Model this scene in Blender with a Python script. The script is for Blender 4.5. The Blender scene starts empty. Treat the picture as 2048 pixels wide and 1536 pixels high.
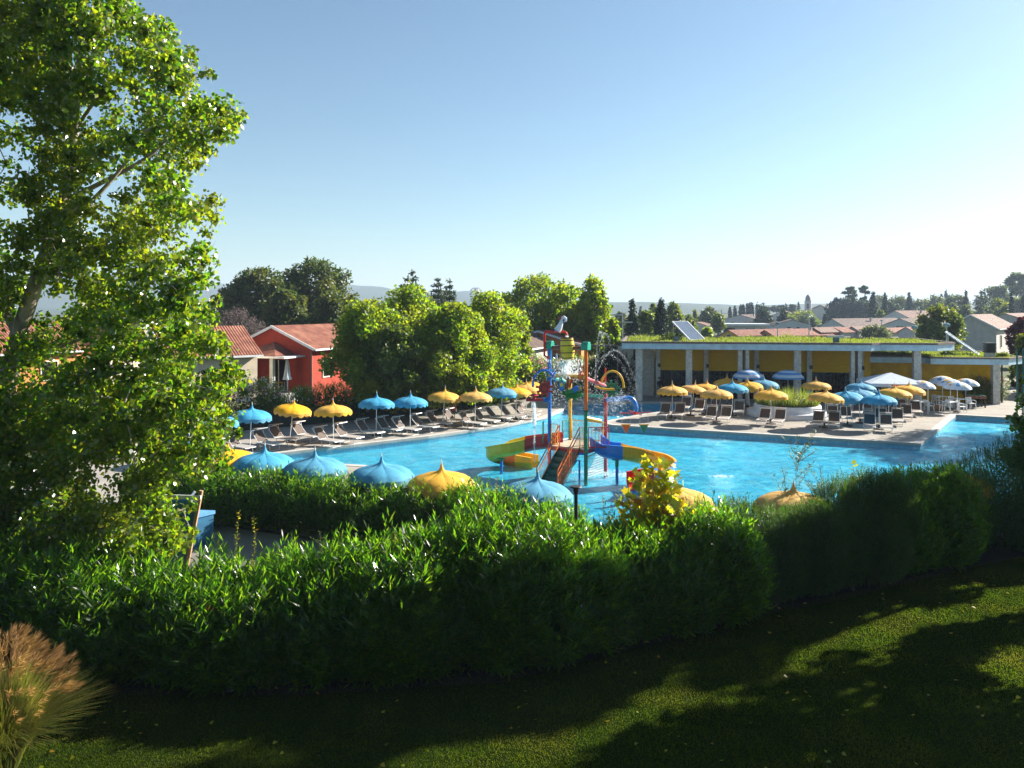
import bpy, bmesh, math, random
import numpy as np
from mathutils import Vector, Matrix, Euler

random.seed(7)
RNG = np.random.default_rng(11)
SC = bpy.context.scene
COL = SC.collection
CAMZ = 7.5
F = 1500.0
HY = 618.0

def at(px, py, Y):
    return Vector(((px - 1024) / F * Y, Y, CAMZ - (py - HY) / F * Y))

def G(px, py, z=0.0):
    Y = F * (CAMZ - z) / (py - HY)
    return Vector(((px - 1024) / F * Y, Y, z))

def rad(a):
    return math.radians(a)

# ------------------------------------------------------------------ objects
def tag(o, label=None, cat=None, group=None, kind=None):
    if label: o['label'] = label
    if cat: o['category'] = cat
    if group: o['group'] = group
    if kind: o['kind'] = kind
    return o

def thing(name, loc, label, cat, group=None, rz=0.0):
    o = bpy.data.objects.new(name, None)
    o.empty_display_size = 0.2
    COL.objects.link(o)
    o.location = loc
    o.rotation_euler = (0, 0, rz)
    return tag(o, label, cat, group)

def link(name, me, parent=None):
    o = bpy.data.objects.new(name, me)
    COL.objects.link(o)
    if parent is not None:
        o.parent = parent
    return o

def copy_tree(o, parent=None):
    c = o.copy()
    COL.objects.link(c)
    if parent is not None:
        c.parent = parent
        c.matrix_parent_inverse = o.matrix_parent_inverse.copy()
    for ch in list(o.children):
        copy_tree(ch, c)
    return c

class MB:
    """collects boxes, tubes, lathes and polygons; build() links them as ONE mesh object"""
    def __init__(s):
        s.v = []; s.f = []; s.m = []; s.cur = 0
    def add(s, vs, fs, M=None):
        b = len(s.v)
        for p in vs:
            p = Vector(p)
            s.v.append(tuple(M @ p if M is not None else p))
        for f in fs:
            s.f.append([b + i for i in f]); s.m.append(s.cur)
        return s
    def box(s, c, d, rz=0.0, M=None):
        hx, hy, hz = d[0] / 2, d[1] / 2, d[2] / 2
        vs = [(x, y, z) for x in (-hx, hx) for y in (-hy, hy) for z in (-hz, hz)]
        T = Matrix.Translation(Vector(c)) @ Matrix.Rotation(rz, 4, 'Z')
        if M is not None: T = M @ T
        return s.add(vs, [(0, 1, 3, 2), (4, 6, 7, 5), (0, 4, 5, 1), (2, 3, 7, 6), (0, 2, 6, 4), (1, 5, 7, 3)], T)
    def bar(s, a, b, w, h, up=(0, 0, 1)):
        a = Vector(a); b = Vector(b); d = b - a; L = d.length
        if L < 1e-6: return s
        z = d / L; u = Vector(up)
        if abs(z.dot(u)) > .98: u = Vector((1, 0, 0))
        x = u.cross(z).normalized(); y = z.cross(x)
        M = Matrix((x, y, z)).transposed().to_4x4(); M.translation = (a + b) / 2
        return s.box((0, 0, 0), (w, h, L), 0, M)
    def tube(s, pts, r, n=8, caps=True, flat=1.0):
        pts = [Vector(p) for p in pts]
        k = len(pts)
        rs = r if isinstance(r, (list, tuple)) else [r] * k
        vs = []; px = None
        for i, p in enumerate(pts):
            t = (pts[min(i + 1, k - 1)] - pts[max(i - 1, 0)])
            t = t.normalized() if t.length > 1e-9 else Vector((0, 0, 1))
            if px is None:
                u = Vector((0, 0, 1)) if abs(t.z) < .9 else Vector((1, 0, 0))
                x = u.cross(t).normalized()
            else:
                x = (px - t * px.dot(t))
                x = x.normalized() if x.length > 1e-6 else Vector((1, 0, 0))
            px = x; y = t.cross(x)
            for j in range(n):
                a = 2 * math.pi * j / n
                vs.append(p + (x * math.cos(a) + y * math.sin(a) * flat) * rs[i])
        fs = []
        for i in range(k - 1):
            for j in range(n):
                j2 = (j + 1) % n
                fs.append((i * n + j, i * n + j2, (i + 1) * n + j2, (i + 1) * n + j))
        if caps:
            fs.append(tuple(range(n - 1, -1, -1))); fs.append(tuple((k - 1) * n + j for j in range(n)))
        return s.add(vs, fs)
    def lathe(s, prof, n=16, M=None, caps=False):
        vs = []
        for r, z in prof:
            for j in range(n):
                a = 2 * math.pi * j / n
                vs.append((r * math.cos(a), r * math.sin(a), z))
        fs = []
        for i in range(len(prof) - 1):
            for j in range(n):
                j2 = (j + 1) % n
                fs.append((i * n + j, i * n + j2, (i + 1) * n + j2, (i + 1) * n + j))
        if caps:
            fs.append(tuple(range(n - 1, -1, -1))); fs.append(tuple((len(prof) - 1) * n + j for j in range(n)))
        return s.add(vs, fs, M)
    def ball(s, c, r, n=10, M=None):
        r = (r, r, r) if not isinstance(r, (tuple, list)) else r
        k = max(4, n // 2)
        prof = [(max(1e-4, math.sin(math.pi * i / k)), -math.cos(math.pi * i / k)) for i in range(k + 1)]
        T = Matrix.Translation(Vector(c)) @ Matrix.Diagonal((r[0], r[1], r[2], 1))
        if M is not None: T = M @ T
        return s.lathe(prof, n, T)
    def poly(s, pts, M=None):
        return s.add(pts, [tuple(range(len(pts)))], M)
    def prism(s, pts2, z0, z1, M=None):
        n = len(pts2)
        vs = [(x, y, z0) for x, y in pts2] + [(x, y, z1) for x, y in pts2]
        fs = [tuple(range(n - 1, -1, -1)), tuple(range(n, 2 * n))]
        fs += [(i, (i + 1) % n, n + (i + 1) % n, n + i) for i in range(n)]
        return s.add(vs, fs, M)
    def build(s, name, mats, parent=None, smooth=False, bevel=0.0):
        me = bpy.data.meshes.new(name)
        me.from_pydata(s.v, [], s.f)
        if not isinstance(mats, (list, tuple)): mats = [mats]
        for m in mats: me.materials.append(m)
        if len(mats) > 1:
            me.polygons.foreach_set('material_index', s.m)
        bm = bmesh.new(); bm.from_mesh(me)
        bmesh.ops.recalc_face_normals(bm, faces=bm.faces)
        if bevel > 0:
            es = [e for e in bm.edges if len(e.link_faces) == 2 and e.calc_face_angle(0) > .6]
            bmesh.ops.bevel(bm, geom=es, offset=bevel, segments=2, profile=.6, affect='EDGES')
        bm.to_mesh(me); bm.free()
        if smooth:
            me.polygons.foreach_set('use_smooth', [True] * len(me.polygons))
            try: me.set_sharp_from_angle(angle=rad(40))
            except Exception: pass
        me.update()
        return link(name, me, parent)

def np_mesh(name, V, faces_n, mat, parent=None, loops=None):
    """V (n,3); faces are consecutive groups of faces_n verts"""
    V = np.ascontiguousarray(V, dtype=np.float32)
    me = bpy.data.meshes.new(name)
    nv = len(V); nf = nv // faces_n
    me.vertices.add(nv); me.vertices.foreach_set('co', V.ravel())
    me.loops.add(nv); me.loops.foreach_set('vertex_index', np.arange(nv, dtype=np.int32))
    me.polygons.add(nf)
    me.polygons.foreach_set('loop_start', np.arange(0, nv, faces_n, dtype=np.int32))
    me.polygons.foreach_set('loop_total', np.full(nf, faces_n, dtype=np.int32))
    mats = mat if isinstance(mat, (list, tuple)) else [mat]
    for m in mats: me.materials.append(m)
    me.update(calc_edges=True)
    return link(name, me, parent)

def unit(a):
    return a / np.maximum(np.linalg.norm(a, axis=1, keepdims=True), 1e-9)

def rand_dirs(n):
    return unit(RNG.normal(size=(n, 3)))

def leaf_verts(P, D, N, L, W, mid=.45):
    """kite leaves: base P, direction D, face normal ~N"""
    S = unit(np.cross(D, N))
    L = np.asarray(L).reshape(-1, 1); W = np.asarray(W).reshape(-1, 1)
    a = P; c = P + D * L
    m = P + D * L * mid
    b = m + S * W / 2; d = m - S * W / 2
    return np.stack([a, b, c, d], axis=1).reshape(-1, 3)

LOBE = np.array([(0, 0), (.18, .12), (.5, .10), (.38, .38), (.55, .62), (.22, .6), (0, 1.0), (-.22, .6), (-.55, .62), (-.38, .38), (-.5, .10), (-.18, .12)])
def lobed_verts(P, D, N, L):
    S = unit(np.cross(D, N)); L = np.asarray(L).reshape(-1, 1)
    out = [P + S * L * x + D * L * y for x, y in LOBE]
    return np.stack(out, axis=1).reshape(-1, 3)
POP = np.array([(0, 0), (.30, .06), (.46, .26), (.30, .58), (0, 1.0), (-.30, .58), (-.46, .26), (-.30, .06)])
def poplar_verts(P, D, N, L):
    S = unit(np.cross(D, N)); L = np.asarray(L).reshape(-1, 1)
    out = [P + S * L * x + D * L * y for x, y in POP]
    return np.stack(out, axis=1).reshape(-1, 3)

# ------------------------------------------------------------------ materials
def nt(name):
    m = bpy.data.materials.new(name); m.use_nodes = True
    t = m.node_tree; t.nodes.clear()
    out = t.nodes.new('ShaderNodeOutputMaterial')
    return m, t, out

def N(t, typ, **kw):
    n = t.nodes.new(typ)
    for k, v in kw.items():
        if k in n.inputs: n.inputs[k].default_value = v
        else: setattr(n, k, v)
    return n

def ramp(t, stops, fac=None, interp='LINEAR'):
    r = t.nodes.new('ShaderNodeValToRGB'); r.color_ramp.interpolation = interp
    e = r.color_ramp.elements
    while len(e) < len(stops): e.new(.5)
    for i, (p, c) in enumerate(stops):
        e[i].position = p; e[i].color = (*c, 1) if len(c) == 3 else c
    if fac is not None: t.links.new(fac, r.inputs['Fac'])
    return r

def mix_rgb(t, a, b, fac, mode='MIX'):
    m = t.nodes.new('ShaderNodeMix'); m.data_type = 'RGBA'; m.blend_type = mode
    for sock, val in ((m.inputs[0], fac), (m.inputs[6], a), (m.inputs[7], b)):
        if hasattr(val, 'is_linked'): t.links.new(val, sock)
        elif isinstance(val, (int, float)): sock.default_value = val
        else: sock.default_value = (*val, 1)
    return m.outputs[2]

def plain(name, col, rough=.6, var=.12, scale=4.0, bump=.0, bscale=60.0, metal=0.0, col2=None, spec=.5, coat=0.0, stretch=None, trans=0.0, objvar=0.0):
    m, t, out = nt(name)
    tc = N(t, 'ShaderNodeTexCoord')
    src = tc.outputs['Object']
    if stretch:
        mp = N(t, 'ShaderNodeMapping'); mp.inputs['Scale'].default_value = stretch
        t.links.new(src, mp.inputs['Vector']); src = mp.outputs['Vector']
    nz = N(t, 'ShaderNodeTexNoise', Scale=scale, Detail=6.0, Roughness=.65)
    t.links.new(src, nz.inputs['Vector'])
    c2 = col2 or tuple(max(0, c * (1 - var * 2.2)) for c in col)
    c1 = tuple(min(1, c * (1 + var * .8)) for c in col)
    r = ramp(t, [(.3, c2), (.62, c1)], nz.outputs['Fac'])
    if objvar:
        oi = N(t, 'ShaderNodeObjectInfo'); hs = N(t, 'ShaderNodeHueSaturation')
        for k_, lo, hi in (('Value', 1 - objvar, 1 + objvar * .6), ('Saturation', 1 - objvar * 1.2, 1.02)):
            mr_ = N(t, 'ShaderNodeMapRange'); mr_.inputs[3].default_value = lo; mr_.inputs[4].default_value = hi; t.links.new(oi.outputs['Random'], mr_.inputs[0]); t.links.new(mr_.outputs[0], hs.inputs[k_])
        t.links.new(r.outputs['Color'], hs.inputs['Color']); r = hs
    p = N(t, 'ShaderNodeBsdfPrincipled', Roughness=rough, Metallic=metal)
    p.inputs['Specular IOR Level'].default_value = spec
    p.inputs['Coat Weight'].default_value = coat
    t.links.new(r.outputs['Color'], p.inputs['Base Color'])
    if bump > 0:
        n2 = N(t, 'ShaderNodeTexNoise', Scale=bscale, Detail=4.0)
        t.links.new(src, n2.inputs['Vector'])
        b = N(t, 'ShaderNodeBump', Strength=bump, Distance=.02)
        t.links.new(n2.outputs['Fac'], b.inputs['Height']); t.links.new(b.outputs['Normal'], p.inputs['Normal'])
    sh = p.outputs['BSDF']
    if trans > 0:
        tr = N(t, 'ShaderNodeBsdfTranslucent'); t.links.new(r.outputs['Color'], tr.inputs['Color'])
        mx = N(t, 'ShaderNodeMixShader', Fac=trans)
        t.links.new(sh, mx.inputs[1]); t.links.new(tr.outputs['BSDF'], mx.inputs[2]); sh = mx.outputs['Shader']
    t.links.new(sh, out.inputs['Surface'])
    return m

def leafmat(name, stops, tstops, trans=.5, rough=.4, spec=.5, nscale=.5, ncol=None, nfac=.5):
    """stops: colours by leaf; tstops: colours of light passed through by leaf"""
    m, t, out = nt(name)
    geo = N(t, 'ShaderNodeNewGeometry')
    rnd = geo.outputs['Random Per Island']
    r1 = ramp(t, stops, rnd); r2 = ramp(t, tstops, rnd)
    c1 = r1.outputs['Color']; c2 = r2.outputs['Color']
    if ncol:
        tc = N(t, 'ShaderNodeTexCoord')
        nz = N(t, 'ShaderNodeTexNoise', Scale=nscale, Detail=2.0); t.links.new(tc.outputs['Object'], nz.inputs['Vector'])
        mr = N(t, 'ShaderNodeMapRange'); mr.inputs[1].default_value = .48; mr.inputs[2].default_value = .68; mr.inputs[4].default_value = nfac
        t.links.new(nz.outputs['Fac'], mr.inputs[0])
        c1 = mix_rgb(t, c1, ncol[0], mr.outputs[0]); c2 = mix_rgb(t, c2, ncol[1], mr.outputs[0])
    p = N(t, 'ShaderNodeBsdfPrincipled', Roughness=rough)
    p.inputs['Specular IOR Level'].default_value = spec
    t.links.new(c1, p.inputs['Base Color'])
    tr = N(t, 'ShaderNodeBsdfTranslucent'); t.links.new(c2, tr.inputs['Color'])
    mx = N(t, 'ShaderNodeMixShader', Fac=trans)
    t.links.new(p.outputs['BSDF'], mx.inputs[1]); t.links.new(tr.outputs['BSDF'], mx.inputs[2])
    t.links.new(mx.outputs['Shader'], out.inputs['Surface'])
    return m

def tilemat(name, c1, c2, c3, wx=1.55, wy=.9, bump=.8):
    """pantiles; ridge along local Y, slope along local X"""
    m, t, out = nt(name)
    tc = N(t, 'ShaderNodeTexCoord')
    wv = N(t, 'ShaderNodeTexWave', Scale=wx); wv.bands_direction = 'Y'
    wh = N(t, 'ShaderNodeTexWave', Scale=wy); wh.bands_direction = 'X'; wh.wave_profile = 'SAW'
    nz = N(t, 'ShaderNodeTexNoise', Scale=1.2, Detail=5.0)
    n2 = N(t, 'ShaderNodeTexNoise', Scale=9.0, Detail=3.0)
    for n in (wv, wh, nz, n2): t.links.new(tc.outputs['Object'], n.inputs['Vector'])
    r = ramp(t, [(.35, c1), (.5, c2), (.66, c3)], nz.outputs['Fac'])
    r2 = ramp(t, [(.3, (.72, .68, .66)), (.65, (1, 1, 1))], n2.outputs['Fac'])
    c = mix_rgb(t, r.outputs['Color'], r2.outputs['Color'], 1.0, 'MULTIPLY')
    gr = ramp(t, [(.05, (.42, .36, .34)), (.35, (1, 1, 1))], wv.outputs['Fac'])
    c = mix_rgb(t, c, gr.outputs['Color'], .8, 'MULTIPLY')
    p = N(t, 'ShaderNodeBsdfPrincipled', Roughness=.85)
    t.links.new(c, p.inputs['Base Color'])
    ad = N(t, 'ShaderNodeMath', operation='ADD'); t.links.new(wv.outputs['Fac'], ad.inputs[0]); t.links.new(wh.outputs['Fac'], ad.inputs[1])
    b = N(t, 'ShaderNodeBump', Strength=bump, Distance=.05)
    t.links.new(ad.outputs[0], b.inputs['Height']); t.links.new(b.outputs['Normal'], p.inputs['Normal'])
    t.links.new(p.outputs['BSDF'], out.inputs['Surface'])
    return m

M = {}
M['white'] = plain('white_paint', (.74, .75, .75), .45, .05)
M['alu'] = plain('white_tube', (.72, .73, .74), .3, .05, metal=.0)
M['steel'] = plain('grey_steel', (.42, .43, .44), .35, .08, metal=.7)
M['mesh_brown'] = plain('brown_sling_fabric', (.13, .095, .078), .75, .15, scale=30, bump=.2, bscale=250, trans=.18)
M['mesh_seat'] = plain('taupe_sling_fabric', (.40, .36, .33), .6, .12, scale=20, bump=.2, bscale=250, trans=.1)
M['navy'] = plain('navy_sling_fabric', (.03, .06, .09), .75, .15, scale=30)
M['umb_blue'] = plain('blue_canvas', (.030, .33, .56), .75, .14, scale=1.7, bump=.45, bscale=4, trans=.28, objvar=.16)
M['umb_yellow'] = plain('yellow_canvas', (.82, .42, .012), .75, .12, scale=1.7, bump=.45, bscale=4, trans=.28, objvar=.12)
M['stripe_blue'] = plain('pale_blue_canvas', (.12, .33, .68), .75, .1, trans=.3)
M['tent'] = plain('white_canvas', (.62, .70, .80), .7, .06, bump=.3, bscale=3, trans=.25)
M['base_dark'] = plain('dark_base', (.07, .05, .045), .8, .2)
M['wood'] = plain('timber', (.36, .22, .12), .75, .2, scale=6, stretch=(8, 8, .8), bump=.2)
M['board_blue'] = plain('blue_board', (.02, .13, .25), .6, .12)
M['black'] = plain('black_metal', (.02, .02, .022), .5, .2)
M['plastic'] = plain('white_plastic', (.78, .79, .80), .35, .03)
M['facade'] = plain('sky_tinted_fascia', (.45, .63, .75), .8, .1, scale=2, bump=.1, bscale=80)  # blue of the sky shade is put into the colour of a white fascia
M['trim'] = plain('brown_roof_edge', (.16, .12, .115), .7, .2)
M['column'] = plain('exposed_concrete', (.56, .54, .50), .85, .16, scale=5, bump=.3, bscale=90)
M['ochre'] = plain('ochre_render', (.58, .32, .006), .9, .14, scale=1.2, bump=.15, bscale=60)
M['shutter'] = plain('ochre_panel', (.62, .36, .006), .9, .12, spec=.1, scale=2, stretch=(1, 1, 14))
M['darkglass'] = plain('dark_glazing', (.005, .006, .007), .12, .3, spec=.22)
M['dark_in'] = plain('dark_interior', (.02, .018, .016), .9, .3)
M['ceil'] = plain('porch_ceiling', (.42, .40, .36), .9, .05)
M['red_wall'] = plain('red_render', (.34, .038, .016), .9, .1, scale=1.5, bump=.15, bscale=70)
M['cream'] = plain('cream_render', (.66, .57, .43), .9, .08, scale=1.5, bump=.15, bscale=70)
M['orange'] = plain('orange_render', (.55, .22, .06), .9, .1, scale=1.5, bump=.1)
M['grey_wall'] = plain('grey_render', (.46, .43, .40), .9, .1, scale=1.2)
M['lilac'] = plain('pale_render', (.56, .50, .50), .9, .1, scale=1.2)
M['pale'] = plain('off_white_render', (.46, .48, .47), .9, .08, scale=1.2)
M['gutter'] = plain('white_gutter', (.68, .70, .72), .5, .05)
M['tile'] = tilemat('terracotta_tile', (.17, .050, .026), (.245, .080, .044), (.33, .135, .082))
M['tile_brown'] = tilemat('brown_tile', (.09, .055, .045), (.13, .078, .064), (.18, .115, .094))
M['tile_pink'] = tilemat('weathered_tile', (.16, .080, .058), (.215, .118, .086), (.29, .175, .13))
M['frame'] = plain('window_frame', (.60, .54, .44), .6, .05)
M['shutterwood'] = plain('brown_shutter', (.22, .12, .07), .7, .15)
M['bark'] = plain('pale_bark', (.30, .255, .20), .9, .35, scale=5, stretch=(1, 1, .35), bump=.6, bscale=14)
M['bark_dark'] = plain('dark_bark', (.10, .075, .055), .95, .3, scale=5, bump=.5, bscale=12)
M['stem'] = plain('green_stem', (.16, .17, .06), .8, .2)
M['planter'] = plain('white_planter', (.66, .68, .71), .7, .07, scale=2, bump=.1)
M['soil'] = plain('soil', (.06, .045, .03), .95, .3)
M['rubber'] = plain('dark_box', (.03, .032, .03), .6, .2)
M['lampglass'] = plain('lamp_glass', (.10, .22, .28), .15, .1)
M['solar'] = plain('solar_panel', (.10, .13, .18), .08, .1, spec=.9)
M['terracotta'] = plain('terracotta_pot', (.30, .13, .075), .85, .15)
for k, c in dict(p_blue=(.010, .17, .56), p_orange=(.72, .155, .018), p_green=(.008, .20, .105), p_yellow=(.76, .46, .06), p_red=(.42, .022, .022), p_redb=(.66, .018, .012), p_pink=(.50, .07, .08), p_lime=(.66, .55, .035), p_teal=(.006, .29, .19), p_brown=(.16, .055, .028), p_slab=(.62, .50, .36), p_step=(.012, .12, .10), p_gold=(.78, .42, .012), p_leaf=(.012, .19, .03), p_purple=(.10, .09, .42), p_lblue=(.14, .36, .66)).items():
    M[k] = plain('paint_' + k[2:], c, .32, .10, scale=3.0, spec=.5)

# foliage
gr = lambda *a: list(zip([i / (len(a) - 1) for i in range(len(a))], a))
M['poplar'] = leafmat('poplar_leaf', gr((.016, .044, .004), (.032, .068, .005), (.055, .088, .006), (.13, .12, .010)),
                      gr((.12, .36, .008), (.22, .46, .010), (.36, .54, .012), (.55, .56, .016)), .47, .27, .6, .25, ((.14, .14, .008), (.72, .66, .02)), .40)
M['oleander'] = leafmat('oleander_leaf', gr((.004, .013, .0015), (.009, .024, .002), (.019, .040, .003)),
                        gr((.10, .36, .010), (.22, .55, .012), (.42, .66, .016)), .46, .24, .35)
M['rosemary'] = leafmat('needle_leaf', gr((.008, .026, .005), (.014, .036, .005), (.026, .048, .007)),
                        gr((.06, .22, .02), (.12, .30, .02), (.26, .36, .025)), .32, .45, .4)
M['lime_leaf'] = leafmat('lime_leaf', gr((.09, .13, .008), (.15, .18, .010), (.20, .20, .012), (.24, .19, .012), (.20, .09, .015)),
                         gr((.40, .58, .015), (.60, .70, .018), (.78, .76, .02), (.85, .66, .02), (.6, .25, .02)), .5, .35, .5)
M['ash'] = leafmat('bright_tree_leaf', gr((.035, .075, .006), (.065, .11, .007), (.11, .14, .009)),
                   gr((.18, .40, .010), (.34, .54, .012), (.60, .64, .016)), .5, .45, .4, .5, ((.14, .135, .01), (.52, .50, .02)), .6)
M['oak'] = leafmat('dark_tree_leaf', gr((.022, .042, .008), (.036, .058, .010), (.06, .075, .012)),
                   gr((.07, .15, .012), (.12, .21, .016), (.24, .27, .02)), .32, .5, .35, .3, ((.09, .085, .012), (.30, .28, .03)), .6)
M['plane'] = leafmat('mid_tree_leaf', gr((.028, .058, .009), (.045, .08, .012), (.08, .105, .014)),
                     gr((.12, .24, .015), (.20, .32, .018), (.40, .42, .022)), .38, .45, .4, .35, ((.14, .12, .012), (.48, .40, .025)), .5)
M['cypress'] = leafmat('cypress_leaf', gr((.010, .026, .012), (.015, .034, .014), (.024, .044, .016)),
                       gr((.02, .05, .016), (.03, .07, .02), (.05, .09, .02)), .15, .6, .3)
M['pine'] = leafmat('pine_leaf', gr((.018, .040, .016), (.028, .052, .018), (.042, .064, .02)),
                    gr((.04, .09, .02), (.06, .12, .024), (.10, .15, .025)), .2, .6, .3)
M['willow'] = leafmat('grey_leaf', gr((.07, .10, .035), (.10, .13, .045), (.13, .16, .05)),
                      gr((.14, .20, .04), (.20, .26, .05), (.28, .32, .06)), .3, .5, .3)
M['plum'] = leafmat('plum_leaf', gr((.05, .012, .018), (.075, .018, .024), (.10, .03, .03)),
                    gr((.16, .02, .03), (.24, .03, .04), (.3, .05, .05)), .3, .5, .3)
M['twig'] = leafmat('bare_twig', gr((.10, .075, .075), (.15, .115, .11), (.20, .15, .14)), gr((.1, .08, .08), (.16, .12, .12)), .1, .8, .2)
M['grassblade'] = leafmat('lawn_blade', gr((.010, .022, .002), (.019, .034, .003), (.032, .046, .004), (.06, .06, .010)),
                          gr((.09, .20, .008), (.16, .28, .010), (.26, .33, .014)), .38, .5, .1, .6, ((.10, .085, .014), (.46, .42, .03)), .5)
M['roofgrass'] = leafmat('roof_grass', gr((.07, .11, .014), (.12, .155, .02), (.20, .20, .04), (.26, .22, .09)),
                         gr((.20, .32, .02), (.30, .40, .03), (.44, .44, .07)), .4, .6, .3)
M['plume'] = leafmat('grass_plume', gr((.13, .065, .022), (.20, .11, .036), (.30, .18, .06)), gr((.34, .17, .055), (.44, .25, .075), (.55, .36, .11)), .45, .6, .3)
M['grassleaf'] = leafmat('tall_grass_leaf', gr((.05, .08, .010), (.09, .11, .016), (.19, .14, .04)), gr((.20, .30, .02), (.32, .36, .03), (.46, .36, .07)), .45, .5, .4)
M['pinkflower'] = leafmat('pink_petal', gr((.62, .08, .22), (.72, .26, .36), (.78, .45, .50)), gr((.6, .1, .25), (.7, .3, .4)), .3, .6, .3)
M['redflower'] = leafmat('red_petal', gr((.55, .02, .05), (.65, .03, .16)), gr((.6, .03, .08), (.7, .05, .2)), .3, .6, .3)
M['whiteflower'] = leafmat('white_petal', gr((.70, .70, .66), (.80, .78, .74)), gr((.6, .6, .55), (.7, .7, .65)), .3, .6, .3)
# ------------------------------------------------------------------ camera, sky, sun
cam_d = bpy.data.cameras.new('camera'); cam = bpy.data.objects.new('camera', cam_d); COL.objects.link(cam)
cam.location = (0, 0, CAMZ); cam.rotation_euler = (rad(90), 0, 0)
cam_d.sensor_width = 36.0; cam_d.lens = 36.0 * F / 2048.0
cam_d.shift_y = -(768 - HY) / 2048.0
cam_d.clip_start = .1; cam_d.clip_end = 60000
SC.camera = cam
SUN = Vector((3.4, 1.8, 2.05)).normalized()
el = math.asin(SUN.z); az = math.atan2(SUN.x, SUN.y)
w = bpy.data.worlds.new("World"); SC.world = w; w.use_nodes = True
t = w.node_tree; t.nodes.clear()
sky = N(t, 'ShaderNodeTexSky'); sky.sky_type = 'NISHITA'; sky.sun_disc = False
sky.sun_elevation = el; sky.sun_rotation = az
sky.air_density = 1.1; sky.dust_density = .8; sky.ozone_density = 2.2; sky.altitude = 500
bg = N(t, 'ShaderNodeBackground', Strength=.047); wo = N(t, 'ShaderNodeOutputWorld')
t.links.new(mix_rgb(t, sky.outputs['Color'], (.89, .995, .965), 1.0, 'MULTIPLY'), bg.inputs['Color']); t.links.new(bg.outputs['Background'], wo.inputs['Surface'])
sl = bpy.data.lights.new('sun', 'SUN'); sl.energy = 5.0; sl.angle = rad(.53); sl.color = (1.0, .93, .82)
so = bpy.data.objects.new('sun', sl); COL.objects.link(so)
so.rotation_euler = SUN.to_track_quat('Z', 'Y').to_euler(); so.location = (60, 30, 60)
SC.view_settings.view_transform = 'Standard'; SC.view_settings.look = 'None'
SC.view_settings.exposure = 1.75; SC.view_settings.gamma = 1.0
SC.cycles.max_bounces = 8; SC.cycles.diffuse_bounces = 3; SC.cycles.glossy_bounces = 3
SC.cycles.transmission_bounces = 6; SC.cycles.transparent_max_bounces = 16; SC.cycles.volume_bounces = 0
SC.cycles.caustics_reflective = False; SC.cycles.caustics_refractive = False
SC.cycles.sample_clamp_indirect = 6.0

# ------------------------------------------------------------------ ground, deck, lawn, pool
def area_mat(name, cols, s1, s2, rough=.9, bump=.3, bs=40, spec=.2):
    m, t, out = nt(name)
    tc = N(t, 'ShaderNodeTexCoord')
    a = N(t, 'ShaderNodeTexNoise', Scale=s1, Detail=6.0, Roughness=.7)
    b = N(t, 'ShaderNodeTexNoise', Scale=s2, Detail=5.0, Roughness=.7)
    c = N(t, 'ShaderNodeTexNoise', Scale=bs, Detail=3.0)
    for n in (a, b, c): t.links.new(tc.outputs['Object'], n.inputs['Vector'])
    r = ramp(t, [(.3, cols[0]), (.5, cols[1]), (.7, cols[2])], a.outputs['Fac'])
    r2 = ramp(t, [(.3, (.62, .62, .62)), (.7, (1, 1, 1))], b.outputs['Fac'])
    cc = mix_rgb(t, r.outputs['Color'], r2.outputs['Color'], .8, 'MULTIPLY')
    p = N(t, 'ShaderNodeBsdfPrincipled', Roughness=rough); p.inputs['Specular IOR Level'].default_value = spec
    t.links.new(cc, p.inputs['Base Color'])
    bp = N(t, 'ShaderNodeBump', Strength=bump, Distance=.02); t.links.new(c.outputs['Fac'], bp.inputs['Height'])
    t.links.new(bp.outputs['Normal'], p.inputs['Normal']); t.links.new(p.outputs['BSDF'], out.inputs['Surface'])
    return m

M['field'] = area_mat('field_ground', ((.045, .065, .018), (.07, .085, .025), (.12, .11, .05)), .05, 1.5)
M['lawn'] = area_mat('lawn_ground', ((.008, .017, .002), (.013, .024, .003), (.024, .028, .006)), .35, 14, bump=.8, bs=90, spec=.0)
M['deck'] = area_mat('deck_concrete', ((.29, .265, .235), (.355, .325, .285), (.405, .372, .332)), .5, 9, .85, .25, 120)
def add_joints(m, size, dark):
    t = m.node_tree; p = [n for n in t.nodes if n.type == 'BSDF_PRINCIPLED'][0]; src = p.inputs['Base Color'].links[0].from_socket
    tc = N(t, 'ShaderNodeTexCoord'); mp = N(t, 'ShaderNodeMapping'); mp.inputs['Rotation'].default_value = (0, 0, -.18); t.links.new(tc.outputs['Object'], mp.inputs['Vector'])
    br = N(t, 'ShaderNodeTexBrick', Scale=1.0, **{'Mortar Size': .008, 'Brick Width': size, 'Row Height': size}); br.offset = 0
    br.inputs['Color1'].default_value = (1, 1, 1, 1); br.inputs['Color2'].default_value = (.93, .93, .93, 1); br.inputs['Mortar'].default_value = (dark, dark, dark, 1)
    t.links.new(mp.outputs['Vector'], br.inputs['Vector']); nz = N(t, 'ShaderNodeTexNoise', Scale=.9, Detail=6.0, Roughness=.75); t.links.new(tc.outputs['Object'], nz.inputs['Vector'])
    r = ramp(t, [(.33, (.80, .78, .75)), (.5, (1, 1, 1))], nz.outputs['Fac'])
    c = mix_rgb(t, src, br.outputs['Color'], .8, 'MULTIPLY'); t.links.new(mix_rgb(t, c, r.outputs['Color'], .8, 'MULTIPLY'), p.inputs['Base Color'])
add_joints(M['deck'], 2.4, .62)
M['gravel'] = area_mat('gravel_path', ((.20, .18, .16), (.26, .24, .21), (.32, .29, .26)), .8, 40, .95, .9, 110)
M['coping'] = area_mat('coping_stone', ((.40, .39, .36), (.47, .45, .42), (.54, .52, .48)), 1.0, 12, .7, .2, 90)
M['mulch'] = area_mat('dry_soil', ((.012, .010, .007), (.022, .018, .012), (.045, .036, .025)), 2.0, 30, .95, .9, 70)

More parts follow.
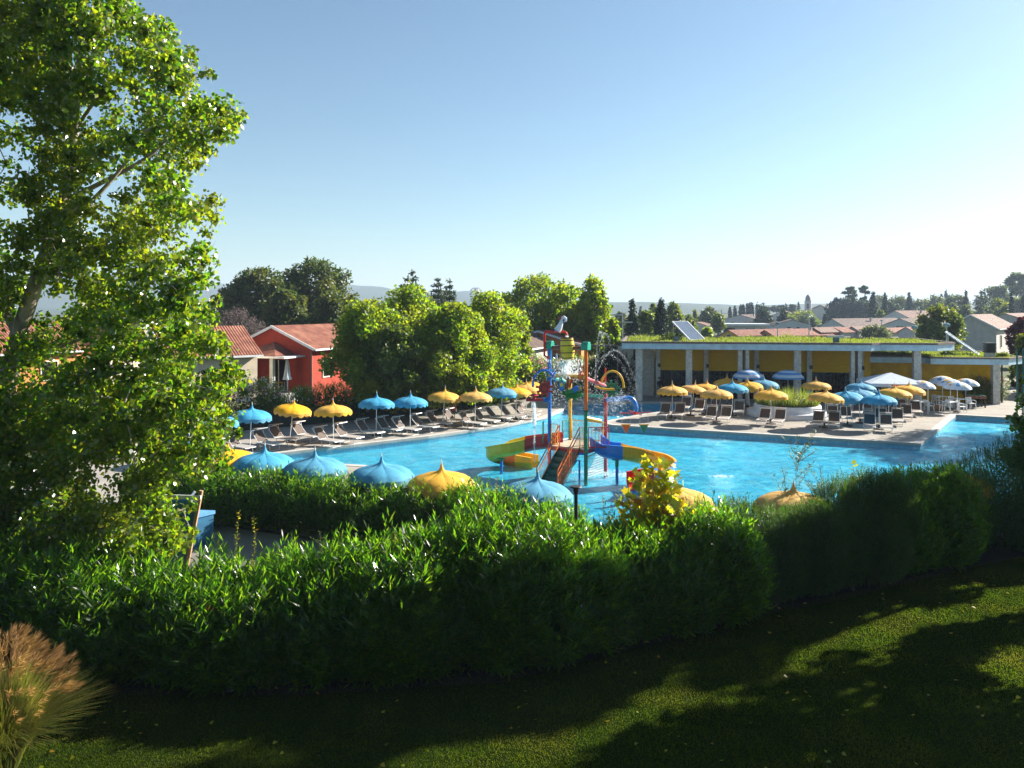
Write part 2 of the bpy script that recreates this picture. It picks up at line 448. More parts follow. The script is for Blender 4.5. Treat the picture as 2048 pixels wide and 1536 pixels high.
def smooth_poly(pts, closed=True, k=3):
    P = [Vector((x, y, 0)) for x, y in pts]
    out = []; n = len(P)
    for i in range(n):
        p0, p1, p2, p3 = P[(i - 1) % n], P[i], P[(i + 1) % n], P[(i + 2) % n]
        for j in range(k):
            u = j / k
            q = .5 * ((2 * p1) + (-p0 + p2) * u + (2 * p0 - 5 * p1 + 4 * p2 - p3) * u * u + (-p0 + 3 * p1 - 3 * p2 + p3) * u ** 3)
            out.append((q.x, q.y))
    return out

# pool outline in metres, walked from the near edge round by the right, the terrace point, the far arm and the left deck
edge_a = [(-1.5, 29.0), (1.0, 26.6), (4.0, 25.0), (9, 24.3), (15, 24.6), (22, 26.5), (30, 30), (40, 36)]
corner_r = [(46, 44), (45, 48.2), (34.7, 51.4), (31.4, 53.1)]
terr = [(22.7, 41.7), (10.46, 46.7), (6.5, 48.35), (5.95, 49.0), (6.1, 49.7), (6.7, 50.6), (8.7, 52.8), (10.5, 54.4), (12.2, 55.4), (14.6, 56.4), (15.6, 57.6)]
back = [(15.3, 58.6), (13.4, 59.9), (9.6, 60.45), (6.5, 60.2), (5.0, 59.5)]
left = [(4.3, 57.7), (3.5, 55.0), (2.44, 52.3), (1.24, 50.4), (-.32, 48.4), (-2.7, 46.1), (-4.9, 44.1), (-6.96, 42.6), (-8.9, 41.2), (-11.2, 39.6), (-12.6, 38.6)]
nl = [(-12.7, 37.9), (-11.2, 37.0), (-8.6, 36.3), (-6.0, 35.6), (-4.6, 33.6), (-3.4, 31.4)]
POOL = edge_a + corner_r + terr + back + left + nl
POOLV = [Vector((x, y, 0)) for x, y in POOL]

def sheet(name, outer, holes, z, mat, kind='structure'):
    bm = bmesh.new(); es = []
    for ring in [outer] + holes:
        vs = [bm.verts.new((x, y, z)) for x, y in ring]
        es += [bm.edges.new((vs[i], vs[(i + 1) % len(vs)])) for i in range(len(vs))]
    bmesh.ops.triangle_fill(bm, use_beauty=True, use_dissolve=False, edges=es)
    bmesh.ops.recalc_face_normals(bm, faces=bm.faces)
    if bm.faces and sum(f.normal.z for f in bm.faces) < 0:
        for f in bm.faces: f.normal_flip()
    me = bpy.data.meshes.new(name); bm.to_mesh(me); bm.free(); me.materials.append(mat)
    return tag(link(name, me), kind=kind)

ring = [(-8000, -900), (0, -900), (8000, -900), (8000, 3000), (8000, 7400), (0, 7400), (-8000, 7400), (-8000, 3000)]
sheet('ground', ring, [POOL], 0.0, M['field'])
DECK = [(-24, 35), (-19.5, 44.3), (-14.6, 47.6), (-10.0, 51), (-6.2, 54.3), (-3.2, 57.3), (-.6, 60.8), (2.0, 63.5), (9, 70), (30, 70), (37, 90), (50, 90), (60, 62), (60, 30), (34, 27.6), (20, 26.6), (14, 25.0), (10, 23.4), (6, 22.0), (.6, 20.9), (-5, 23.9), (-10, 26.2), (-16, 26.8), (-24, 27.5)]
sheet('pool_deck', DECK, [POOL], .012, M['deck'])
LAWN = [(-40, 2), (40, 2), (40, 24), (26, 22.4), (15.3, 22.6), (12.3, 21.5), (8.7, 19.7), (5.7, 18.4), (1.9, 16.4), (-.2, 15.3), (-4.1, 14.8), (-9, 14.8), (-40, 15.5)]
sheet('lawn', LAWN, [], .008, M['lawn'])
PATH = [(-24, 17.6), (-12, 18.0), (-5, 18.2), (-2, 18.6), (-1, 20), (-2.2, 22.3), (-5, 23.6), (-10, 25.9), (-16, 26.6), (-24, 27.0)]
sheet('gravel_path', PATH, [], .016, M['gravel'])
sheet('planting_bed', [(-40, 15.5), (-9, 14.55), (-4.1, 14.55), (-.2, 15.05), (1.9, 16.15), (5.7, 18.15), (8.7, 19.45), (12.3, 21.25), (15.3, 22.65), (26, 22.5), (32, 23.5), (30, 27.4), (20, 26.5), (14, 24.9), (10, 23.3), (6, 21.9), (.6, 20.8), (-.9, 20), (-1.9, 18.6), (-5, 18.1), (-12, 17.9), (-40, 17.6)], [], .010, M['mulch'])

# coping and pool basin
def offset_ring(pts, d):
    n = len(pts); out = []
    for i in range(n):
        a, b, c = Vector(pts[i - 1]), Vector(pts[i]), Vector(pts[(i + 1) % n])
        e1 = (b - a).normalized(); e2 = (c - b).normalized()
        n1 = Vector((e1.y, -e1.x)); n2 = Vector((e2.y, -e2.x)); m = (n1 + n2)
        m = m.normalized() if m.length > 1e-4 else n1
        k = d / max(.45, m.dot(n1)); out.append(tuple(b + m * k))
    return out
area = sum(POOL[i][0] * POOL[(i + 1) % len(POOL)][1] - POOL[(i + 1) % len(POOL)][0] * POOL[i][1] for i in range(len(POOL)))
sgn = 1 if area > 0 else -1
mb = MB(); o_ring = offset_ring(POOL, .34 * sgn); i_ring = offset_ring(POOL, -.04 * sgn); n = len(POOL)
for i in range(n):
    j = (i + 1) % n
    mb.poly([(*i_ring[i], .034), (*o_ring[i], .034), (*o_ring[j], .034), (*i_ring[j], .034)])
    mb.poly([(*i_ring[i], .034), (*i_ring[j], .034), (*i_ring[j], -.14), (*i_ring[i], -.14)])
    mb.poly([(*o_ring[i], .034), (*o_ring[j], .034), (*o_ring[j], 0), (*o_ring[i], 0)])
tag(mb.build('pool_coping', M['coping']), kind='structure')

m, t, out = nt('pool_tile')
tc = N(t, 'ShaderNodeTexCoord')
br = N(t, 'ShaderNodeTexBrick', Scale=2.2, **{'Mortar Size': .02}); br.offset = 0
br.inputs['Color1'].default_value = (.050, .43, .58, 1); br.inputs['Color2'].default_value = (.060, .47, .62, 1); br.inputs['Mortar'].default_value = (.15, .54, .67, 1)
t.links.new(tc.outputs['Object'], br.inputs['Vector'])
nz = N(t, 'ShaderNodeTexNoise', Scale=.22, Detail=3.0); t.links.new(tc.outputs['Object'], nz.inputs['Vector'])
r = ramp(t, [(.35, (.80, .92, .98)), (.65, (1, 1, 1))], nz.outputs['Fac'])
p = N(t, 'ShaderNodeBsdfPrincipled', Roughness=.5)
t.links.new(mix_rgb(t, br.outputs['Color'], r.outputs['Color'], 1.0, 'MULTIPLY'), p.inputs['Base Color']); t.links.new(p.outputs['BSDF'], out.inputs['Surface'])
M['pooltile'] = m
bas = sheet('pool_basin', POOL, [], -.38, M['pooltile'])
mb = MB()
for i in range(n):
    j = (i + 1) % n
    mb.poly([(*POOL[i], -.38), (*POOL[j], -.38), (*POOL[j], -.102), (*POOL[i], -.102)])
tag(mb.build('pool_wall', M['pooltile']), kind='structure')

m, t, out = nt('pool_water_surface')
tc = N(t, 'ShaderNodeTexCoord')
mp = N(t, 'ShaderNodeMapping'); mp.inputs['Scale'].default_value = (1.0, 1.25, 1); mp.inputs['Rotation'].default_value = (0, 0, .5)
t.links.new(tc.outputs['Object'], mp.inputs['Vector'])
n1 = N(t, 'ShaderNodeTexNoise', Scale=.9, Detail=5.0, Roughness=.55, Distortion=.6)
n2 = N(t, 'ShaderNodeTexNoise', Scale=.35, Detail=2.0)
n3 = N(t, 'ShaderNodeTexNoise', Scale=6.5, Detail=2.0, Distortion=.5)
for q in (n1, n2, n3): t.links.new(mp.outputs['Vector'], q.inputs['Vector'])
mr = N(t, 'ShaderNodeMapRange'); mr.inputs[1].default_value = .3; mr.inputs[2].default_value = .7; mr.inputs[3].default_value = .35; mr.inputs[4].default_value = 1.15
t.links.new(n2.outputs['Fac'], mr.inputs[0])
a1 = N(t, 'ShaderNodeMath', operation='MULTIPLY'); a1.inputs[1].default_value = .22; t.links.new(n3.outputs['Fac'], a1.inputs[0])
a2 = N(t, 'ShaderNodeMath', operation='ADD'); t.links.new(n1.outputs['Fac'], a2.inputs[0]); t.links.new(a1.outputs[0], a2.inputs[1])
a3 = N(t, 'ShaderNodeMath', operation='MULTIPLY'); t.links.new(a2.outputs[0], a3.inputs[0]); t.links.new(mr.outputs[0], a3.inputs[1])
bp = N(t, 'ShaderNodeBump', Strength=1.0, Distance=1.5); t.links.new(a3.outputs[0], bp.inputs['Height'])
lw = N(t, 'ShaderNodeLayerWeight', Blend=.5); t.links.new(bp.outputs['Normal'], lw.inputs['Normal'])
pw = N(t, 'ShaderNodeMath', operation='POWER'); pw.inputs[1].default_value = 5.0; t.links.new(lw.outputs['Facing'], pw.inputs[0])
fr = N(t, 'ShaderNodeMath', operation='MULTIPLY_ADD'); fr.inputs[1].default_value = 1.1; fr.inputs[2].default_value = .03; t.links.new(pw.outputs[0], fr.inputs[0])
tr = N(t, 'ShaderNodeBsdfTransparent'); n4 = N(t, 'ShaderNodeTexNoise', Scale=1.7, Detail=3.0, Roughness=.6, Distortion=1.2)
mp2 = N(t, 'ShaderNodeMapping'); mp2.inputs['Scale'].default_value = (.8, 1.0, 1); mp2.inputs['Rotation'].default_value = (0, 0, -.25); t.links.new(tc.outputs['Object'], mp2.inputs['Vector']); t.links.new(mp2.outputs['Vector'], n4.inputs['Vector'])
rt = ramp(t, [(.36, (.34, .74, .86)), (.50, (.60, .92, .97)), (.62, (.98, 1, 1))], n4.outputs['Fac']); t.links.new(rt.outputs['Color'], tr.inputs['Color'])  # caustics and ripple light painted into the water tint by noise
gl = N(t, 'ShaderNodeBsdfGlossy', Roughness=.04); gl.inputs['Color'].default_value = (.92, .96, 1, 1); t.links.new(bp.outputs['Normal'], gl.inputs['Normal'])
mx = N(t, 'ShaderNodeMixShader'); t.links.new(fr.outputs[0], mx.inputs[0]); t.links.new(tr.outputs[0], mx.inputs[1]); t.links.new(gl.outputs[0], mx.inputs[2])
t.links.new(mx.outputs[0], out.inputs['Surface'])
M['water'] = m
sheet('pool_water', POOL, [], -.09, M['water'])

# ------------------------------------------------------------------ far terrain
TERR = []   # (x, y, z) where village things stand
def ground_z(x, y):
    if y < 80: return 0.0
    ws = zs = 0.0
    for (a, b, c) in TERR:
        d2 = ((x - a) ** 2 + (y - b) ** 2) / (60 + .004 * y * y) + .02
        k = 1 / (d2 * d2); ws += k; zs += k * c
    return zs / ws if ws else 0.0
def terrain():
    for Y in (80, 110, 150, 200, 300, 450):
        for u in (-.95, -.7, -.5, -.3, -.15, .0): TERR.append((u * Y, Y, -.3))
        if Y < 120: TERR.extend([(.2 * Y, Y, -.2), (.4 * Y, Y, -.2), (.6 * Y, Y, 0.2)])
    for u in (-.9, -.5, -.1, .2, .5, .9, 1.2): TERR.append((u * 1000, 1000, -.5))
    Ys = [78] + [84 * 1.07 ** i for i in range(38)]
    us = [-1.0 + 2.3 * i / 70 for i in range(71)]
    vs = []; fs = []
    for Y in Ys:
        for u in us:
            z = ground_z(u * Y, Y) if Y > 80 else -.2
            if u < -.97 or u > 1.27: z = -1.0
            vs.append((u * Y, Y, z - .08))
    k = len(us)
    for i in range(len(Ys) - 1):
        for j in range(k - 1):
            fs.append((i * k + j, i * k + j + 1, (i + 1) * k + j + 1, (i + 1) * k + j))
    mb = MB(); mb.add(vs, fs); tag(mb.build('hillside_terrain', M['field'], smooth=True), kind='structure')

M['woodland'] = area_mat('distant_woodland', ((.022, .045, .018), (.034, .058, .022), (.055, .075, .03)), .012, .05, .95, .0, 1)
def ridge(name, Y, prof, depth, seed, rough, mat):
    """a far range of hills: prof = (px, py of the crest) at distance Y"""
    rr = random.Random(seed); vs = []; fs = []
    cols = 160; p0, p1 = prof[0][0], prof[-1][0]
    ph = [rr.uniform(0, 6.28) for _ in range(6)]
    for i in range(cols + 1):
        px = p0 + (p1 - p0) * i / cols
        for (a, b) in zip(prof[:-1], prof[1:]):
            if a[0] <= px <= b[0]:
                s = (px - a[0]) / (b[0] - a[0]); s = s * s * (3 - 2 * s); py = a[1] + (b[1] - a[1]) * s
        h = max(1.0, CAMZ - (py - HY) / F * Y)
        h *= 1 + rough * sum(math.sin(px * .02 * 2 ** q + ph[q]) / 2 ** q for q in range(5)) * .5
        x = (px - 1024) / F
        for k in range(9):
            s = k / 8; yy = Y - depth * (1 - s) if k < 6 else Y + depth * (s - .62)
            f = [0, .18, .42, .68, .9, 1, .85, .45, 0][k]
            f *= 1 + (.10 * math.sin(px * .05 + k * 1.7 + ph[0]) if 0 < k < 8 and k != 5 else 0)
            vs.append((x * Y, yy, h * f - 1.0))
    for i in range(cols):
        for k in range(8):
            fs.append((i * 9 + k, i * 9 + k + 1, (i + 1) * 9 + k + 1, (i + 1) * 9 + k))
    mb = MB(); mb.add(vs, fs); tag(mb.build(name, mat, smooth=True), kind='structure')
ridge('hills', 2000, [(-200, 616), (300, 615), (700, 613), (1000, 612), (1180, 606), (1300, 607), (1420, 610), (1560, 609), (1800, 606), (2300, 600)], 700, 3, .12, M['woodland'])
ridge('mountains', 3000, [(-400, 575), (200, 566), (380, 556), (450, 560), (520, 585), (620, 588), (700, 575), (780, 578), (860, 592), (960, 586), (1060, 598), (1200, 607), (1500, 612), (2200, 612)], 1200, 5, .08, M['woodland'])

# ------------------------------------------------------------------ haze
mb = MB(); mb.box((0, 3250, 75), (16400, 8700, 154))
hz = mb.build('haze', []); tag(hz, kind='stuff')
m, t, out = nt('haze_air')
pv = N(t, 'ShaderNodeVolumePrincipled', Density=.00027, Anisotropy=.1); pv.inputs['Color'].default_value = (.54, .68, .88, 1)
t.links.new(pv.outputs[0], out.inputs['Volume'])
hz.data.materials.clear(); hz.data.materials.append(m)
# ------------------------------------------------------------------ plants
def limb_path(a, b, sag=.0, wob=.1, k=5, rr=random):
    a = Vector(a); b = Vector(b); L = (b - a).length; out = []
    off = Vector((rr.uniform(-1, 1), rr.uniform(-1, 1), rr.uniform(-.4, .6))) * wob * L
    for i in range(k + 1):
        s = i / k; out.append(a.lerp(b, s) + off * math.sin(math.pi * s) - Vector((0, 0, sag * L * math.sin(math.pi * s))))
    return out

def clump_points(C, Rv, n, shell=.62, inner=.25):
    """n points in each ellipsoid clump, mostly near its surface; returns P, outward normal"""
    C = np.asarray(C); Rv = np.asarray(Rv)
    if Rv.ndim == 1: Rv = np.repeat(Rv[:, None], 3, axis=1)
    idx = RNG.integers(0, len(C), n)
    if len(C) > 1:
        wgt = (Rv[:, 0] * Rv[:, 1] + Rv[:, 1] * Rv[:, 2]); wgt = wgt / wgt.sum()
        idx = RNG.choice(len(C), n, p=wgt)
    D = rand_dirs(n)
    rr = shell + (1.06 - shell) * RNG.random(n) ** .7
    k = RNG.random(n) < inner
    rr[k] = RNG.random(k.sum()) ** .5 * shell
    return C[idx] + D * Rv[idx] * rr[:, None], unit(D / Rv[idx])

def leaves_from(P, O, L, W, up=.35, droop=0.0, jit=.9, shape='kite'):
    n = len(P)
    Nn = unit(O * .55 + rand_dirs(n) * jit + np.array([0, 0, up]))
    D = unit(np.cross(Nn, rand_dirs(n)) + np.array([0, 0, -droop]))
    l = L * (.65 + .7 * RNG.random(n)); 
    if shape == 'poplar': return poplar_verts(P, D, Nn, l), 8
    if shape == 'lobed': return lobed_verts(P, D, Nn, l), 12
    return leaf_verts(P, D, Nn, l, l * W), 4

def crown_blobs(h0, h1, rx, ry, k, seed, kind='round'):
    """clump centres and radii inside a crown envelope from h0 to h1"""
    rr = random.Random(seed); C = []; Rv = []
    H = h1 - h0; fine = kind in ('round', 'dome', 'poplar')
    if fine: k = int(k * 2.0)
    def prof(s):
        if kind == 'round': return math.sqrt(max(.02, 1 - (2 * s - .92) ** 2)) if s < .96 else .2
        if kind == 'dome': return min(1, .62 + s * 1.1) * math.sqrt(max(.03, 1 - max(0, (s - .45) / .56) ** 2))
        if kind == 'poplar': return (.55 + .45 * math.sin(min(1, s * 1.5) * math.pi / 2)) * (1 - .75 * max(0, s - .45) / .55)
        if kind == 'cone': return (1 - s) * .95 + .06
        if kind == 'column': return min(1, .72 + s) * (1 - max(0, s - .35) / .65) ** .62 + .04
        return 1
    for i in range(k):
        s = (i + .5) / k
        s = min(.98, max(0.02, s + rr.uniform(-.04, .04)))
        p = prof(s); a = i * 2.399 + rr.uniform(-.5, .5); q = math.sqrt(rr.uniform(.12, 1)) * .74
        sz = rr.uniform(.15, .31) * (.5 + .5 * p)
        if fine: q = math.sqrt(rr.uniform(.10, 1)) * .86
        if kind in ('column', 'cone'): sz = .52 * p + .05; q *= .55
        C.append((rx * p * q * math.cos(a), ry * p * q * math.sin(a), h0 + s * H))
        Rv.append((rx * sz, ry * sz, min(rx * sz * (1.0 if kind not in ('column', 'poplar') else 1.7), H * .26)))
    return C, Rv

def tree(name, base, h, r, kind, mat, n, leaf, label, cat='tree', group=None, trunk=.3, bark='bark_dark', h0=.22, k=26, seed=1, up=.35, W=.62, droop=.15, tr=None, ry=None):
    o = thing(name, base, label, cat, group)
    C, Rv = crown_blobs(h * h0, h, r, ry or r, k, seed, kind)
    P, O = clump_points(C, Rv, n, .6, .22)
    V, q = leaves_from(P, O, leaf, W, up, droop)
    np_mesh('crown', V, q, M[mat], o)
    mb = MB(); t0 = tr or max(.05, h * .022)
    top = h * (.92 if kind in ('cone', 'column') else .72)
    rr = random.Random(seed)
    pts = [(0, 0, -.4)] + [(rr.uniform(-1, 1) * .02 * h * s, rr.uniform(-1, 1) * .02 * h * s, top * s) for s in (.15, .3, .5, .75, 1)]
    mb.tube(pts, [t0 * 1.25, t0, t0 * .85, t0 * .65, t0 * .4, t0 * .15], 7)
    if kind not in ('cone', 'column'):
        for c in C[::2]:
            s = min(.9, max(.12, (c[2] / h - .22))); a = Vector((0, 0, top * s))
            mb.tube(limb_path(a, c, 0, .12, 3, rr), [t0 * .4, t0 * .28, t0 * .16, t0 * .06], 5, False)
    mb.build('trunk', M[bark], o, smooth=True)
    return o

def cedar(name, base, h, r, label, cat='tree', group=None, tiers=7, n=2600, leaf=.5, mat='pine', seed=1, flat=False, h0=.3):
    """layered conifer: flat plates of foliage on level limbs"""
    o = thing(name, base, label, cat, group); rr = random.Random(seed); C = []; Rv = []; mb = MB()
    mb.tube([(0, 0, -.4), (0, 0, h * .5), (.02 * h, 0, h)], [h * .025, h * .017, h * .004], 6)
    for i in range(tiers):
        s = i / max(1, tiers - 1); z = h * (h0 + (1 - h0 - .03) * s)
        rad_ = r * ((1 - s) ** .75 * .9 + .10) if not flat else r * (.55 + .45 * math.sin(math.pi * (.25 + .6 * s)))
        m_ = max(3, int(6 * (1 - s) + 3)) if not flat else 4
        for j in range(m_):
            a = j * 2 * math.pi / m_ + i * 1.1 + rr.uniform(-.25, .25) * (3 if flat else 1); l = rad_ * rr.uniform(.7 if not flat else .3, 1.05)
            if flat: z = h * (h0 + (1 - h0 - .03) * min(1, max(0, s + rr.uniform(-.22, .22))))
            tip = Vector((math.cos(a) * l, math.sin(a) * l, z + l * (.08 if flat else -.10)))
            mb.tube([(0, 0, z - .03 * h), tip], [h * .008, h * .002], 4, False)
            for q in (.5, .85):
                C.append(tuple(Vector((0, 0, z)).lerp(tip, q))); Rv.append((l * .34, l * .34, h * (.018 if flat else .022) + .05))
    C.append((0, 0, h * .97)); Rv.append((r * .10, r * .10, h * .05))
    P, O = clump_points(C, Rv, n, .2, .3)
    V, q = leaves_from(P, O, leaf, .4, .5, .1)
    np_mesh('crown', V, q, M[mat], o); mb.build('trunk', M['bark_dark'], o, smooth=True)
    return o

def shoots(P, A, k, L, leaf, W, spread=.75, fold=.35):
    """leafy shoots: k narrow leaves set round an axis A of length L standing on P"""
    n = len(P); Lr = L * (.6 + .8 * RNG.random(n))
    I = np.repeat(np.arange(n), k); T = np.tile((np.arange(k) + .5) / k, n) + RNG.uniform(-.06, .06, n * k)
    Ax = A[I]; ref = rand_dirs(n)[I]
    X = unit(np.cross(Ax, ref)); Y = np.cross(Ax, X)
    ang = RNG.uniform(0, 2 * np.pi, n * k)
    Rd = X * np.cos(ang)[:, None] + Y * np.sin(ang)[:, None]
    sp = (spread * (1.25 - .65 * T))[:, None]
    D = unit(Ax * (1 - sp * .55) + Rd * sp)
    Q = P[I] + Ax * (T * Lr[I])[:, None]
    Nn = unit(Ax * .9 - Rd * fold + rand_dirs(n * k) * .35)
    l = leaf * (.7 + .6 * RNG.random(n * k))
    return leaf_verts(Q, D, Nn, l, l * W, .5)

def bush_points(lumps, n, zmin=0.03, deep=.22):
    """points on the outer surface of a union of ellipsoid lumps (cx,cy,cz,rx,ry,rz); those deep inside another lump are dropped"""
    L = np.array(lumps, dtype=float); wgt = L[:, 3] * L[:, 5] + L[:, 4] * L[:, 5] + L[:, 3] * L[:, 4]
    P = np.zeros((0, 3)); O = np.zeros((0, 3)); tries = 0
    while len(P) < n and tries < 12:
        tries += 1; m = int(n * 1.6)
        idx = RNG.choice(len(L), m, p=wgt / wgt.sum()); D = rand_dirs(m)
        rr = 1 - deep * RNG.random(m) ** 1.6
        p = L[idx, :3] + D * L[idx, 3:] * rr[:, None]
        ok = p[:, 2] > zmin
        inside = np.zeros(m, bool)
        for l in L:
            q = (((p - l[:3]) / l[3:]) ** 2).sum(1); inside |= q < (1 - deep - .12) ** 2
        ok &= ~inside
        P = np.vstack([P, p[ok]]); O = np.vstack([O, unit(D / L[idx, 3:])[ok]])
    return P[:n], O[:n]

def in_lumps(lumps, n):
    L = np.array(lumps, dtype=float); vol = L[:, 3] * L[:, 4] * L[:, 5]
    idx = RNG.choice(len(L), n, p=vol / vol.sum()); D = rand_dirs(n) * (RNG.random(n) ** (1 / 3))[:, None] * .85
    p = L[idx, :3] + D * L[idx, 3:]; p[:, 2] = np.maximum(p[:, 2], .05)
    return p

def shrub(name, origin, lumps, n, label, cat='shrub', group=None, mat='oleander', k=12, L=.30, leaf=.13, W=.17, up=.8, spread=.8, flowers=None, inner=.5, innerleaf=None, stems=14, tall=0):
    """lumps in world metres; the thing's base is origin"""
    o = thing(name, origin, label, cat, group); o3 = np.array([origin[0], origin[1], origin[2]])
    P, O = bush_points(lumps, n)
    A = unit(O * .7 + np.array([0, 0, up]) + rand_dirs(len(P)) * .28)
    V = shoots(P - o3, A, k, L, leaf, W, spread)
    if tall:
        Pt, Ot = bush_points(lumps, tall * 3, .8, .05); Pt = Pt[Ot[:, 2] > .45][:tall]
        At = unit(np.array([0, 0, 1.0]) + rand_dirs(len(Pt)) * .30)
        V = np.vstack([V, shoots(Pt - o3, At, k + 4, L * 1.5, leaf, W, spread * .9)])
    ni = int(n * k * inner * .35)
    if ni:
        Q = in_lumps(lumps, ni) - o3; il = innerleaf or leaf * 1.7
        V2, _ = leaves_from(Q, rand_dirs(ni), il, max(W * 1.6, .3), .2, 0)
        V = np.vstack([V, V2])
    np_mesh('foliage', V, 4, M[mat], o)
    if stems:
        mb = MB(); rr = random.Random(len(lumps) * 31 + n)
        for i in range(stems):
            l = lumps[rr.randrange(len(lumps))]
            b = Vector((l[0] + rr.uniform(-.4, .4) * l[3], l[1] + rr.uniform(-.4, .4) * l[4], 0)) - Vector(origin)
            tp = Vector((l[0] + rr.uniform(-.8, .8) * l[3], l[1] + rr.uniform(-.7, .7) * l[4], l[2] + l[5] * rr.uniform(.3, .8))) - Vector(origin)
            mb.tube(limb_path(b, tp, 0, .1, 4, rr), [.035, .03, .024, .016, .008], 5, False)
        mb.build('stem', M['bark_dark'], o, smooth=True)
    if flowers:
        for fm, cnt, size in flowers:
            fp, fo = bush_points(lumps, cnt, .6, .05)
            sel = fp[:, 2] > np.percentile(fp[:, 2], 35); fp = fp[sel]; fo = fo[sel]
            kk = 7; I = np.repeat(np.arange(len(fp)), kk)
            Pp = fp[I] + fo[I] * .12 + np.array([0, 0, .10]) + RNG.normal(size=(len(I), 3)) * size * .9 - o3
            V3, _ = leaves_from(Pp, fo[I], size, .8, .4, 0)
            np_mesh('flower', V3, 4, M[fm], o)
    return o

def wand(name, base, h, label, cat='plant', mat='lime_leaf', leaf=.06, n=40, lean=(0, 0), seed=1, W=.6, shape='kite', branch=0, width=.22, group=None):
    """tall slender shoots with leaves set along them"""
    o = thing(name, base, label, cat, group); rr = random.Random(seed); mb = MB(); P = []; O = []
    tips = [(Vector((0, 0, 0)), Vector((lean[0], lean[1], h)))]
    for b in range(branch):
        s = rr.uniform(.25, .8); a = Vector((lean[0], lean[1], h)) * s; an = rr.uniform(0, 6.28)
        tips.append((a, a + Vector((math.cos(an) * width * rr.uniform(.6, 1.3), math.sin(an) * width, h * rr.uniform(.12, .34)))))
    for i, (a, b) in enumerate(tips):
        pts = limb_path(a, b, 0, .05, 6, rr); mb.tube(pts, [.012 * (1 - .8 * q / 6) * (1 if i == 0 else .6) for q in range(7)], 5, False)
        m_ = max(6, int(n * ((b - a).length / h)))
        for q in range(m_):
            s = .12 + .88 * q / m_ if i else .18 + .82 * q / m_
            f = s * 6; j = min(5, int(f)); p = pts[j].lerp(pts[j + 1], f - j); an = q * 2.4 + rr.uniform(-.4, .4)
            P.append(p); O.append((math.cos(an), math.sin(an), rr.uniform(.1, .7)))
    P = np.array(P); D = unit(np.array(O)); Nn = unit(np.array([0, 0, 1.0]) + rand_dirs(len(P)) * .5 - D * .2)
    l = leaf * (.6 + .7 * RNG.random(len(P)))
    if shape == 'lobed': V = lobed_verts(P, D, Nn, l); q = 12
    elif shape == 'poplar': V = poplar_verts(P, D, Nn, l); q = 8
    else: V = leaf_verts(P, D, Nn, l, l * W); q = 4
    np_mesh('foliage', V, q, M[mat], o); mb.build('stem', M['stem'], o)
    return o

def blades(P, h, w, lean=.5, bend=.5, segs=1):
    """single bent blades as 4-vert kites"""
    n = len(P); D = unit(np.array([0, 0, 1.0]) + rand_dirs(n) * np.array([lean, lean, .1])); Nn = rand_dirs(n) * np.array([1, 1, .15])
    l = h * (.55 + .8 * RNG.random(n))
    return leaf_verts(P, D, unit(Nn), l, np.full(n, w), .35)

def in_poly(x, y, poly):
    c = np.zeros(len(x), bool); n = len(poly)
    for i in range(n):
        x1, y1 = poly[i]; x2, y2 = poly[(i + 1) % n]
        if y1 == y2: continue
        s = (y1 > y) != (y2 > y)
        c ^= s & (x < (x2 - x1) * (y - y1) / (y2 - y1) + x1)
    return c
# ------------------------------------------------------------------ umbrellas
UP = [(.012, 2.46), (.032, 2.39), (.055, 2.31), (.10, 2.23), (.20, 2.165), (.38, 2.12), (.60, 2.075), (.80, 2.015), (.96, 1.93), (1.06, 1.83)]
def canopy_mesh(name, mat, parent, prof=UP, ribs=8, per=12, petal=.05):
    n = ribs * per; vs = []; fs = []; Rm = prof[-1][0]
    for r, z in prof:
        k = r / Rm
        for j in range(n):
            u = (j % per) / per; b = math.sin(math.pi * u) ** .7; a = 2 * math.pi * j / n
            rr = r * (1 - petal * k * (1 - b)); zz = z + .03 * b * math.sin(math.pi * min(1, k)) - .02 * b * k
            vs.append((rr * math.cos(a), rr * math.sin(a), zz))
    for i in range(len(prof) - 1):
        for j in range(n):
            j2 = (j + 1) % n; fs.append((i * n + j, (i + 1) * n + j, (i + 1) * n + j2, i * n + j2))
    mb = MB(); mb.add(vs, fs); c = mb.build('canopy', mat, parent, smooth=True)
    for p in c.data.polygons: p.use_smooth = True
    return c, vs[-n:]
def valance(ring, mat, parent, drop=.115, scal=.095, per=6):
    n = len(ring); vs = []; fs = []
    for k in range(3):
        for j, (x, y, z) in enumerate(ring):
            s = abs(math.sin(math.pi * (j % per) / per)); q = k / 2
            f = 1 + .012 * q
            vs.append((x * f, y * f, z - .004 - q * (drop + scal * s)))
    for k in range(2):
        for j in range(n):
            j2 = (j + 1) % n; fs.append((k * n + j, (k + 1) * n + j, (k + 1) * n + j2, k * n + j2))
    mb = MB(); mb.add(vs, fs); return mb.build('valance', mat, parent, smooth=True)
def make_umbrella(mat):
    o = thing('beach_umbrella', (0, 0, 0), 'x', 'umbrella')
    c, ring = canopy_mesh('canopy', M[mat], o); valance(ring, M[mat], c)
    mb = MB(); mb.tube([(0, 0, 0), (0, 0, 2.36)], .022, 8); mb.build('pole', M['alu'], o, smooth=True)
    mb = MB(); mb.lathe([(.02, 2.44), (.022, 2.47), (.012, 2.52), (.004, 2.60)], 8, None, True); mb.build('finial', M['alu'], o, smooth=True)
    mb = MB(); mb.lathe([(.0, 0), (.30, 0), (.30, .06), (.06, .09), (.05, .30), (.0, .30)], 14); mb.build('base', M['base_dark'], o, smooth=True)
    for i in range(8):
        a = 2 * math.pi * i / 8; mb = MB()
        mb.tube([(.04 * math.cos(a), .04 * math.sin(a), 2.14), (.55 * math.cos(a), .55 * math.sin(a), 2.03), (.97 * math.cos(a), .97 * math.sin(a), 1.79)], .009, 4); mb.build('rib', M['alu'], o)
    return o
PROTO = {}
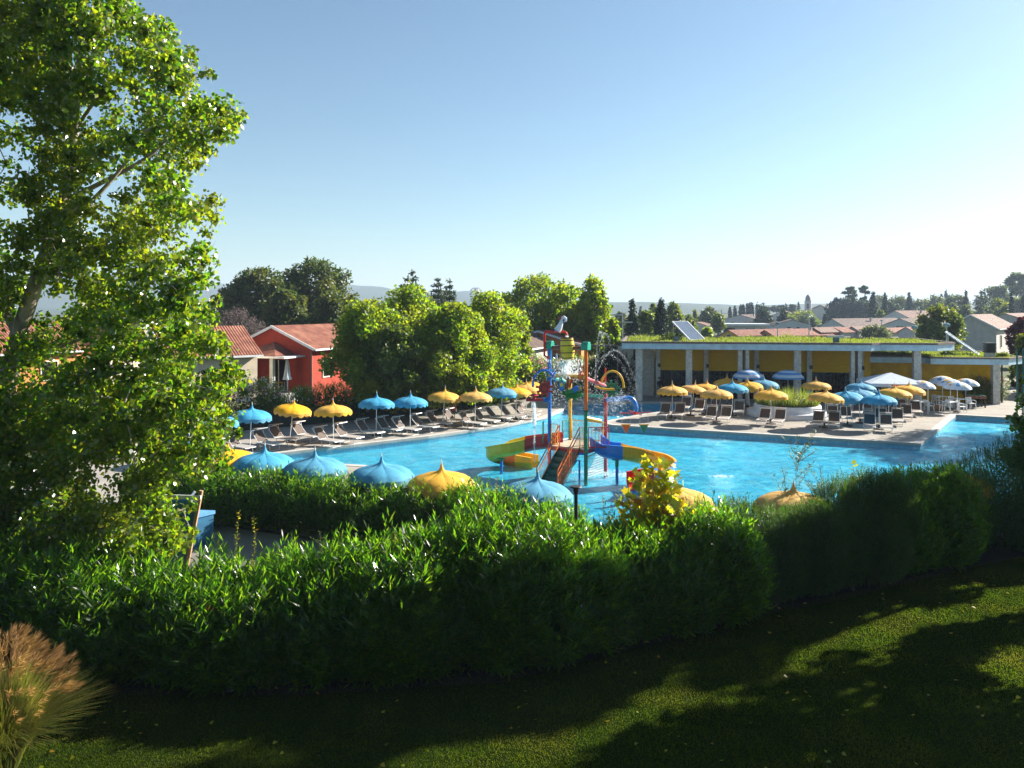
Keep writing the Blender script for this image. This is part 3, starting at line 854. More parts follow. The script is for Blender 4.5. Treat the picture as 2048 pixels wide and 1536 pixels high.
def place(key, maker, loc, label, cat, group, rz=0, tilt=(0, 0), scale=1.0):
    if key not in PROTO:
        o = maker(); PROTO[key] = o
    else:
        o = copy_tree(PROTO[key])
    o.location = loc; o.rotation_euler = (tilt[0], tilt[1], rz); o.scale = (scale,) * 3
    tag(o, label, cat, group); return o

def make_ad_umbrella(kind):
    o = thing('table_umbrella', (0, 0, 0), 'x', 'umbrella')
    prof = [(.01, 2.42), (.12, 2.415), (.35, 2.37), (.6, 2.27), (.82, 2.13), (.98, 1.97), (1.0, 1.86)]
    ribs, per = 8, 8; n = ribs * per; vs = []; fs = []; ms = []
    for r, z in prof:
        for j in range(n):
            u = (j % per) / per; b = math.sin(math.pi * u); a = 2 * math.pi * j / n
            rr = r * (1 - .05 * (r) * (1 - b)); vs.append((rr * math.cos(a), rr * math.sin(a), z))
    mb = MB()
    for i in range(len(prof) - 1):
        for j in range(n):
            j2 = (j + 1) % n; panel = j // per
            if kind == 'ad':
                mb.cur = 1 if (i == 0 or (i == 3 and panel % 2 == 0 and 2 <= j % per <= 4) or (i in (1, 2) and panel % 4 == 1)) else (2 if (i in (2, 3) and panel % 2 == 1 and 2 <= j % per <= 5) else 0)
            else:
                mb.cur = 1 if i in (2, 4) else 0
            mb.add([], []); b = len(mb.v)
            q = [vs[i * n + j], vs[(i + 1) * n + j], vs[(i + 1) * n + j2], vs[i * n + j2]]
            mb.add(q, [(0, 1, 2, 3)])
    mats = [M['tent'], M['umb_yellow'], M['stripe_blue']] if kind == 'ad' else [M['stripe_blue'], M['tent']]
    c = mb.build('canopy', mats, o)
    bm = bmesh.new(); bm.from_mesh(c.data); bmesh.ops.remove_doubles(bm, verts=bm.verts, dist=1e-4); bm.to_mesh(c.data); bm.free()
    for p in c.data.polygons: p.use_smooth = True
    mb = MB(); mb.tube([(0, 0, 0), (0, 0, 2.40)], .02, 8); mb.build('pole', M['alu'], o, smooth=True)
    mb = MB(); mb.lathe([(0, 0), (.26, 0), (.26, .08), (.05, .12), (0, .12)], 12); mb.build('base', M['base_dark'], o)
    return o

# ------------------------------------------------------------------ loungers, chairs, tables (foot towards local -Y)
def make_lounger(fab='mesh_brown'):
    o = thing('sun_lounger', (0, 0, 0), 'x', 'sun lounger')
    mb = MB()
    for s in (-1, 1):
        mb.tube([(s * .32, -.98, .34), (s * .32, -.9, .37), (s * .32, .32, .37)], .018, 6)
        mb.tube([(s * .32, .22, .37), (s * .32, .80, .93)], .017, 6)
    for y, z in ((-.98, .34), (.28, .37), (.80, .93)): mb.tube([(-.32, y, z), (.32, y, z)], .016, 6)
    mb.build('frame', M['alu'], o, smooth=True)
    mb = MB(); mb.box((0, -.34, .372), (.60, 1.22, .012)); mb.build('seat', M['mesh_seat'], o)
    mb = MB(); mb.bar((0, .26, .41), (0, .785, .915), .014, .60, (1, 0, 0)); 
    b = mb.build('backrest', M[fab], o)
    for y in (-.72, .10):
        mb = MB(); mb.tube([(-.30, y, .36), (-.30, y - .05, .02), (.30, y - .05, .02), (.30, y, .36)], .016, 6); mb.build('leg', M['alu'], o, smooth=True)
    mb = MB(); mb.tube([(-.32, .60, .72), (-.33, .66, 1.06), (-.33, .28, 1.08), (.33, .28, 1.08), (.33, .66, 1.06), (.32, .60, .72)], .013, 6)
    sh = mb.build('shade_arm', M['alu'], o, smooth=True)
    mb = MB(); mb.box((0, .47, 1.085), (.63, .38, .01)); mb.build('shade', M[fab], o)
    return o
def make_flat_lounger():
    o = make_lounger()
    for c in list(o.children):
        if c.name.split('.')[0] in ('shade', 'shade_arm'): bpy.data.objects.remove(c)
    return o
def make_chair():
    o = thing('plastic_chair', (0, 0, 0), 'x', 'chair')
    mb = MB(); mb.box((0, 0, .43), (.46, .44, .03)); mb.build('seat', M['plastic'], o, bevel=.01)
    mb = MB()
    for i in range(5): mb.bar((-.17 + i * .085, .21, .45), (-.17 + i * .085, .30, .84), .018, .05, (1, 0, 0))
    mb.bar((-.22, .31, .85), (.22, .31, .85), .07, .022); mb.bar((-.22, .22, .45), (-.22, .31, .85), .022, .04, (1, 0, 0)); mb.bar((.22, .22, .45), (.22, .31, .85), .022, .04, (1, 0, 0))
    mb.build('backrest', M['plastic'], o)
    for s in (-1, 1):
        mb = MB(); mb.tube([(s * .24, .24, .64), (s * .26, 0, .65), (s * .25, -.22, .62), (s * .24, -.23, .44)], .022, 6); mb.build('armrest', M['plastic'], o, smooth=True)
        for y in (-.2, .22):
            mb = MB(); mb.tube([(s * .21, y, .43), (s * .24, y * 1.15, 0)], [.032, .02], 6); mb.build('leg', M['plastic'], o, smooth=True)
    return o
def make_table():
    o = thing('plastic_table', (0, 0, 0), 'x', 'table')
    mb = MB(); mb.box((0, 0, .72), (.82, .82, .04)); mb.build('table_top', M['plastic'], o, bevel=.015)
    for sx in (-1, 1):
        for sy in (-1, 1):
            mb = MB(); mb.tube([(sx * .33, sy * .33, .70), (sx * .37, sy * .37, 0)], [.045, .03], 6); mb.build('leg', M['plastic'], o, smooth=True)
    return o

# ------------------------------------------------------------------ houses
def house(name, loc, w, d, e, r, rz, wall, roof, label, cat='house', windows=(), group=None, chimney=None, verge=True, oh=.4, parts=True, door=None):
    """gable front along local x at y=0, ridge along local y; windows: (face, pos, z, w, h[, arched])"""
    o = thing(name, loc, label, cat, group, rz)
    mb = MB(); hw = w / 2
    vs = [(-hw, 0, -1), (hw, 0, -1), (hw, 0, e), (0, 0, r), (-hw, 0, e), (-hw, d, -1), (hw, d, -1), (hw, d, e), (0, d, r), (-hw, d, e)]
    mb.add(vs, [(0, 1, 2, 3, 4), (6, 5, 9, 8, 7), (1, 6, 7, 2), (5, 0, 4, 9)])
    mb.build('wall', M[wall], o)
    mb = MB(); sl = (r - e) / hw; th = .14
    for s in (-1, 1):
        x1 = s * (hw + oh); z1 = e - sl * oh
        a = [(0, -oh * .6, r + .03), (x1, -oh * .6, z1 + .03), (x1, d + oh * .6, z1 + .03), (0, d + oh * .6, r + .03)]
        b = [(x, y, z + th) for x, y, z in a]
        mb.add(a + b, [(3, 2, 1, 0), (4, 5, 6, 7), (0, 1, 5, 4), (1, 2, 6, 5), (2, 3, 7, 6)])
    rf = mb.build('roof', M[roof], o)
    if verge:
        mb = MB()
        for s in (-1, 1):
            mb.bar((0, -oh * .6 - .03, r + .08), (s * (hw + oh), -oh * .6 - .03, e - sl * oh + .08), .2, .06, (0, 1, 0))
            mb.bar((s * (hw + oh + .06), -oh * .6, e - sl * oh + .06), (s * (hw + oh + .06), d + oh * .6, e - sl * oh + .06), .12, .13)
        mb.build('gutter', M['gutter'], o)
    if chimney:
        mb = MB(); mb.box((chimney[0], chimney[1], chimney[2]), (.5, .5, 1.1)); mb.box((chimney[0], chimney[1], chimney[2] + .6), (.66, .66, .12)); mb.build('chimney', M['grey_wall'], o)
    for wi in windows:
        face, pos, z, ww, hh = wi[:5]
        if face == 'front': c = Vector((pos, 0, z)); u = Vector((1, 0, 0)); nn = Vector((0, -1, 0))
        elif face == 'right': c = Vector((hw, pos, z)); u = Vector((0, 1, 0)); nn = Vector((1, 0, 0))
        else: c = Vector((-hw, pos, z)); u = Vector((0, -1, 0)); nn = Vector((-1, 0, 0))
        mb = MB(); up = Vector((0, 0, 1)); fw = .09
        def slab(cc, sx, sz, dep):
            q = [cc + u * (a * sx / 2) + up * (b * sz / 2) + nn * k for k in (0, dep) for a, b in ((-1, -1), (1, -1), (1, 1), (-1, 1))]
            return q, [(0, 1, 2, 3), (4, 5, 6, 7), (0, 1, 5, 4), (1, 2, 6, 5), (2, 3, 7, 6), (3, 0, 4, 7)]
        for cc, sx, sz in ((c + up * (hh / 2 + fw / 2), ww + 2 * fw, fw), (c - up * (hh / 2 + fw / 2), ww + 2 * fw, fw), (c + u * (ww / 2 + fw / 2), fw, hh), (c - u * (ww / 2 + fw / 2), fw, hh)):
            mb.add(*slab(cc, sx, sz, .07))
        f = mb.build('window', M['frame'], o)
        mb = MB(); mb.add(*slab(c, ww, hh, .015)); mb.build('pane', M['darkglass'], f)
    if door:
        mb = MB(); face, pos, ww, hh = door
        if face == 'front': mb.box((pos, -.02, hh / 2), (ww, .05, hh))
        else: mb.box((hw + .02, pos, hh / 2), (.05, ww, hh))
        mb.build('door', M['shutterwood'], o)
    return o

def parasol_closed(loc, label):
    o = thing('closed_parasol', loc, label, 'umbrella', None)
    mb = MB(); n = 16; vs = []; fs = []
    prof = [(.03, 2.55), (.07, 2.4), (.11, 2.1), (.15, 1.7), (.21, 1.2), (.27, .95)]
    for r, z in prof:
        for j in range(n):
            a = 2 * math.pi * j / n; k = 1 + (.28 if j % 2 else -.16)
            vs.append((r * k * math.cos(a), r * k * math.sin(a), z + (.05 if j % 2 else 0)))
    for i in range(len(prof) - 1):
        for j in range(n): fs.append((i * n + j, (i + 1) * n + j, (i + 1) * n + (j + 1) % n, i * n + (j + 1) % n))
    mb.add(vs, fs); mb.build('canopy', M['tent'], o, smooth=True)
    mb = MB(); mb.tube([(0, 0, 0), (0, 0, 2.62)], .025, 6); mb.build('pole', M['alu'], o)
    mb = MB(); mb.box((0, 0, .05), (.5, .5, .1)); mb.build('base', M['base_dark'], o)
    return o
# ================================================================== the umbrellas and loungers of the far-left deck
def AU(px, py): return F * (CAMZ - 2.58) / (py - HY)
LEFT_U = [  # px apex, py apex, colour, label, phrase used for its loungers, lean
    (432, 817, 'blue', 'blue scalloped umbrella half hidden by poplar leaves, beside the loungers of the curved deck', 'blue umbrella in the poplar leaves', (0, 0)),
    (503, 804, 'blue', 'blue scalloped umbrella just clear of the poplar, before the cream house wall', 'blue umbrella just clear of the poplar', (.02, .05)),
    (588.5, 793, 'yellow', 'tilted yellow scalloped umbrella below the red house porch', 'tilted yellow umbrella below the porch', (.03, .13)),
    (667, 795, 'yellow', 'upright yellow umbrella below the red house window, finial missing', 'yellow umbrella below the red house window', (0, 0)),
    (752, 784, 'blue', 'blue scalloped umbrella before the dark foot of the first bright tree', 'blue umbrella under the first bright tree', (0, 0)),
    (821.5, 780, 'blue', 'blue umbrella touching another blue one, next to the yellow pair', 'blue umbrella next to the yellow pair', (0, 0.02)),
    (889, 772, 'yellow', 'yellow umbrella right above the small red sign', 'yellow umbrella above the small red sign', (.02, .06)),
    (952, 772, 'yellow', 'yellow umbrella between the red sign and the teal-blue umbrella', 'yellow umbrella just past the red sign', (0, .03)),
    (1003, 765, 'blue', 'lone teal-blue umbrella overlapping a cluster of three yellow ones', 'lone blue umbrella by the yellow cluster', (0, .01)),
    (1033, 763, 'yellow', 'front yellow umbrella of the cluster of three beside the play structure', 'front yellow umbrella of the cluster', (0, .02)),
    (1054, 760, 'yellow', 'middle yellow umbrella of the cluster of three beside the play structure', 'middle yellow umbrella of the cluster', (0, .02)),
    (1063, 756, 'yellow', 'rearmost yellow umbrella of the cluster of three beside the play structure', 'rearmost yellow umbrella of the cluster', (0, 0)),
]
rr = random.Random(21)
RZL = math.atan2(.85, .53)          # foot (-Y local) towards the water at (+.85,-.53)
for i, (px, py, colr, lab, ph, ln) in enumerate(LEFT_U):
    Y = AU(px, py); P = Vector(((px - 1024) / F * Y, Y, .012))
    P2 = P - Vector((math.sin(ln[1]) * 2.3, math.sin(-ln[0]) * 2.3, 0))
    ln = (ln[0] + rr.uniform(-.025, .025), ln[1] + rr.uniform(-.025, .025))
    place('umb_' + colr, lambda c=colr: make_umbrella('umb_' + c), P2, lab, 'umbrella', 'umbrellas along the curved deck', rr.uniform(0, .7), ln, rr.uniform(.98, 1.05))
    row = Vector((.70, .70, 0)); ft = Vector((.85, -.53, 0))
    for s, word in ((-1, 'near'), (1, 'far')):
        if i == 0 and s == -1: continue
        if i in (10, 11) and s == 1: continue
        q = P2 + row * (.72 * s) + ft * (.25 + rr.uniform(-.1, .1))
        place('lounger', make_lounger, q, f'taupe sun lounger on the {word} side of the {ph}'[:160], 'sun lounger', 'loungers along the curved deck', math.atan2(ft.y, ft.x) + math.pi / 2 + rr.uniform(-.07, .07))

# near row between the hedge and the pool
NEAR_U = [
    (455, 884, 'yellow', 'low yellow umbrella half hidden in the poplar leaves near the water', (0, 0)),
    (525, 889, 'blue', 'big blue umbrella in front of the hedge, beside the half hidden yellow one', (.02, .03)),
    (629, 898, 'blue', 'big blue umbrella in front of the hedge, overlapping its blue neighbour', (.02, 0)),
    (763, 911, 'blue', 'blue umbrella sunk behind the hedge, between a blue pair and a yellow one', (0, 0)),
    (883, 925, 'yellow', 'yellow umbrella behind the hedge tips, before the yellow slide', (0, 0)),
    (1069, 942, 'blue', 'large pale-lit blue umbrella in front of the stairs, beside the bollard lamp', (0, .04)),
    (1352, 957, 'yellow', 'yellow umbrella behind the yellow-leaved sapling', (0, 0)),
    (1587, 964, 'yellow', 'yellow umbrella behind the tall feathery sprig', (0, 0)),
    (1908, 927, 'yellow', 'yellow umbrella with only its tip above the dark shrubs', (0, 0)),
    (378, 868, 'blue', 'blue umbrella glimpsed through the poplar leaves near the water', (0, 0)),
]
for i, (px, py, colr, lab, ln) in enumerate(NEAR_U):
    Y = AU(px, py); P = Vector(((px - 1024) / F * Y, Y, .012))
    place('umb_' + colr, lambda c=colr: make_umbrella('umb_' + c), P, lab, 'umbrella', 'umbrellas between the hedge and the pool', rr.uniform(0, .7), ln, 1.04)

# terrace
TERR_U = [
    (1344.5, 761, 'yellow', 'yellow umbrella at the narrow end of the paved terrace', (0, 0)),
    (1392, 758, 'yellow', 'leaning yellow umbrella on the terrace, its pole slanting', (.05, .16)),
    (1414, 756, 'yellow', 'yellow umbrella tucked behind the leaning yellow one', (0, .05)),
    (1454, 746, 'yellow', 'shaded yellow umbrella close under the porch between striped and plain ones', (0, 0)),
    (1433, 766, 'yellow', 'yellow umbrella in front of the blue one on the terrace', (0, 0)),
    (1465, 758, 'blue', 'blue umbrella between two yellow ones near the planter', (0, 0)),
    (1493, 753, 'yellow', 'yellow umbrella leaning away beside the striped parasol', (0, -.12)),
    (1527, 751, 'blue', 'dark shaded blue umbrella between the two striped parasols', (0, 0)),
    (1542, 769, 'yellow', 'yellow umbrella standing in front of the white round planter', (0, 0)),
    (1632, 751, 'yellow', 'shaded yellow umbrella behind the planter grasses', (0, 0)),
    (1653, 774, 'yellow', 'yellow umbrella at the end of the white planter', (.03, .05)),
    (1686, 772, 'blue', 'blue umbrella right behind the yellow one at the planter end', (.02, -.14)),
    (1716, 768, 'blue', 'middle blue umbrella of the tight row of three', (0, -.06)),
    (1723, 755, 'blue', 'rear blue umbrella overlapping the white gazebo roof', (0, .05)),
    (1758, 776, 'blue', 'front blue umbrella with deep folds, nearest the terrace corner', (0, 0)),
    (1780, 766, 'blue', 'blue umbrella between the front blue one and the yellow pair', (0, .05)),
    (1790, 767, 'yellow', 'yellow umbrella half hidden behind a blue canopy', (0, .05)),
    (1818, 760, 'yellow', 'yellow umbrella beside the white and yellow table umbrella', (0, .07)),
]
for i, (px, py, colr, lab, ln) in enumerate(TERR_U):
    Y = AU(px, py); P = Vector(((px - 1024) / F * Y, Y, .012)) - Vector((math.sin(ln[1]) * 2.3, -math.sin(ln[0]) * 2.3, 0))
    place('umb_' + colr, lambda c=colr: make_umbrella('umb_' + c), P, lab, 'umbrella', 'umbrellas on the paved terrace', rr.uniform(0, .7), ln, rr.uniform(.97, 1.03))
TERR_L = [  # px of the backrest, py of the front feet, label, variant
    (1331, 839, 'brown lounger left of the pole at the terrace narrow end', ''),
    (1361, 839, 'brown lounger right of the pole at the terrace narrow end', ''),
    (1400, 830, 'brown lounger with raised shade under the leaning yellow umbrella', ''),
    (1424, 846, 'brown lounger left of the pole of the front yellow umbrella before the blue one', ''),
    (1454, 847, 'brown lounger right of the pole of the front yellow umbrella before the blue one', ''),
    (1482, 833, 'brown lounger with shade under the blue umbrella near the planter', ''),
    (1374, 824, 'brown lounger behind the one with raised shade by the far pool arm', ''),
    (1432, 822, 'brown lounger in the shade behind the terrace front rows', ''),
    (1532, 851, 'brown lounger left of the pole in front of the white planter', ''),
    (1563, 853, 'brown lounger right of the pole in front of the white planter', ''),
    (1641, 857, 'brown lounger left of the pole at the planter end', ''),
    (1674, 859, 'brown lounger right of the pole at the planter end', ''),
    (1669, 844, 'brown lounger close behind the pair at the planter end', ''),
    (1699, 846, 'brown lounger between the planter pair and the front blue umbrella', ''),
    (1689, 834, 'tall backed brown lounger with white hoop under the blue row', ''),
    (1721, 835, 'white framed brown lounger with white hoop behind the front blue umbrella', ''),
    (1740, 829, 'brown lounger in front of the gazebo in the rear row', ''),
    (1746, 864, 'navy covered lounger at the foot of the front blue umbrella', 'n'),
    (1780, 865, 'brown lounger on the pool side of the front blue umbrella', ''),
    (1768, 850, 'navy lounger half hidden behind the front blue umbrella pole', 'n'),
    (1802, 852, 'brown lounger beside the pole of the second blue umbrella at the corner', ''),
    (1784, 839, 'brown lounger in the middle row below the yellow pair', ''),
    (1820, 842, 'brown lounger at the pool end of the middle row', ''),
    (1839, 833, 'brown lounger at the pool end of the rear row by the white tables', ''),
    (1810, 829, 'brown lounger in the rear row below the half hidden yellow umbrella', ''),
]
for px, py, lab, var in TERR_L:
    P = G(px, py, .012) + Vector((.0, .45, 0)); P.z = .012
    place('lounger' + var, (lambda: make_lounger('navy')) if var else make_lounger, P, lab, 'sun lounger', 'loungers on the paved terrace', -.42 + rr.uniform(-.09, .09))

# striped parasols, white and yellow table umbrellas
for px, py, lab in ((1497, 739, 'blue and white striped parasol beside the leaning yellow umbrella, in porch shade'), (1576, 740, 'blue and white striped parasol above the planter, in porch shade')):
    Y = 57.3; zt = CAMZ - (py - HY) / F * Y
    place('stripe', lambda: make_ad_umbrella('stripe'), Vector(((px - 1024) / F * Y, Y, .012)), lab, 'umbrella', 'striped parasols by the porch', 0, (0, 0), zt / 2.42)
AD = [(1841, 761, 54, 'white and yellow table umbrella beside the gazebo'), (1885, 752, 57.4, 'rearmost white and yellow table umbrella against the concrete pillar'),
      (1900, 758, 56, 'white and yellow table umbrella between the front and rearmost ones'), (1914, 763, 54.5, 'front white and blue table umbrella over the white table'), (1931, 757, 57.2, 'white and yellow table umbrella nearest the foosball table')]
for px, py, Y, lab in AD:
    zt = CAMZ - (py - HY) / F * Y
    place('ad', lambda: make_ad_umbrella('ad'), Vector(((px - 1024) / F * Y, Y, .012)), lab, 'umbrella', 'white umbrellas over the tables', rr.uniform(0, 6), (0, .03), zt / 2.42)
TB = [(1907, 825, 'white plastic table in front, under the white and blue umbrella'), (1848, 824, 'white plastic table beside the rear loungers'), (1884, 812, 'white plastic table against the concrete pillar'), (1925, 818, 'white plastic table behind the front one')]
for px, py, lab in TB:
    place('table', make_table, G(px, py, .012) + Vector((0, .4, 0)), lab, 'table', 'white plastic tables', .25)
CH = [(1862, 824, 1.7, 'white plastic chair facing the table beside the rear loungers'), (1880, 812, 1.5, 'white plastic chair by the pillar, seen from its side'), (1893, 824, -1.3, 'white plastic chair drawn up to the front table on its planter side'),
      (1928, 826, 1.4, 'white plastic chair drawn up to the front table on its pool side'), (1946, 819, .1, 'white plastic chair facing away before the foosball table'), (1911, 817, .1, 'white plastic chair behind the front table')]
for px, py, rz, lab in CH:
    place('chair', make_chair, G(px, py, .012) + Vector((0, .25, 0)), lab, 'chair', 'white plastic chairs', rz)

# gazebo
c = at(1782, 747, 55.6); c.z = .012
o = thing('gazebo', c, 'white gazebo with a pitched canvas roof behind the blue umbrellas', 'gazebo', None, -.2)
mb = MB(); q = 1.95; mb.add([(-q, -q, 2.12), (q, -q, 2.12), (q, q, 2.12), (-q, q, 2.12), (0, 0, 2.78)], [(0, 1, 4), (1, 2, 4), (2, 3, 4), (3, 0, 4)])
cn = mb.build('canopy', M['tent'], o)
mb = MB()
for a, b in (((-q, -q), (q, -q)), ((q, -q), (q, q)), ((q, q), (-q, q)), ((-q, q), (-q, -q))):
    mb.poly([(*a, 2.118), (*b, 2.118), (*b, 1.88), (*a, 1.88)])
v = mb.build('valance', M['tent'], cn)
mb = MB(); mb.cur = 0
for i in range(7):
    mb.cur = 0 if i < 5 else 1
    mb.box((-.45 + i * .13, -q - .012, 2.0), (.09, .012, .09))
mb.build('lettering', [M['p_redb'], M['p_blue']], v)
for sx in (-1, 1):
    for sy in (-1, 1):
        mb = MB(); mb.box((sx * (q - .04), sy * (q - .04), 1.05), (.05, .05, 2.12)); mb.build('leg', M['alu'], o)

# foosball table, crate planter, bins, pots
o = thing('foosball_table', G(1958, 816, .012) + Vector((0, .5, 0)), 'dark red foosball table against the ochre wall', 'game table', None, -.18)
mb = MB(); mb.box((0, 0, .80), (1.35, .72, .24)); mb.build('cabinet', M['p_brown'], o, bevel=.015)
mb = MB(); mb.box((0, 0, .925), (1.22, .6, .02)); mb.build('playfield', M['p_green'], o)
for sx in (-1, 1):
    for sy in (-1, 1):
        mb = MB(); mb.bar((sx * .55, sy * .27, .7), (sx * .6, sy * .30, 0), .08, .08); mb.build('leg', M['base_dark'], o)
for i in range(4):
    mb = MB(); mb.tube([(-.45 + i * .3, -.58, .88), (-.45 + i * .3, .58, .88)], .012, 6); mb.tube([(-.45 + i * .3, -.66, .88), (-.45 + i * .3, -.54, .88)], .022, 6); mb.build('rod', M['steel'], o)
o = thing('planter_box', G(1877, 822, .012) + Vector((0, .3, 0)), 'dark brown planter box beside the white chairs', 'planter', None, -.1)
mb = MB(); mb.prism([(-.45, -.22), (.45, -.22), (.45, .22), (-.45, .22)], 0, .45); mb.build('box', M['base_dark'], o, bevel=.02)
mb = MB()
for i in range(5): mb.bar((-.47, -.232, .06 + i * .09), (.47, -.232, .06 + i * .09), .02, .06)
mb.build('slat', M['wood'], o)
o = thing('bin', G(1997, 806, .012) + Vector((0, .3, 0)), 'dark green round bin at the corner of the ochre wall', 'bin')
mb = MB(); mb.lathe([(.0, 0), (.28, 0), (.33, .85), (.0, .85)], 16); mb.build('drum', M['rubber'], o, smooth=True)
mb = MB(); mb.lathe([(.36, .86), (.35, .93), (.15, 1.0), (.0, 1.0)], 16); mb.build('lid', M['rubber'], o, smooth=True)
pt = G(2007, 803, .012) + Vector((0, .8, 0)); o = thing('potted_shrub', pt, 'leafy green shrub in a pot beside the dark bin', 'plant')
mb = MB(); mb.lathe([(0, 0), (.26, 0), (.36, .45), (.32, .45), (.30, .38), (0, .38)], 14); mb.build('pot', M['terracotta'], o, smooth=True)
P, O = clump_points([(0, 0, .85), (.2, 0, .7), (-.2, .1, .75)], [.36, .3, .3], 500); V, q = leaves_from(P, O, .13, .5); np_mesh('foliage', V, q, M['plane'], o)

# round planter with grasses
pc = Vector((19.4, 52.9, .012)); o = thing('round_planter', pc, 'white round two-step planter full of tall grasses and flowers', 'planter')
mb = MB(); mb.lathe([(2.75, 0), (2.72, .30), (2.68, .36), (2.30, .36), (2.26, .40), (2.24, .74), (2.20, .80), (2.05, .80), (2.02, .70)], 48); mb.build('wall', M['planter'], o, smooth=True)
mb = MB(); mb.lathe([(2.03, .72), (0, .74)], 24); mb.build('soil', M['soil'], o)
n_ = 2600; a = RNG.uniform(0, 6.283, n_); r_ = 2.0 * np.sqrt(RNG.random(n_)); hh = 1.25 * (1 - .30 * (r_ / 2) ** 2) * (.65 + .45 * np.sin(a * 3 + 1) ** 2)
P = np.stack([r_ * np.cos(a), r_ * np.sin(a), np.full(n_, .72)], 1); D = unit(np.stack([np.cos(a) * r_ * .22, np.sin(a) * r_ * .22, np.ones(n_)], 1) + rand_dirs(n_) * .28)
l = hh * (.5 + .7 * RNG.random(n_)); V = leaf_verts(P, D, unit(rand_dirs(n_) * np.array([1, 1, .1])), l, np.full(n_, .035), .4); np_mesh('grass', V, 4, M['roofgrass'], o)
n_ = 3000; a = RNG.uniform(0, 6.283, n_); r_ = 2.15 * np.sqrt(RNG.random(n_)); P = np.stack([r_ * np.cos(a), r_ * np.sin(a), .75 + RNG.random(n_) * .75 * (1 - .3 * (r_ / 2.2) ** 2)], 1)
V, q = leaves_from(P, rand_dirs(n_), .13, .35); np_mesh('foliage', V, q, M['oak'], o)
n_ = 420; a = RNG.uniform(0, 6.283, n_); r_ = 2.1 * np.sqrt(RNG.random(n_)); P = np.stack([r_ * np.cos(a), r_ * np.sin(a), 1.0 + RNG.random(n_) * .55 * (1 - .3 * (r_ / 2.2) ** 2)], 1)
V, q = leaves_from(P, rand_dirs(n_), .085, .8); np_mesh('flower', V, q, M['whiteflower'], o)

# ================================================================== the bar pavilion
A0 = Vector((9.1, 61.2, 0)); RZB = math.atan2(-.1806, .9836)
ROT = Matrix.Translation(A0) @ Matrix.Rotation(RZB, 4, 'Z')
bp_ = thing('bar_pavilion', A0, 'long low ochre pavilion with concrete pillars and a grassy flat roof', 'building', None, RZB)
ROOF = [(0, 0), (18.8, 0), (19.7, .9), (23.8, .9), (25.6, 2.7), (25.6, 12), (0, 12)]
WING = [(24.2, 2.9), (29.6, 2.9), (31.4, 4.7), (31.4, 13), (18.2, 13), (18.2, 4.0), (24.2, 4.0)]
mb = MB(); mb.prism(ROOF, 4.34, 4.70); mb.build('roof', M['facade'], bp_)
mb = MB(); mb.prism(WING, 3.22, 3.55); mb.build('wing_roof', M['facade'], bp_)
def edge_band(ring, z0, z1, off, name, mat, only=None):
    mb = MB(); n = len(ring)
    ar = sum(ring[i][0] * ring[(i + 1) % n][1] - ring[(i + 1) % n][0] * ring[i][1] for i in range(n)); s = 1 if ar > 0 else -1
    outr = offset_ring(ring, off * s)
    for i in range(n):
        j = (i + 1) % n; a, b, c, d = ring[i], ring[j], outr[j], outr[i]
        mb.add([(*a, z0), (*b, z0), (*c, z0), (*d, z0), (*a, z1), (*b, z1), (*c, z1), (*d, z1)], [(0, 1, 2, 3), (4, 5, 6, 7), (0, 1, 5, 4), (3, 2, 6, 7)])
    return mb.build(name, mat, bp_)
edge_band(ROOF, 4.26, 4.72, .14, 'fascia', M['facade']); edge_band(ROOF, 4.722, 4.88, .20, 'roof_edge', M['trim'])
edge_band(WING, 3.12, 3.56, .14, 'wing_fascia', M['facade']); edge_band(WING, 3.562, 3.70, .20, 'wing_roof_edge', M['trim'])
for x, y, h, ww in ((1.24, .5, 4.34, .55), (5.22, .5, 4.34, .5), (9.2, .5, 4.34, .32), (9.75, .5, 4.34, .28), (13.56, .5, 4.34, .5), (17.65, .55, 4.34, .26), (18.15, .55, 4.34, .28), (22.6, 1.5, 4.34, .52), (28.9, 3.2, 3.22, .5)):
    mb = MB(); mb.box((x, y, h / 2), (ww, .5, h)); mb.build('pillar', M['column'], bp_)
for x in (2.8, 6.75, 10.8, 14.95, 18.9):
    mb = MB(); mb.box((x, 3.05, 2.17), (.38, .5, 4.34)); mb.build('pillar', M['column'], bp_)
    mb = MB(); mb.box((x + .1, 2.72, 2.75), (.22, .14, .3)); mb.build('wall_lamp', M['rubber'], bp_)
xs = (2.8, 6.75, 10.8, 14.95, 18.9)
for a, b in zip(xs[:-1], xs[1:]):
    mb = MB(); mb.box(((a + b) / 2, 3.2, 3.33), (b - a - .38, .08, 2.02)); mb.build('shutter', M['shutter'], bp_)
    mb = MB(); mb.box(((a + b) / 2, 3.26, 1.15), (b - a - .38, .04, 2.3)); wn = mb.build('glazing', M['darkglass'], bp_)
    mb = MB()
    for k in range(5): mb.box((a + .3 + (b - a - .6) * k / 4, 3.21, 1.15), (.05, .05, 2.3))
    mb.box(((a + b) / 2, 3.20, 2.30), (b - a - .38, .07, .07)); mb.build('frame', M['rubber'], wn)
mb = MB(); mb.poly([(.2, .2, 4.33), (18.8, .2, 4.33), (19.6, 1.0, 4.33), (23.6, 1.0, 4.33), (25.3, 2.8, 4.33), (25.3, 4.2, 4.33), (.2, 4.2, 4.33)]); mb.build('porch_ceiling', M['ceil'], bp_)
mb = MB(); mb.box((10.8, 8.0, 2.17), (16.4, 7.6, 4.3)); mb.build('hall', M['ochre'], bp_)
mb = MB(); mb.box((.9, 3.9, 2.17), (3.2, .2, 4.3)); mb.build('end_wall', M['column'], bp_)
mb = MB(); mb.box((1.0, 3.78, 3.55), (.55, .05, .9)); mb.build('window', M['darkglass'], bp_)
mb = MB(); mb.bar((19.08, 3.3, 2.17), (19.9, 4.0, 2.17), .12, 4.3, (0, 0, 1)); mb.build('angled_wall', M['ochre'], bp_)
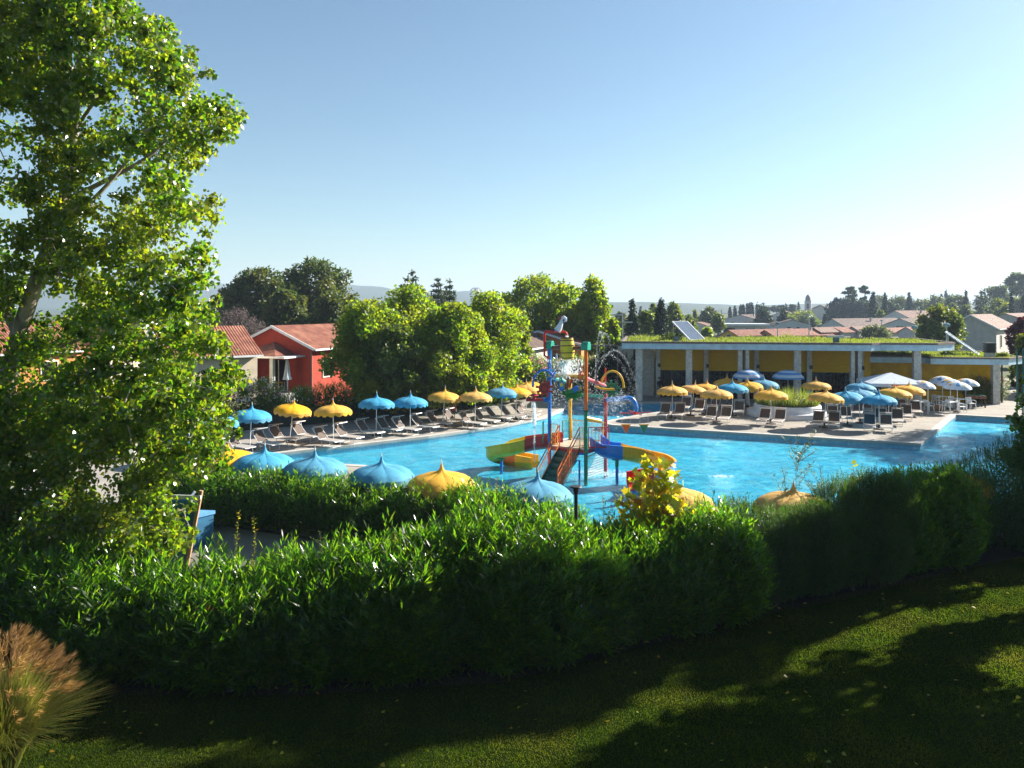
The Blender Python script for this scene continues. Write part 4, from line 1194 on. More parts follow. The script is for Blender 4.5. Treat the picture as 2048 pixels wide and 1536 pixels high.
mb = MB(); mb.box((24.8, 8.6, 1.6), (9.6, 8.6, 3.24)); mb.build('wing_wall', M['ochre'], bp_)
mb = MB(); mb.box((20.35, 4.27, 1.05), (.9, .06, 2.1)); mb.build('door', M['rubber'], bp_)
mb = MB(); mb.box((25.6, 4.26, .9), (7.8, .05, .06)); mb.build('wall_rail', M['trim'], bp_)
mb = MB(); mb.box((23.5, 3.9, 1.6), (.42, .5, 3.24)); mb.build('pillar', M['column'], bp_)
mb = MB(); mb.tube([(9.47, .3, 4.4), (9.47, .3, 0)], .06, 8); mb.build('drainpipe', M['rubber'], bp_)
mb = MB(); mb.tube([(17.9, .34, 4.4), (17.9, .34, 0)], .06, 8); mb.build('drainpipe', M['rubber'], bp_)
mb = MB(); mb.tube([(29.75, 4.1, 3.3), (29.75, 4.1, 0)], .06, 8); mb.build('drainpipe', M['rubber'], bp_)
mb = MB(); mb.bar((-3.3, .3, 4.5), (0.0, .3, 4.5), .12, .12); mb.tube([(-.5, .3, 4.5), (-.5, .3, 0)], .05, 6); mb.tube([(-2.2, .3, 4.5), (-2.2, .3, 0)], .05, 6); mb.build('pergola_beam', M['trim'], bp_)
for px, py in ((1351, 680), (1677, 685)):
    x = 4.2 if px < 1500 else 16.4
    fl = thing('floodlight', ROT @ Vector((x, .25, 4.88)), 'floodlight with blue glass on the grassy roof edge, ' + ('over the second pillar' if x < 9 else 'over the last pillars'), 'floodlight', 'floodlights on the roof edge', RZB)
    mb = MB(); mb.box((0, 0, .24), (.42, .22, .34)); mb.build('housing', M['rubber'], fl, bevel=.02)
    mb = MB(); mb.box((0, -.115, .25), (.34, .015, .22)); mb.build('lens', M['lampglass'], fl)
    mb = MB(); mb.box((0, .02, .035), (.5, .12, .07)); mb.build('bracket', M['steel'], fl)
def solar(loc, rz, w_, l_, lift, lab):
    o = thing('solar_panel', loc, lab, 'solar panel', None, rz)
    c_ = math.cos(lift); s_ = math.sin(lift)
    mb = MB(); MM = Matrix.Rotation(lift, 4, 'X'); mb.box((0, l_ / 2, .05), (w_, l_, .08), 0, MM); mb.build('panel', M['solar'], o)
    mb = MB()
    for a, b in (((-w_ / 2, 0), (w_ / 2, 0)), ((-w_ / 2, l_), (w_ / 2, l_)), ((-w_ / 2, 0), (-w_ / 2, l_)), ((w_ / 2, 0), (w_ / 2, l_))):
        p1 = MM @ Vector((*a, .07)); p2 = MM @ Vector((*b, .07)); mb.bar(p1, p2, .07, .10)
    mb.build('rim', M['gutter'], o)
    for s in (-1, 1):
        mb = MB(); top = MM @ Vector((s * w_ * .45, l_ * .95, 0)); mb.bar((top.x, top.y, 0), top, .06, .06); mb.build('leg', M['steel'], o)
    return o
solar(ROT @ Vector((6.1, 4.6, 4.80)), .62, 1.9, 2.5, .66, 'dark tilted solar panel among the weeds on the pavilion roof')
solar(ROT @ Vector((29.3, 7.4, 3.62)), .95, 1.5, 3.0, .66, 'pale tilted solar panel on the low wing roof beside the vent')
o = thing('roof_vent', ROT @ Vector((29.3, 5.2, 3.55)), 'dark louvred vent on a concrete block at the low roof end', 'vent', None, RZB)
mb = MB(); mb.box((0, 0, .2), (.62, .62, .4)); mb.build('plinth', M['column'], o)
mb = MB()
for i in range(5): mb.box((0, 0, .48 + i * .16), (.74 - .02 * (i % 2), .74, .11))
mb.box((0, 0, .8), (.56, .56, .8)); mb.build('cowl', M['rubber'], o)
mb = MB(); mb.box((0, 0, 0), (1.4, .25, .34)); k_ = mb.build('skylight_kerb', M['gutter']); k_.matrix_world = ROT @ Matrix.Translation((18.5, 9.6, 4.95)); tag(k_, 'short pale parapet block on the grassy roof near the round tree', 'parapet')
# grass on the roofs
def roof_grass(name, poly, z, n, h, lab, dens=None):
    xs_ = [p[0] for p in poly]; ys_ = [p[1] for p in poly]
    x = RNG.uniform(min(xs_) + .2, max(xs_) - .2, n * 2); y = min(ys_) + .25 + (max(ys_) - min(ys_) - .4) * RNG.random(n * 2) ** 1.5
    ok = in_poly(x, y, poly); x, y = x[ok][:n], y[ok][:n]
    hm = h * (.22 + .55 * (np.sin(x * .9 + 1) * np.sin(y * 1.3 + x * .4) * .5 + .5) ** 1.4 + .5 * (np.sin(x * 2.7) * np.sin(x * 1.13 + y) * .5 + .5) ** 3)
    if dens is not None: hm *= dens(x, y)
    P = np.stack([x, y, np.full(len(x), z)], 1); D = unit(np.array([0, 0, 1.0]) + rand_dirs(len(x)) * .75)
    V = leaf_verts(P, D, unit(rand_dirs(len(x)) * np.array([1, 1, .2])), hm * (.5 + .9 * RNG.random(len(x))), np.full(len(x), .055), .35)
    o = np_mesh(name, V, 4, M['roofgrass']); o.matrix_world = ROT.copy(); tag(o, kind='stuff'); o['label'] = lab
mb = MB(); mb.poly([(x, y, 4.735) for x, y in ROOF]); k_ = mb.build('roof_soil', M['field']); k_.matrix_world = ROT; tag(k_, kind='structure')
mb = MB(); mb.poly([(x, y, 3.575) for x, y in WING]); k_ = mb.build('wing_roof_soil', M['field']); k_.matrix_world = ROT; tag(k_, kind='structure')
roof_grass('roof_grass', ROOF, 4.73, 17000, .30, 'sunlit grass growing on the flat pavilion roof', lambda x, y: 1 + 1.0 * np.exp(-((x - 14.5) / 3.5) ** 2) * (y > 2.5) + .7 * np.exp(-((x - 1.5) / 2) ** 2) * (y > 5))
roof_grass('wing_roof_grass', WING, 3.57, 7000, .32, 'grass growing on the low wing roof')
for x, y, r_, lab in ((3.9, 4.2, .8, 'dark green weedy bush on the roof below the solar panel'), (26.6, 6.2, .6, 'weedy bush on the low roof before the pale solar panel'), (30.3, 5.2, .45, 'round tuft of grass at the end of the low roof')):
    z = 4.73 if x < 20 else 3.57
    c_ = ROT @ Vector((x, y, z)); o = thing('roof_bush', c_, lab, 'bush')
    P, O = clump_points([(0, 0, r_ * .4), (r_ * .7, .1, r_ * .3), (-r_ * .7, 0, r_ * .3)], [r_ * .6, r_ * .5, r_ * .5], 900); V, q = leaves_from(P, O, .16, .4, .5); np_mesh('foliage', V, q, M['plane'] if x < 29 else M['roofgrass'], o)
# ================================================================== water play structure
g0 = Vector((3.30, 33.5, -1.05)); WL = -.09
PB = Vector((3.0, 35.1, -.06))     # base of the thing
play = thing('water_play_structure', PB, 'colourful water play structure with tipping barrel, stairs and two slides standing in the pool', 'water playground')
def pb(mb, name, mat, parent=None, smooth=True, bevel=0.0):
    """world coordinates -> child of the play structure"""
    mb.v = [tuple(Vector(v) - PB) for v in mb.v]
    return mb.build(name, mat, parent or play, smooth, bevel)
gp = Vector((3.30, 33.5, 0)); bp2 = Vector((1.73, 34.57, 0)); rp = Vector((4.37, 35.07, 0)); yp = Vector((2.80, 36.14, 0))
TOP = 5.75
def pole(p, segs, r=.086):
    for z0, z1, mt in segs:
        mb = MB(); mb.tube([(p.x, p.y, z0), (p.x, p.y, z1)], r, 14)
        for z in (z0, z1): mb.tube([(p.x, p.y, z - .035), (p.x, p.y, z + .035)], r * 1.25, 14)
        pb(mb, 'post', M[mt])
pole(gp, ((-.44, 2.95, 'p_green'), (2.95, TOP, 'p_orange'))); pole(bp2, ((-.44, 1.3, 'p_purple'), (1.3, TOP, 'p_blue')))
pole(rp, ((-.44, 1.25, 'p_pink'), (1.25, 4.0, 'p_red'))); pole(yp, ((-.44, 1.2, 'p_pink'), (1.2, 4.1, 'p_gold')))
for p in (gp, bp2):       # rounded caps that carry the axle
    mb = MB(); ax = (bp2 - gp).normalized(); pe = Vector((-ax.y, ax.x, 0))
    prof = [(-.17, 0), (-.17, .22), (-.10, .36), (.10, .36), (.17, .22), (.17, 0)]
    vs = [p + pe * x + ax * s * .17 + Vector((0, 0, TOP - .08 + z)) for s in (-1, 1) for x, z in prof]; k = len(prof)
    mb.add(vs, [tuple(range(k)), tuple(range(2 * k - 1, k - 1, -1))] + [(i, (i + 1) % k, k + (i + 1) % k, k + i) for i in range(k)]); pb(mb, 'axle_cap', M['p_teal'], smooth=False, bevel=.02)
zx = TOP - .02
mb = MB(); mb.tube([gp + Vector((0, 0, zx)), bp2 + Vector((0, 0, zx))], .09, 10); pb(mb, 'axle', M['p_brown'])
bc = gp.lerp(bp2, .50) + Vector((0, 0, zx)); ax = (bp2 - gp).normalized()
TB_ = Matrix.Translation(bc) @ Matrix.Rotation(rad(-3), 4, 'Y')
mb = MB(); prof = [(0, -.50), (.255, -.50), (.31, -.26), (.335, 0), (.315, .22), (.27, .46), (.25, .46), (.25, .40), (0, .38)]
mb.lathe(prof, 24, TB_); barrel = pb(mb, 'barrel', M['p_lime'])
for z, r_ in ((-.44, .275), (-.20, .325), (.12, .332), (.36, .30), (.46, .275)):
    mb = MB(); mb.lathe([(r_, z - .022), (r_ + .012, z - .022), (r_ + .012, z + .022), (r_, z + .022)], 24, TB_); pb(mb, 'hoop', M['p_brown'], barrel, smooth=False)
# supply pipe with spout and the white bird on it
zt = 6.45
a = bp2 + Vector((-.02, -.1, 0)); l0 = Vector((-.22, .02, 0))
mb = MB(); mb.tube([a + Vector((0, 0, 5.25)), a + l0 + Vector((0, 0, 5.35)), a + l0 + Vector((0, 0, zt - .12)), a + l0 + Vector((.05, 0, zt - .02)), a + l0 + Vector((.15, 0, zt)), a + Vector((.66, 0, zt)), a + Vector((.78, 0, zt - .04)), a + Vector((.82, 0, zt - .16))], .052, 10); pb(mb, 'supply_pipe', M['p_redb'])
bx = a + Vector((.52, 0, zt + .02))
mb = MB(); mb.tube([bx + Vector((-.16, 0, .02)), bx + Vector((-.06, 0, .18)), bx + Vector((.02, 0, .36)), bx + Vector((.05, 0, .50))], [.17, .15, .10, .07], 12)
mb.tube([bx + Vector((.03, 0, .46)), bx + Vector((.05, 0, .60)), bx + Vector((.15, 0, .66)), bx + Vector((.24, 0, .60)), bx + Vector((.24, 0, .48)), bx + Vector((.17, 0, .44))], [.075, .08, .075, .07, .055, .03], 10)
bird = pb(mb, 'bird_figure', M['tent'])
mb = MB(); mb.ball(bx + Vector((.0, 0, .60)), (.09, .08, .09)); pb(mb, 'crest', M['p_red'], bird)
mb = MB(); mb.tube([bx + Vector((-.16, 0, .06)), bx + Vector((-.30, 0, -.02))], [.09, .01], 8); pb(mb, 'tail', M['p_lblue'], bird)
# platform
out_s = (gp - rp); out_s.z = 0
PZ = 1.22; cen = (gp + bp2 + rp + yp) / 4
def sq(k): return [tuple((cen + (p - cen) * k).xy) for p in (gp, rp, yp, bp2)]
mb = MB(); mb.prism(sq(1.02), PZ - .10, PZ); pb(mb, 'platform', M['p_slab'], smooth=False)
mb = MB(); s2 = sq(1.03)
for i in range(4):
    mb.bar((*s2[i], PZ - .12), (*s2[(i + 1) % 4], PZ - .12), .07, .16)
pb(mb, 'platform_beam', M['p_pink'], smooth=False)
# stairs
dn = Vector((-.563, -.826, 0)); sd = Vector((-.826, .563, 0)); s0 = gp.lerp(bp2, .44); sw = .50; ns = 7; run = 1.95
s0.z = 0
stv = []
for i in range(ns):
    z = PZ - (PZ + .40) * (i + .8) / ns; p = s0 + dn * (run * (i + .5) / ns)
    mb = MB(); mb.bar(p - sd * sw + Vector((0, 0, z)), p + sd * sw + Vector((0, 0, z)), run / ns * 1.0, .06); mb.bar(p - dn * (run / ns * .5) - sd * sw + Vector((0, 0, z + .10)), p - dn * (run / ns * .5) + sd * sw + Vector((0, 0, z + .10)), .02, .2); pb(mb, 'step', M['p_step'], smooth=False)
for s in (-1, 1):
    mb = MB(); b1 = s0 + sd * s * (sw + .03); mb.bar(b1 + Vector((0, 0, PZ - .05)), b1 + dn * run + Vector((0, 0, -.40)), .05, .16); pb(mb, 'stringer', M['p_step'] if s > 0 else M['p_brown'], smooth=False)
    mt = M['p_orange']; mb = MB(); up1 = Vector((0, 0, 1)); e1 = b1 + dn * run
    zb = -.38
    for h_ in (.98, .74):
        mb.tube([b1 + up1 * (PZ + h_), e1 + up1 * (zb + h_)], .026, 8)
    mb.tube([b1 + up1 * (PZ + .10), e1 + up1 * (zb + .12)], .02, 6)
    for q_ in (0, .5, 1): mb.tube([b1.lerp(e1, q_) + up1 * (PZ + (zb - PZ) * q_), b1.lerp(e1, q_) + up1 * (PZ + (zb - PZ) * q_ + .98)], .024, 8)
    hr = pb(mb, 'handrail', mt)
    mb = MB()
    for q_ in range(1, 18):
        q2 = q_ / 18; mb.tube([b1.lerp(e1, q2) + up1 * (PZ + (zb - PZ) * q2 + .1), b1.lerp(e1, q2) + up1 * (PZ + (zb - PZ) * q2 + .74)], .008, 4)
    pb(mb, 'baluster', mt, hr, smooth=False)
# railings of the platform
def railing(a, b, mat, h=.95, nb=8, z=PZ):
    a = Vector((a.x, a.y, z)); b = Vector((b.x, b.y, z)); mb = MB()
    mb.tube([a + Vector((0, 0, .08)), a + Vector((0, 0, h)), b + Vector((0, 0, h)), b + Vector((0, 0, .08)), a + Vector((0, 0, .08))], .026, 8)
    r_ = pb(mb, 'railing', M[mat]); mb = MB()
    for i in range(1, nb):
        p = a.lerp(b, i / nb); mb.tube([p + Vector((0, 0, .08)), p + Vector((0, 0, h))], .009, 4)
    pb(mb, 'baluster', M[mat], r_, smooth=False)
railing(bp2.lerp(yp, .62), yp.lerp(bp2, .06), 'p_teal', .98, 5); railing(yp.lerp(rp, .06), rp.lerp(yp, .06), 'p_gold', .95, 12)
railing(gp.lerp(bp2, .05), gp.lerp(bp2, .16), 'p_gold', 1.0, 3); railing(bp2.lerp(gp, .05), bp2.lerp(gp, .22), 'p_gold', 1.0, 3)
rg = gp + (gp - yp).normalized() * .05
railing(gp.lerp(rp, .08) + Vector((.04, -.03, 0)), gp.lerp(rp, .08) + Vector((.95, -.12, 0)), 'p_red', .98, 6)
railing(bp2 + Vector((-.30, .1, 0)), bp2 + Vector((-.26, .5, 0)), 'p_teal', 1.05, 3)
# blue bracing and net panel under the platform
mb = MB(); q1 = gp + Vector((-.28, .1, 0)); mb.tube([q1 + Vector((0, 0, -.44)), q1 + Vector((0, 0, .72)), q1 + Vector((-.12, -.02, .72)), q1 + Vector((-1.0, -.3, -.35))], .045, 8); mb.tube([q1 + Vector((-.3, 0, 1.02)), q1 + Vector((.28, -.1, 1.02))], .05, 8); pb(mb, 'brace', M['p_blue'])
mb = MB()
p1 = gp.lerp(rp, .1); p2 = gp.lerp(rp, .92)
for i in range(15):
    p = p1.lerp(p2, i / 14); mb.tube([p + Vector((0, 0, -.1)), p + Vector((0, 0, .85))], .006, 4)
for i in range(9):
    z = -.05 + i * .11; mb.tube([p1 + Vector((0, 0, z)), p2 + Vector((0, 0, z))], .006, 4)
mb.tube([p1 + Vector((0, 0, .87)), p2 + Vector((0, 0, .97))], .03, 6); pb(mb, 'net', M['p_slab'], smooth=False)
# slides
def bez(pts, k=6):
    out = []
    for i in range(len(pts) - 1):
        p0 = pts[max(0, i - 1)]; p1 = pts[i]; p2 = pts[i + 1]; p3 = pts[min(len(pts) - 1, i + 2)]
        for j in range(k):
            u = j / k; out.append(.5 * ((2 * p1) + (p2 - p0) * u + (2 * p0 - 5 * p1 + 4 * p2 - p3) * u * u + (p3 - p0 + 3 * (p1 - p2)) * u ** 3))
    out.append(pts[-1]); return out
def chute(path, cuts, R_=.40, wall=.30):
    """half-pipe with raised walls swept along the path; cuts = (fraction end, material)"""
    n = len(path); prof = [(-R_, wall)]
    prof += [(-R_ * math.cos(a), -R_ * .75 * math.sin(a)) for a in [math.pi * i / 10 for i in range(11)]] + [(R_, wall)]
    inner = [(x * .88, y + (.0 if abs(x) > R_ * .99 and y > .1 else .05)) for x, y in prof]
    lip = [(-R_ - .05, wall - .02), (-R_ - .05, wall + .03), (-R_ * .86, wall + .03)]
    st = 0
    for fr_, mt in cuts:
        en = min(n - 1, int(round(fr_ * (n - 1)))); mb = MB(); ring = prof + [(R_ + .04, wall)] + [(R_ + .04, wall + .04), (R_ * .86, wall + .04)] + inner[::-1][1:-1] + [(-R_ * .86, wall + .04), (-R_ - .04, wall + .04), (-R_ - .04, wall)]
        m_ = len(ring); vs = []
        for i in range(st, en + 1):
            tg = (path[min(i + 1, n - 1)] - path[max(i - 1, 0)]); th = Vector((tg.x, tg.y, 0)).normalized(); sx = Vector((th.y, -th.x, 0))
            for x, y in ring: vs.append(path[i] + sx * x + Vector((0, 0, y)))
        fs = []
        for i in range(en - st):
            for j in range(m_): fs.append((i * m_ + j, i * m_ + (j + 1) % m_, (i + 1) * m_ + (j + 1) % m_, (i + 1) * m_ + j))
        mb.add(vs, fs); ch = pb(mb, 'slide_section', M[mt]); st = en
def v3(px, py, Y): return at(px, py, Y)
lp = bez([bp2.lerp(yp, .35) + Vector((.1, -.1, PZ + .12)), v3(1066, 888, 35.7), v3(1036, 895, 35.8), v3(1010, 901, 35.9), v3(992, 907, 36.3), v3(990, 912, 36.9), v3(1004, 917, 37.4), v3(1036, 922, 37.5), v3(1070, 928, 37.1)])
chute(lp, ((.18, 'p_red'), (.58, 'p_lime'), (.86, 'p_orange'), (1, 'p_gold')), .42, .34)
rp_ = bez([gp.lerp(rp, .55) + Vector((-.05, .05, PZ + .1)), v3(1212, 902, 34.0), v3(1244, 906, 33.6), v3(1284, 915, 33.9), v3(1316, 926, 33.9), v3(1332, 938, 33.0), v3(1324, 951, 31.9), v3(1298, 959, 31.2), v3(1262, 966, 30.9)])
chute(rp_, ((.26, 'p_blue'), (.64, 'p_gold'), (.88, 'p_blue'), (1, 'p_redb')), .42, .34)
for px, top, base, Y in ((1003, 912, 938, 35.9), (1234, 914, 955, 33.6), (1268, 972, 985, 31.0)):
    a = v3(px, top, Y); mb = MB(); zm = (a.z + 0) / 2
    mb.tube([(a.x, a.y, -.45), (a.x, a.y, zm)], .07, 10); sp = pb(mb, 'slide_post', M['p_blue'])
    mb = MB(); mb.tube([(a.x, a.y, zm), (a.x, a.y, a.z - .12)], .085, 10); mb.bar((a.x - .22, a.y, a.z - .12), (a.x + .22, a.y, a.z - .12), .1, .05); pb(mb, 'clamp', M['p_green'], sp)
# spray pipes at mid height
zb_ = 4.45
mb = MB(); mb.tube([bp2 + Vector((0, 0, zb_)), gp + Vector((0, 0, zb_))], .105, 12); sp_ = pb(mb, 'spray_pipe', M['p_yellow'])
for p_, mt in ((bp2.lerp(gp, .12), 'p_blue'), (gp.lerp(bp2, .12), 'p_orange')):
    mb = MB(); d_ = (gp - bp2).normalized() * .12; mb.tube([p_ - d_ + Vector((0, 0, zb_)), p_ + d_ + Vector((0, 0, zb_))], .15, 12); mb.tube([p_ + Vector((0, 0, zb_)), p_ + Vector((0, 0, zb_ + .28))], .05, 8); pb(mb, 'collar', M[mt], sp_)
mb = MB(); mb.tube([gp + Vector((0, 0, zb_ - .05)), rp + Vector((0, 0, zb_ - .55))], .09, 12); pb(mb, 'spray_pipe', M['p_pink'])
mb = MB(); mb.tube([bp2 + Vector((0, 0, zb_ - .1)), yp + Vector((0, 0, zb_ - .5))], .08, 12); pb(mb, 'spray_pipe', M['p_teal'])
mb = MB(); mb.tube([yp + Vector((0, 0, 3.4)), rp + Vector((0, 0, 3.4))], .07, 12); pb(mb, 'spray_pipe', M['p_teal'])
mb = MB(); mb.tube([gp + Vector((.0, 0, 2.62)), gp + Vector((.72, .6, 2.40))], .10, 12); pb(mb, 'spray_pipe', M['p_yellow'])
mb = MB(); mb.poly([bc + Vector((-.33, -.1, -.62)), bc + Vector((.02, -.1, -.62)), bc + Vector((.02, .3, -.80)), bc + Vector((-.33, .3, -.80))]); pb(mb, 'splash_plate', M['p_teal'], smooth=False)
def disc_wheel(c, r_, mat, hoopc, s):
    tb = Matrix.Translation(c) @ Matrix.Rotation(rad(90), 4, 'X')
    mb = MB(); mb.lathe([(0, -.05), (r_, -.05), (r_, .05), (0, .05)], 20, tb)
    for i in range(9):
        a = 2 * math.pi * i / 9 + .2; mb.tube([c + Vector((math.cos(a) * r_ * .95, 0, math.sin(a) * r_ * .95)), c + Vector((math.cos(a) * (r_ + .13), 0, math.sin(a) * (r_ + .13)))], [.05, .065], 6)
    wl = pb(mb, 'water_wheel', M[mat], smooth=False)
    mb = MB()
    for i in range(9):
        a = 2 * math.pi * i / 9; mb.tube([c + Vector((math.cos(a) * r_ * .62, -.075, math.sin(a) * r_ * .62)), c + Vector((math.cos(a) * r_ * .62, -.045, math.sin(a) * r_ * .62))], .035, 8)
    pb(mb, 'hole', M['black'], wl)
    mb = MB(); pts = [c + Vector((s * (.02 + .52 * math.cos(a)), -.12, .12 + .72 * math.sin(a))) for a in [rad(-5 + i * 19) for i in range(10)]]; mb.tube(pts, .05, 8); pb(mb, 'hoop_pipe', M[hoopc])
disc_wheel(v3(1223, 778, 34.5), .27, 'p_green', 'p_gold', 1); disc_wheel(v3(1089, 776, 34.4), .27, 'p_red', 'p_blue', -1)
mb = MB(); c = v3(1190, 772, 34.2); mb.tube([c, c + Vector((.25, 0, -.12)), c + Vector((.62, 0, -.16)), c + Vector((.9, 0, -.14))], .05, 8); pb(mb, 'hoop_pipe', M['p_gold'])
mb = MB(); mb.tube([rp + Vector((0, 0, 3.9)), rp + Vector((0, 0, 4.75))], .035, 8); pb(mb, 'nozzle', M['p_redb'])
# red mushroom nozzle
c = v3(1068, 800, 34.6)
mb = MB(); mb.tube([c + Vector((-.36, 0, 0)), c + Vector((.42, 0, 0))], .07, 10); mb.tube([c, c + Vector((0, 0, .2))], .09, 10); mb.lathe([(.0, .30), (.12, .28), (.22, .21), (.20, .19), (0, .2)], 14, Matrix.Translation(c)); nz_ = pb(mb, 'mushroom_nozzle', M['p_red'])
mb = MB(); mb.tube([c + Vector((.42, 0, 0)), c + Vector((.66, 0, 0))], .10, 10); pb(mb, 'collar', M['p_blue'], nz_)
# pair of painted tropical birds on a leaf cluster
c = v3(1139, 778, 33.7)
def ell(c, r_, rot=0):
    mb = MB(); mb.ball((0, 0, 0), r_, 12, Matrix.Translation(c) @ Matrix.Rotation(rot, 4, 'Y')); return mb
lf = MB()
for i in range(14):
    a = rad(150 + i * 18); l_ = .34 + .12 * (i % 3); d_ = Vector((math.cos(a), -.05, math.sin(a) * .8)); q_ = c + Vector((.14, 0, -.18)); sx = Vector((-d_.z, 0, d_.x)) * .09
    lf.add([q_, q_ + d_ * l_ * .5 + sx, q_ + d_ * l_, q_ + d_ * l_ * .5 - sx, q_ + d_ * l_ * .5 + Vector((0, -.06, 0))], [(0, 1, 4), (1, 2, 4), (2, 3, 4), (3, 0, 4)])
ornament = pb(lf, 'leaf_ornament', M['p_leaf'], smooth=False)
for off, r_, mt, rot in (((-.36, -.05, .16), (.13, .12, .26), 'p_blue', .1), ((-.36, -.1, .20), (.09, .1, .12), 'p_lime', 0), ((-.38, -.06, .42), (.11, .11, .12), 'p_teal', 0), ((.22, -.05, -.02), (.26, .12, .13), 'p_blue', -.5), ((.0, -.12, -.1), (.22, .08, .09), 'p_leaf', -.3), ((.46, -.05, .06), (.08, .09, .08), 'p_gold', 0)):
    pb(ell(c + Vector(off), r_, rot), 'bird_body', M[mt], ornament)
for i in range(5):
    mb = MB(); a = rad(65 + i * 14); mb.tube([c + Vector((-.05, 0, .1)), c + Vector((.05 + .34 * math.cos(a), 0, .12 + .44 * math.sin(a)))], [.08, .03], 6); pb(mb, 'feather', M[('p_redb', 'p_orange', 'p_gold', 'p_brown', 'p_red')[i]], ornament)
# blue arm with spinner and pennants
a = v3(1211, 800, 35.0); b_ = v3(1262, 796, 35.0); e_ = v3(1271, 822, 35.0)
mb = MB(); mb.tube(bez([a, a.lerp(b_, .5), b_ + Vector((-.12, 0, .0)), b_ + Vector((.10, 0, -.10)), e_ + Vector((0.03, 0, .2)), e_], 4), .105, 12); pb(mb, 'blue_arm', M['p_blue'])
hub = v3(1270, 826, 35.0); mb = MB(); mb.tube([hub + Vector((0, 0, -.07)), hub + Vector((0, 0, .07))], .075, 10); sn = pb(mb, 'spinner_hub', M['p_redb'])
mb = MB()
for i in range(4):
    an = rad(12 + 90 * i); mb.tube([hub, hub + Vector((math.cos(an) * .80, math.sin(an) * .80, .02))], .022, 6)
pb(mb, 'spinner_arm', M['p_redb'], sn)
for px, mt in ((1252, 'p_orange'), (1288, 'p_green')):
    c = v3(px, 850, 34.9); h_ = .40; w_ = .20
    mb = MB(); mb.add([c + Vector((-w_, 0, 0)), c + Vector((w_, 0, 0)), c + Vector((0, 0, -h_)), c + Vector((-w_, .25, .0)), c + Vector((w_, .25, .0)), c + Vector((0, .12, -h_))], [(0, 1, 2), (3, 4, 5), (0, 1, 4, 3), (0, 2, 5, 3), (1, 2, 5, 4)]); pn = pb(mb, 'hanging_bucket', M[mt], smooth=False)
    mb = MB()
    for s in (-1, 1): mb.tube([c + Vector((s * w_, 0, 0)), c + Vector((s * w_ * .9, 0, .56))], .006, 4)
    pb(mb, 'cord', M['steel'], pn)
    mb = MB(); mb.bar(c + Vector((-w_ - .02, -.01, .02)), c + Vector((w_ + .02, -.01, .02)), .03, .04); pb(mb, 'rim', M['p_gold'], pn)

# falling water, jets and splashes
m, t, out = nt('white_water')
p = N(t, 'ShaderNodeBsdfPrincipled', Roughness=.15); p.inputs['Base Color'].default_value = (.88, .93, .96, 1)
tr = N(t, 'ShaderNodeBsdfTransparent'); tl = N(t, 'ShaderNodeBsdfTranslucent'); tl.inputs['Color'].default_value = (.9, .95, .98, 1)
m1 = N(t, 'ShaderNodeMixShader', Fac=.45); t.links.new(p.outputs[0], m1.inputs[1]); t.links.new(tl.outputs[0], m1.inputs[2])
m2 = N(t, 'ShaderNodeMixShader', Fac=.45); t.links.new(tr.outputs[0], m2.inputs[1]); t.links.new(m1.outputs[0], m2.inputs[2]); t.links.new(m2.outputs[0], out.inputs['Surface'])
M['foam'] = m
def drops(P, r0, r1, st=1.8):
    n = len(P); r_ = r0 + (r1 - r0) * RNG.random(n) ** 2.2
    dirs = np.array([(1, 0, -.33), (-.5, .87, -.33), (-.5, -.87, -.33), (0, 0, 1 * st)])
    V = []
    for f in ((0, 1, 3), (1, 2, 3), (2, 0, 3), (0, 2, 1)):
        V.append(np.stack([P + dirs[i] * r_[:, None] for i in f], 1))
    return np.concatenate(V, 1).reshape(-1, 3)
def spray(name, P, r0, r1, lab, st=1.8):
    P = np.asarray(P); base = Vector(P.mean(0)); base.z = WL
    o = np_mesh(name, drops(P - np.array(base), r0, r1, st), 3, M['foam']); o.location = base; tag(o, lab, 'water', None, 'stuff'); return o
def line_pts(a, b, n, j): 
    s = RNG.random(n)[:, None]; return np.array(a) * (1 - s) + np.array(b) * s + RNG.normal(size=(n, 3)) * j
def arc_pts(a, v, T, n, j):
    s = RNG.random(n) * T; s = s[:, None]; return np.array(a) + np.array(v) * s + np.array([0, 0, -4.9]) * s * s + RNG.normal(size=(n, 3)) * (j + .03 * s)
cs = np.array(bc)
P = [cs + np.array([-.08, 0, -.62]) + np.stack([RNG.normal(size=900) * .11, RNG.normal(size=900) * .11, -RNG.random(900) * .75], 1), cs + np.stack([RNG.normal(size=1100) * .42, RNG.normal(size=1100) * .35, -.55 - RNG.random(1100) * .95], 1)]
spray('barrel_splash', np.concatenate(P), .006, .038, 'white splash pouring down under the yellow barrel', 3)
fall = []
for q_ in range(2400):
    s = RNG.random(); k = RNG.integers(0, 4); A_, B_ = ((bp2, gp), (gp, rp), (bp2, yp), (yp, rp))[k]
    p_ = A_.lerp(B_, s); z = RNG.random() ** .8 * 3.7 + .15; fall.append((p_.x + RNG.normal() * .10, p_.y + RNG.normal() * .1, z + .35))
spray('water_curtain', fall, .005, .016, 'curtain of falling drops under the spray pipes', 4.0)
w0 = v3(1068, 806, 34.6)
spray('nozzle_stream', np.concatenate([line_pts(w0, w0 + Vector((0, 0, -1.0)), 900, .045), line_pts(w0 + Vector((0, 0, -.44)), w0 + Vector((.02, 0, -2.75)), 420, .02)]), .006, .026, 'stream of water falling from the red mushroom nozzle', 4)
sp1 = a = bp2 + Vector((.80, -.1, zt - .2))
spray('spout_stream', line_pts(sp1, sp1 + Vector((.03, 0, -.36)), 320, .035), .01, .03, 'stream pouring from the red pipe into the barrel', 3)
j0 = v3(1189, 762, 34.0)
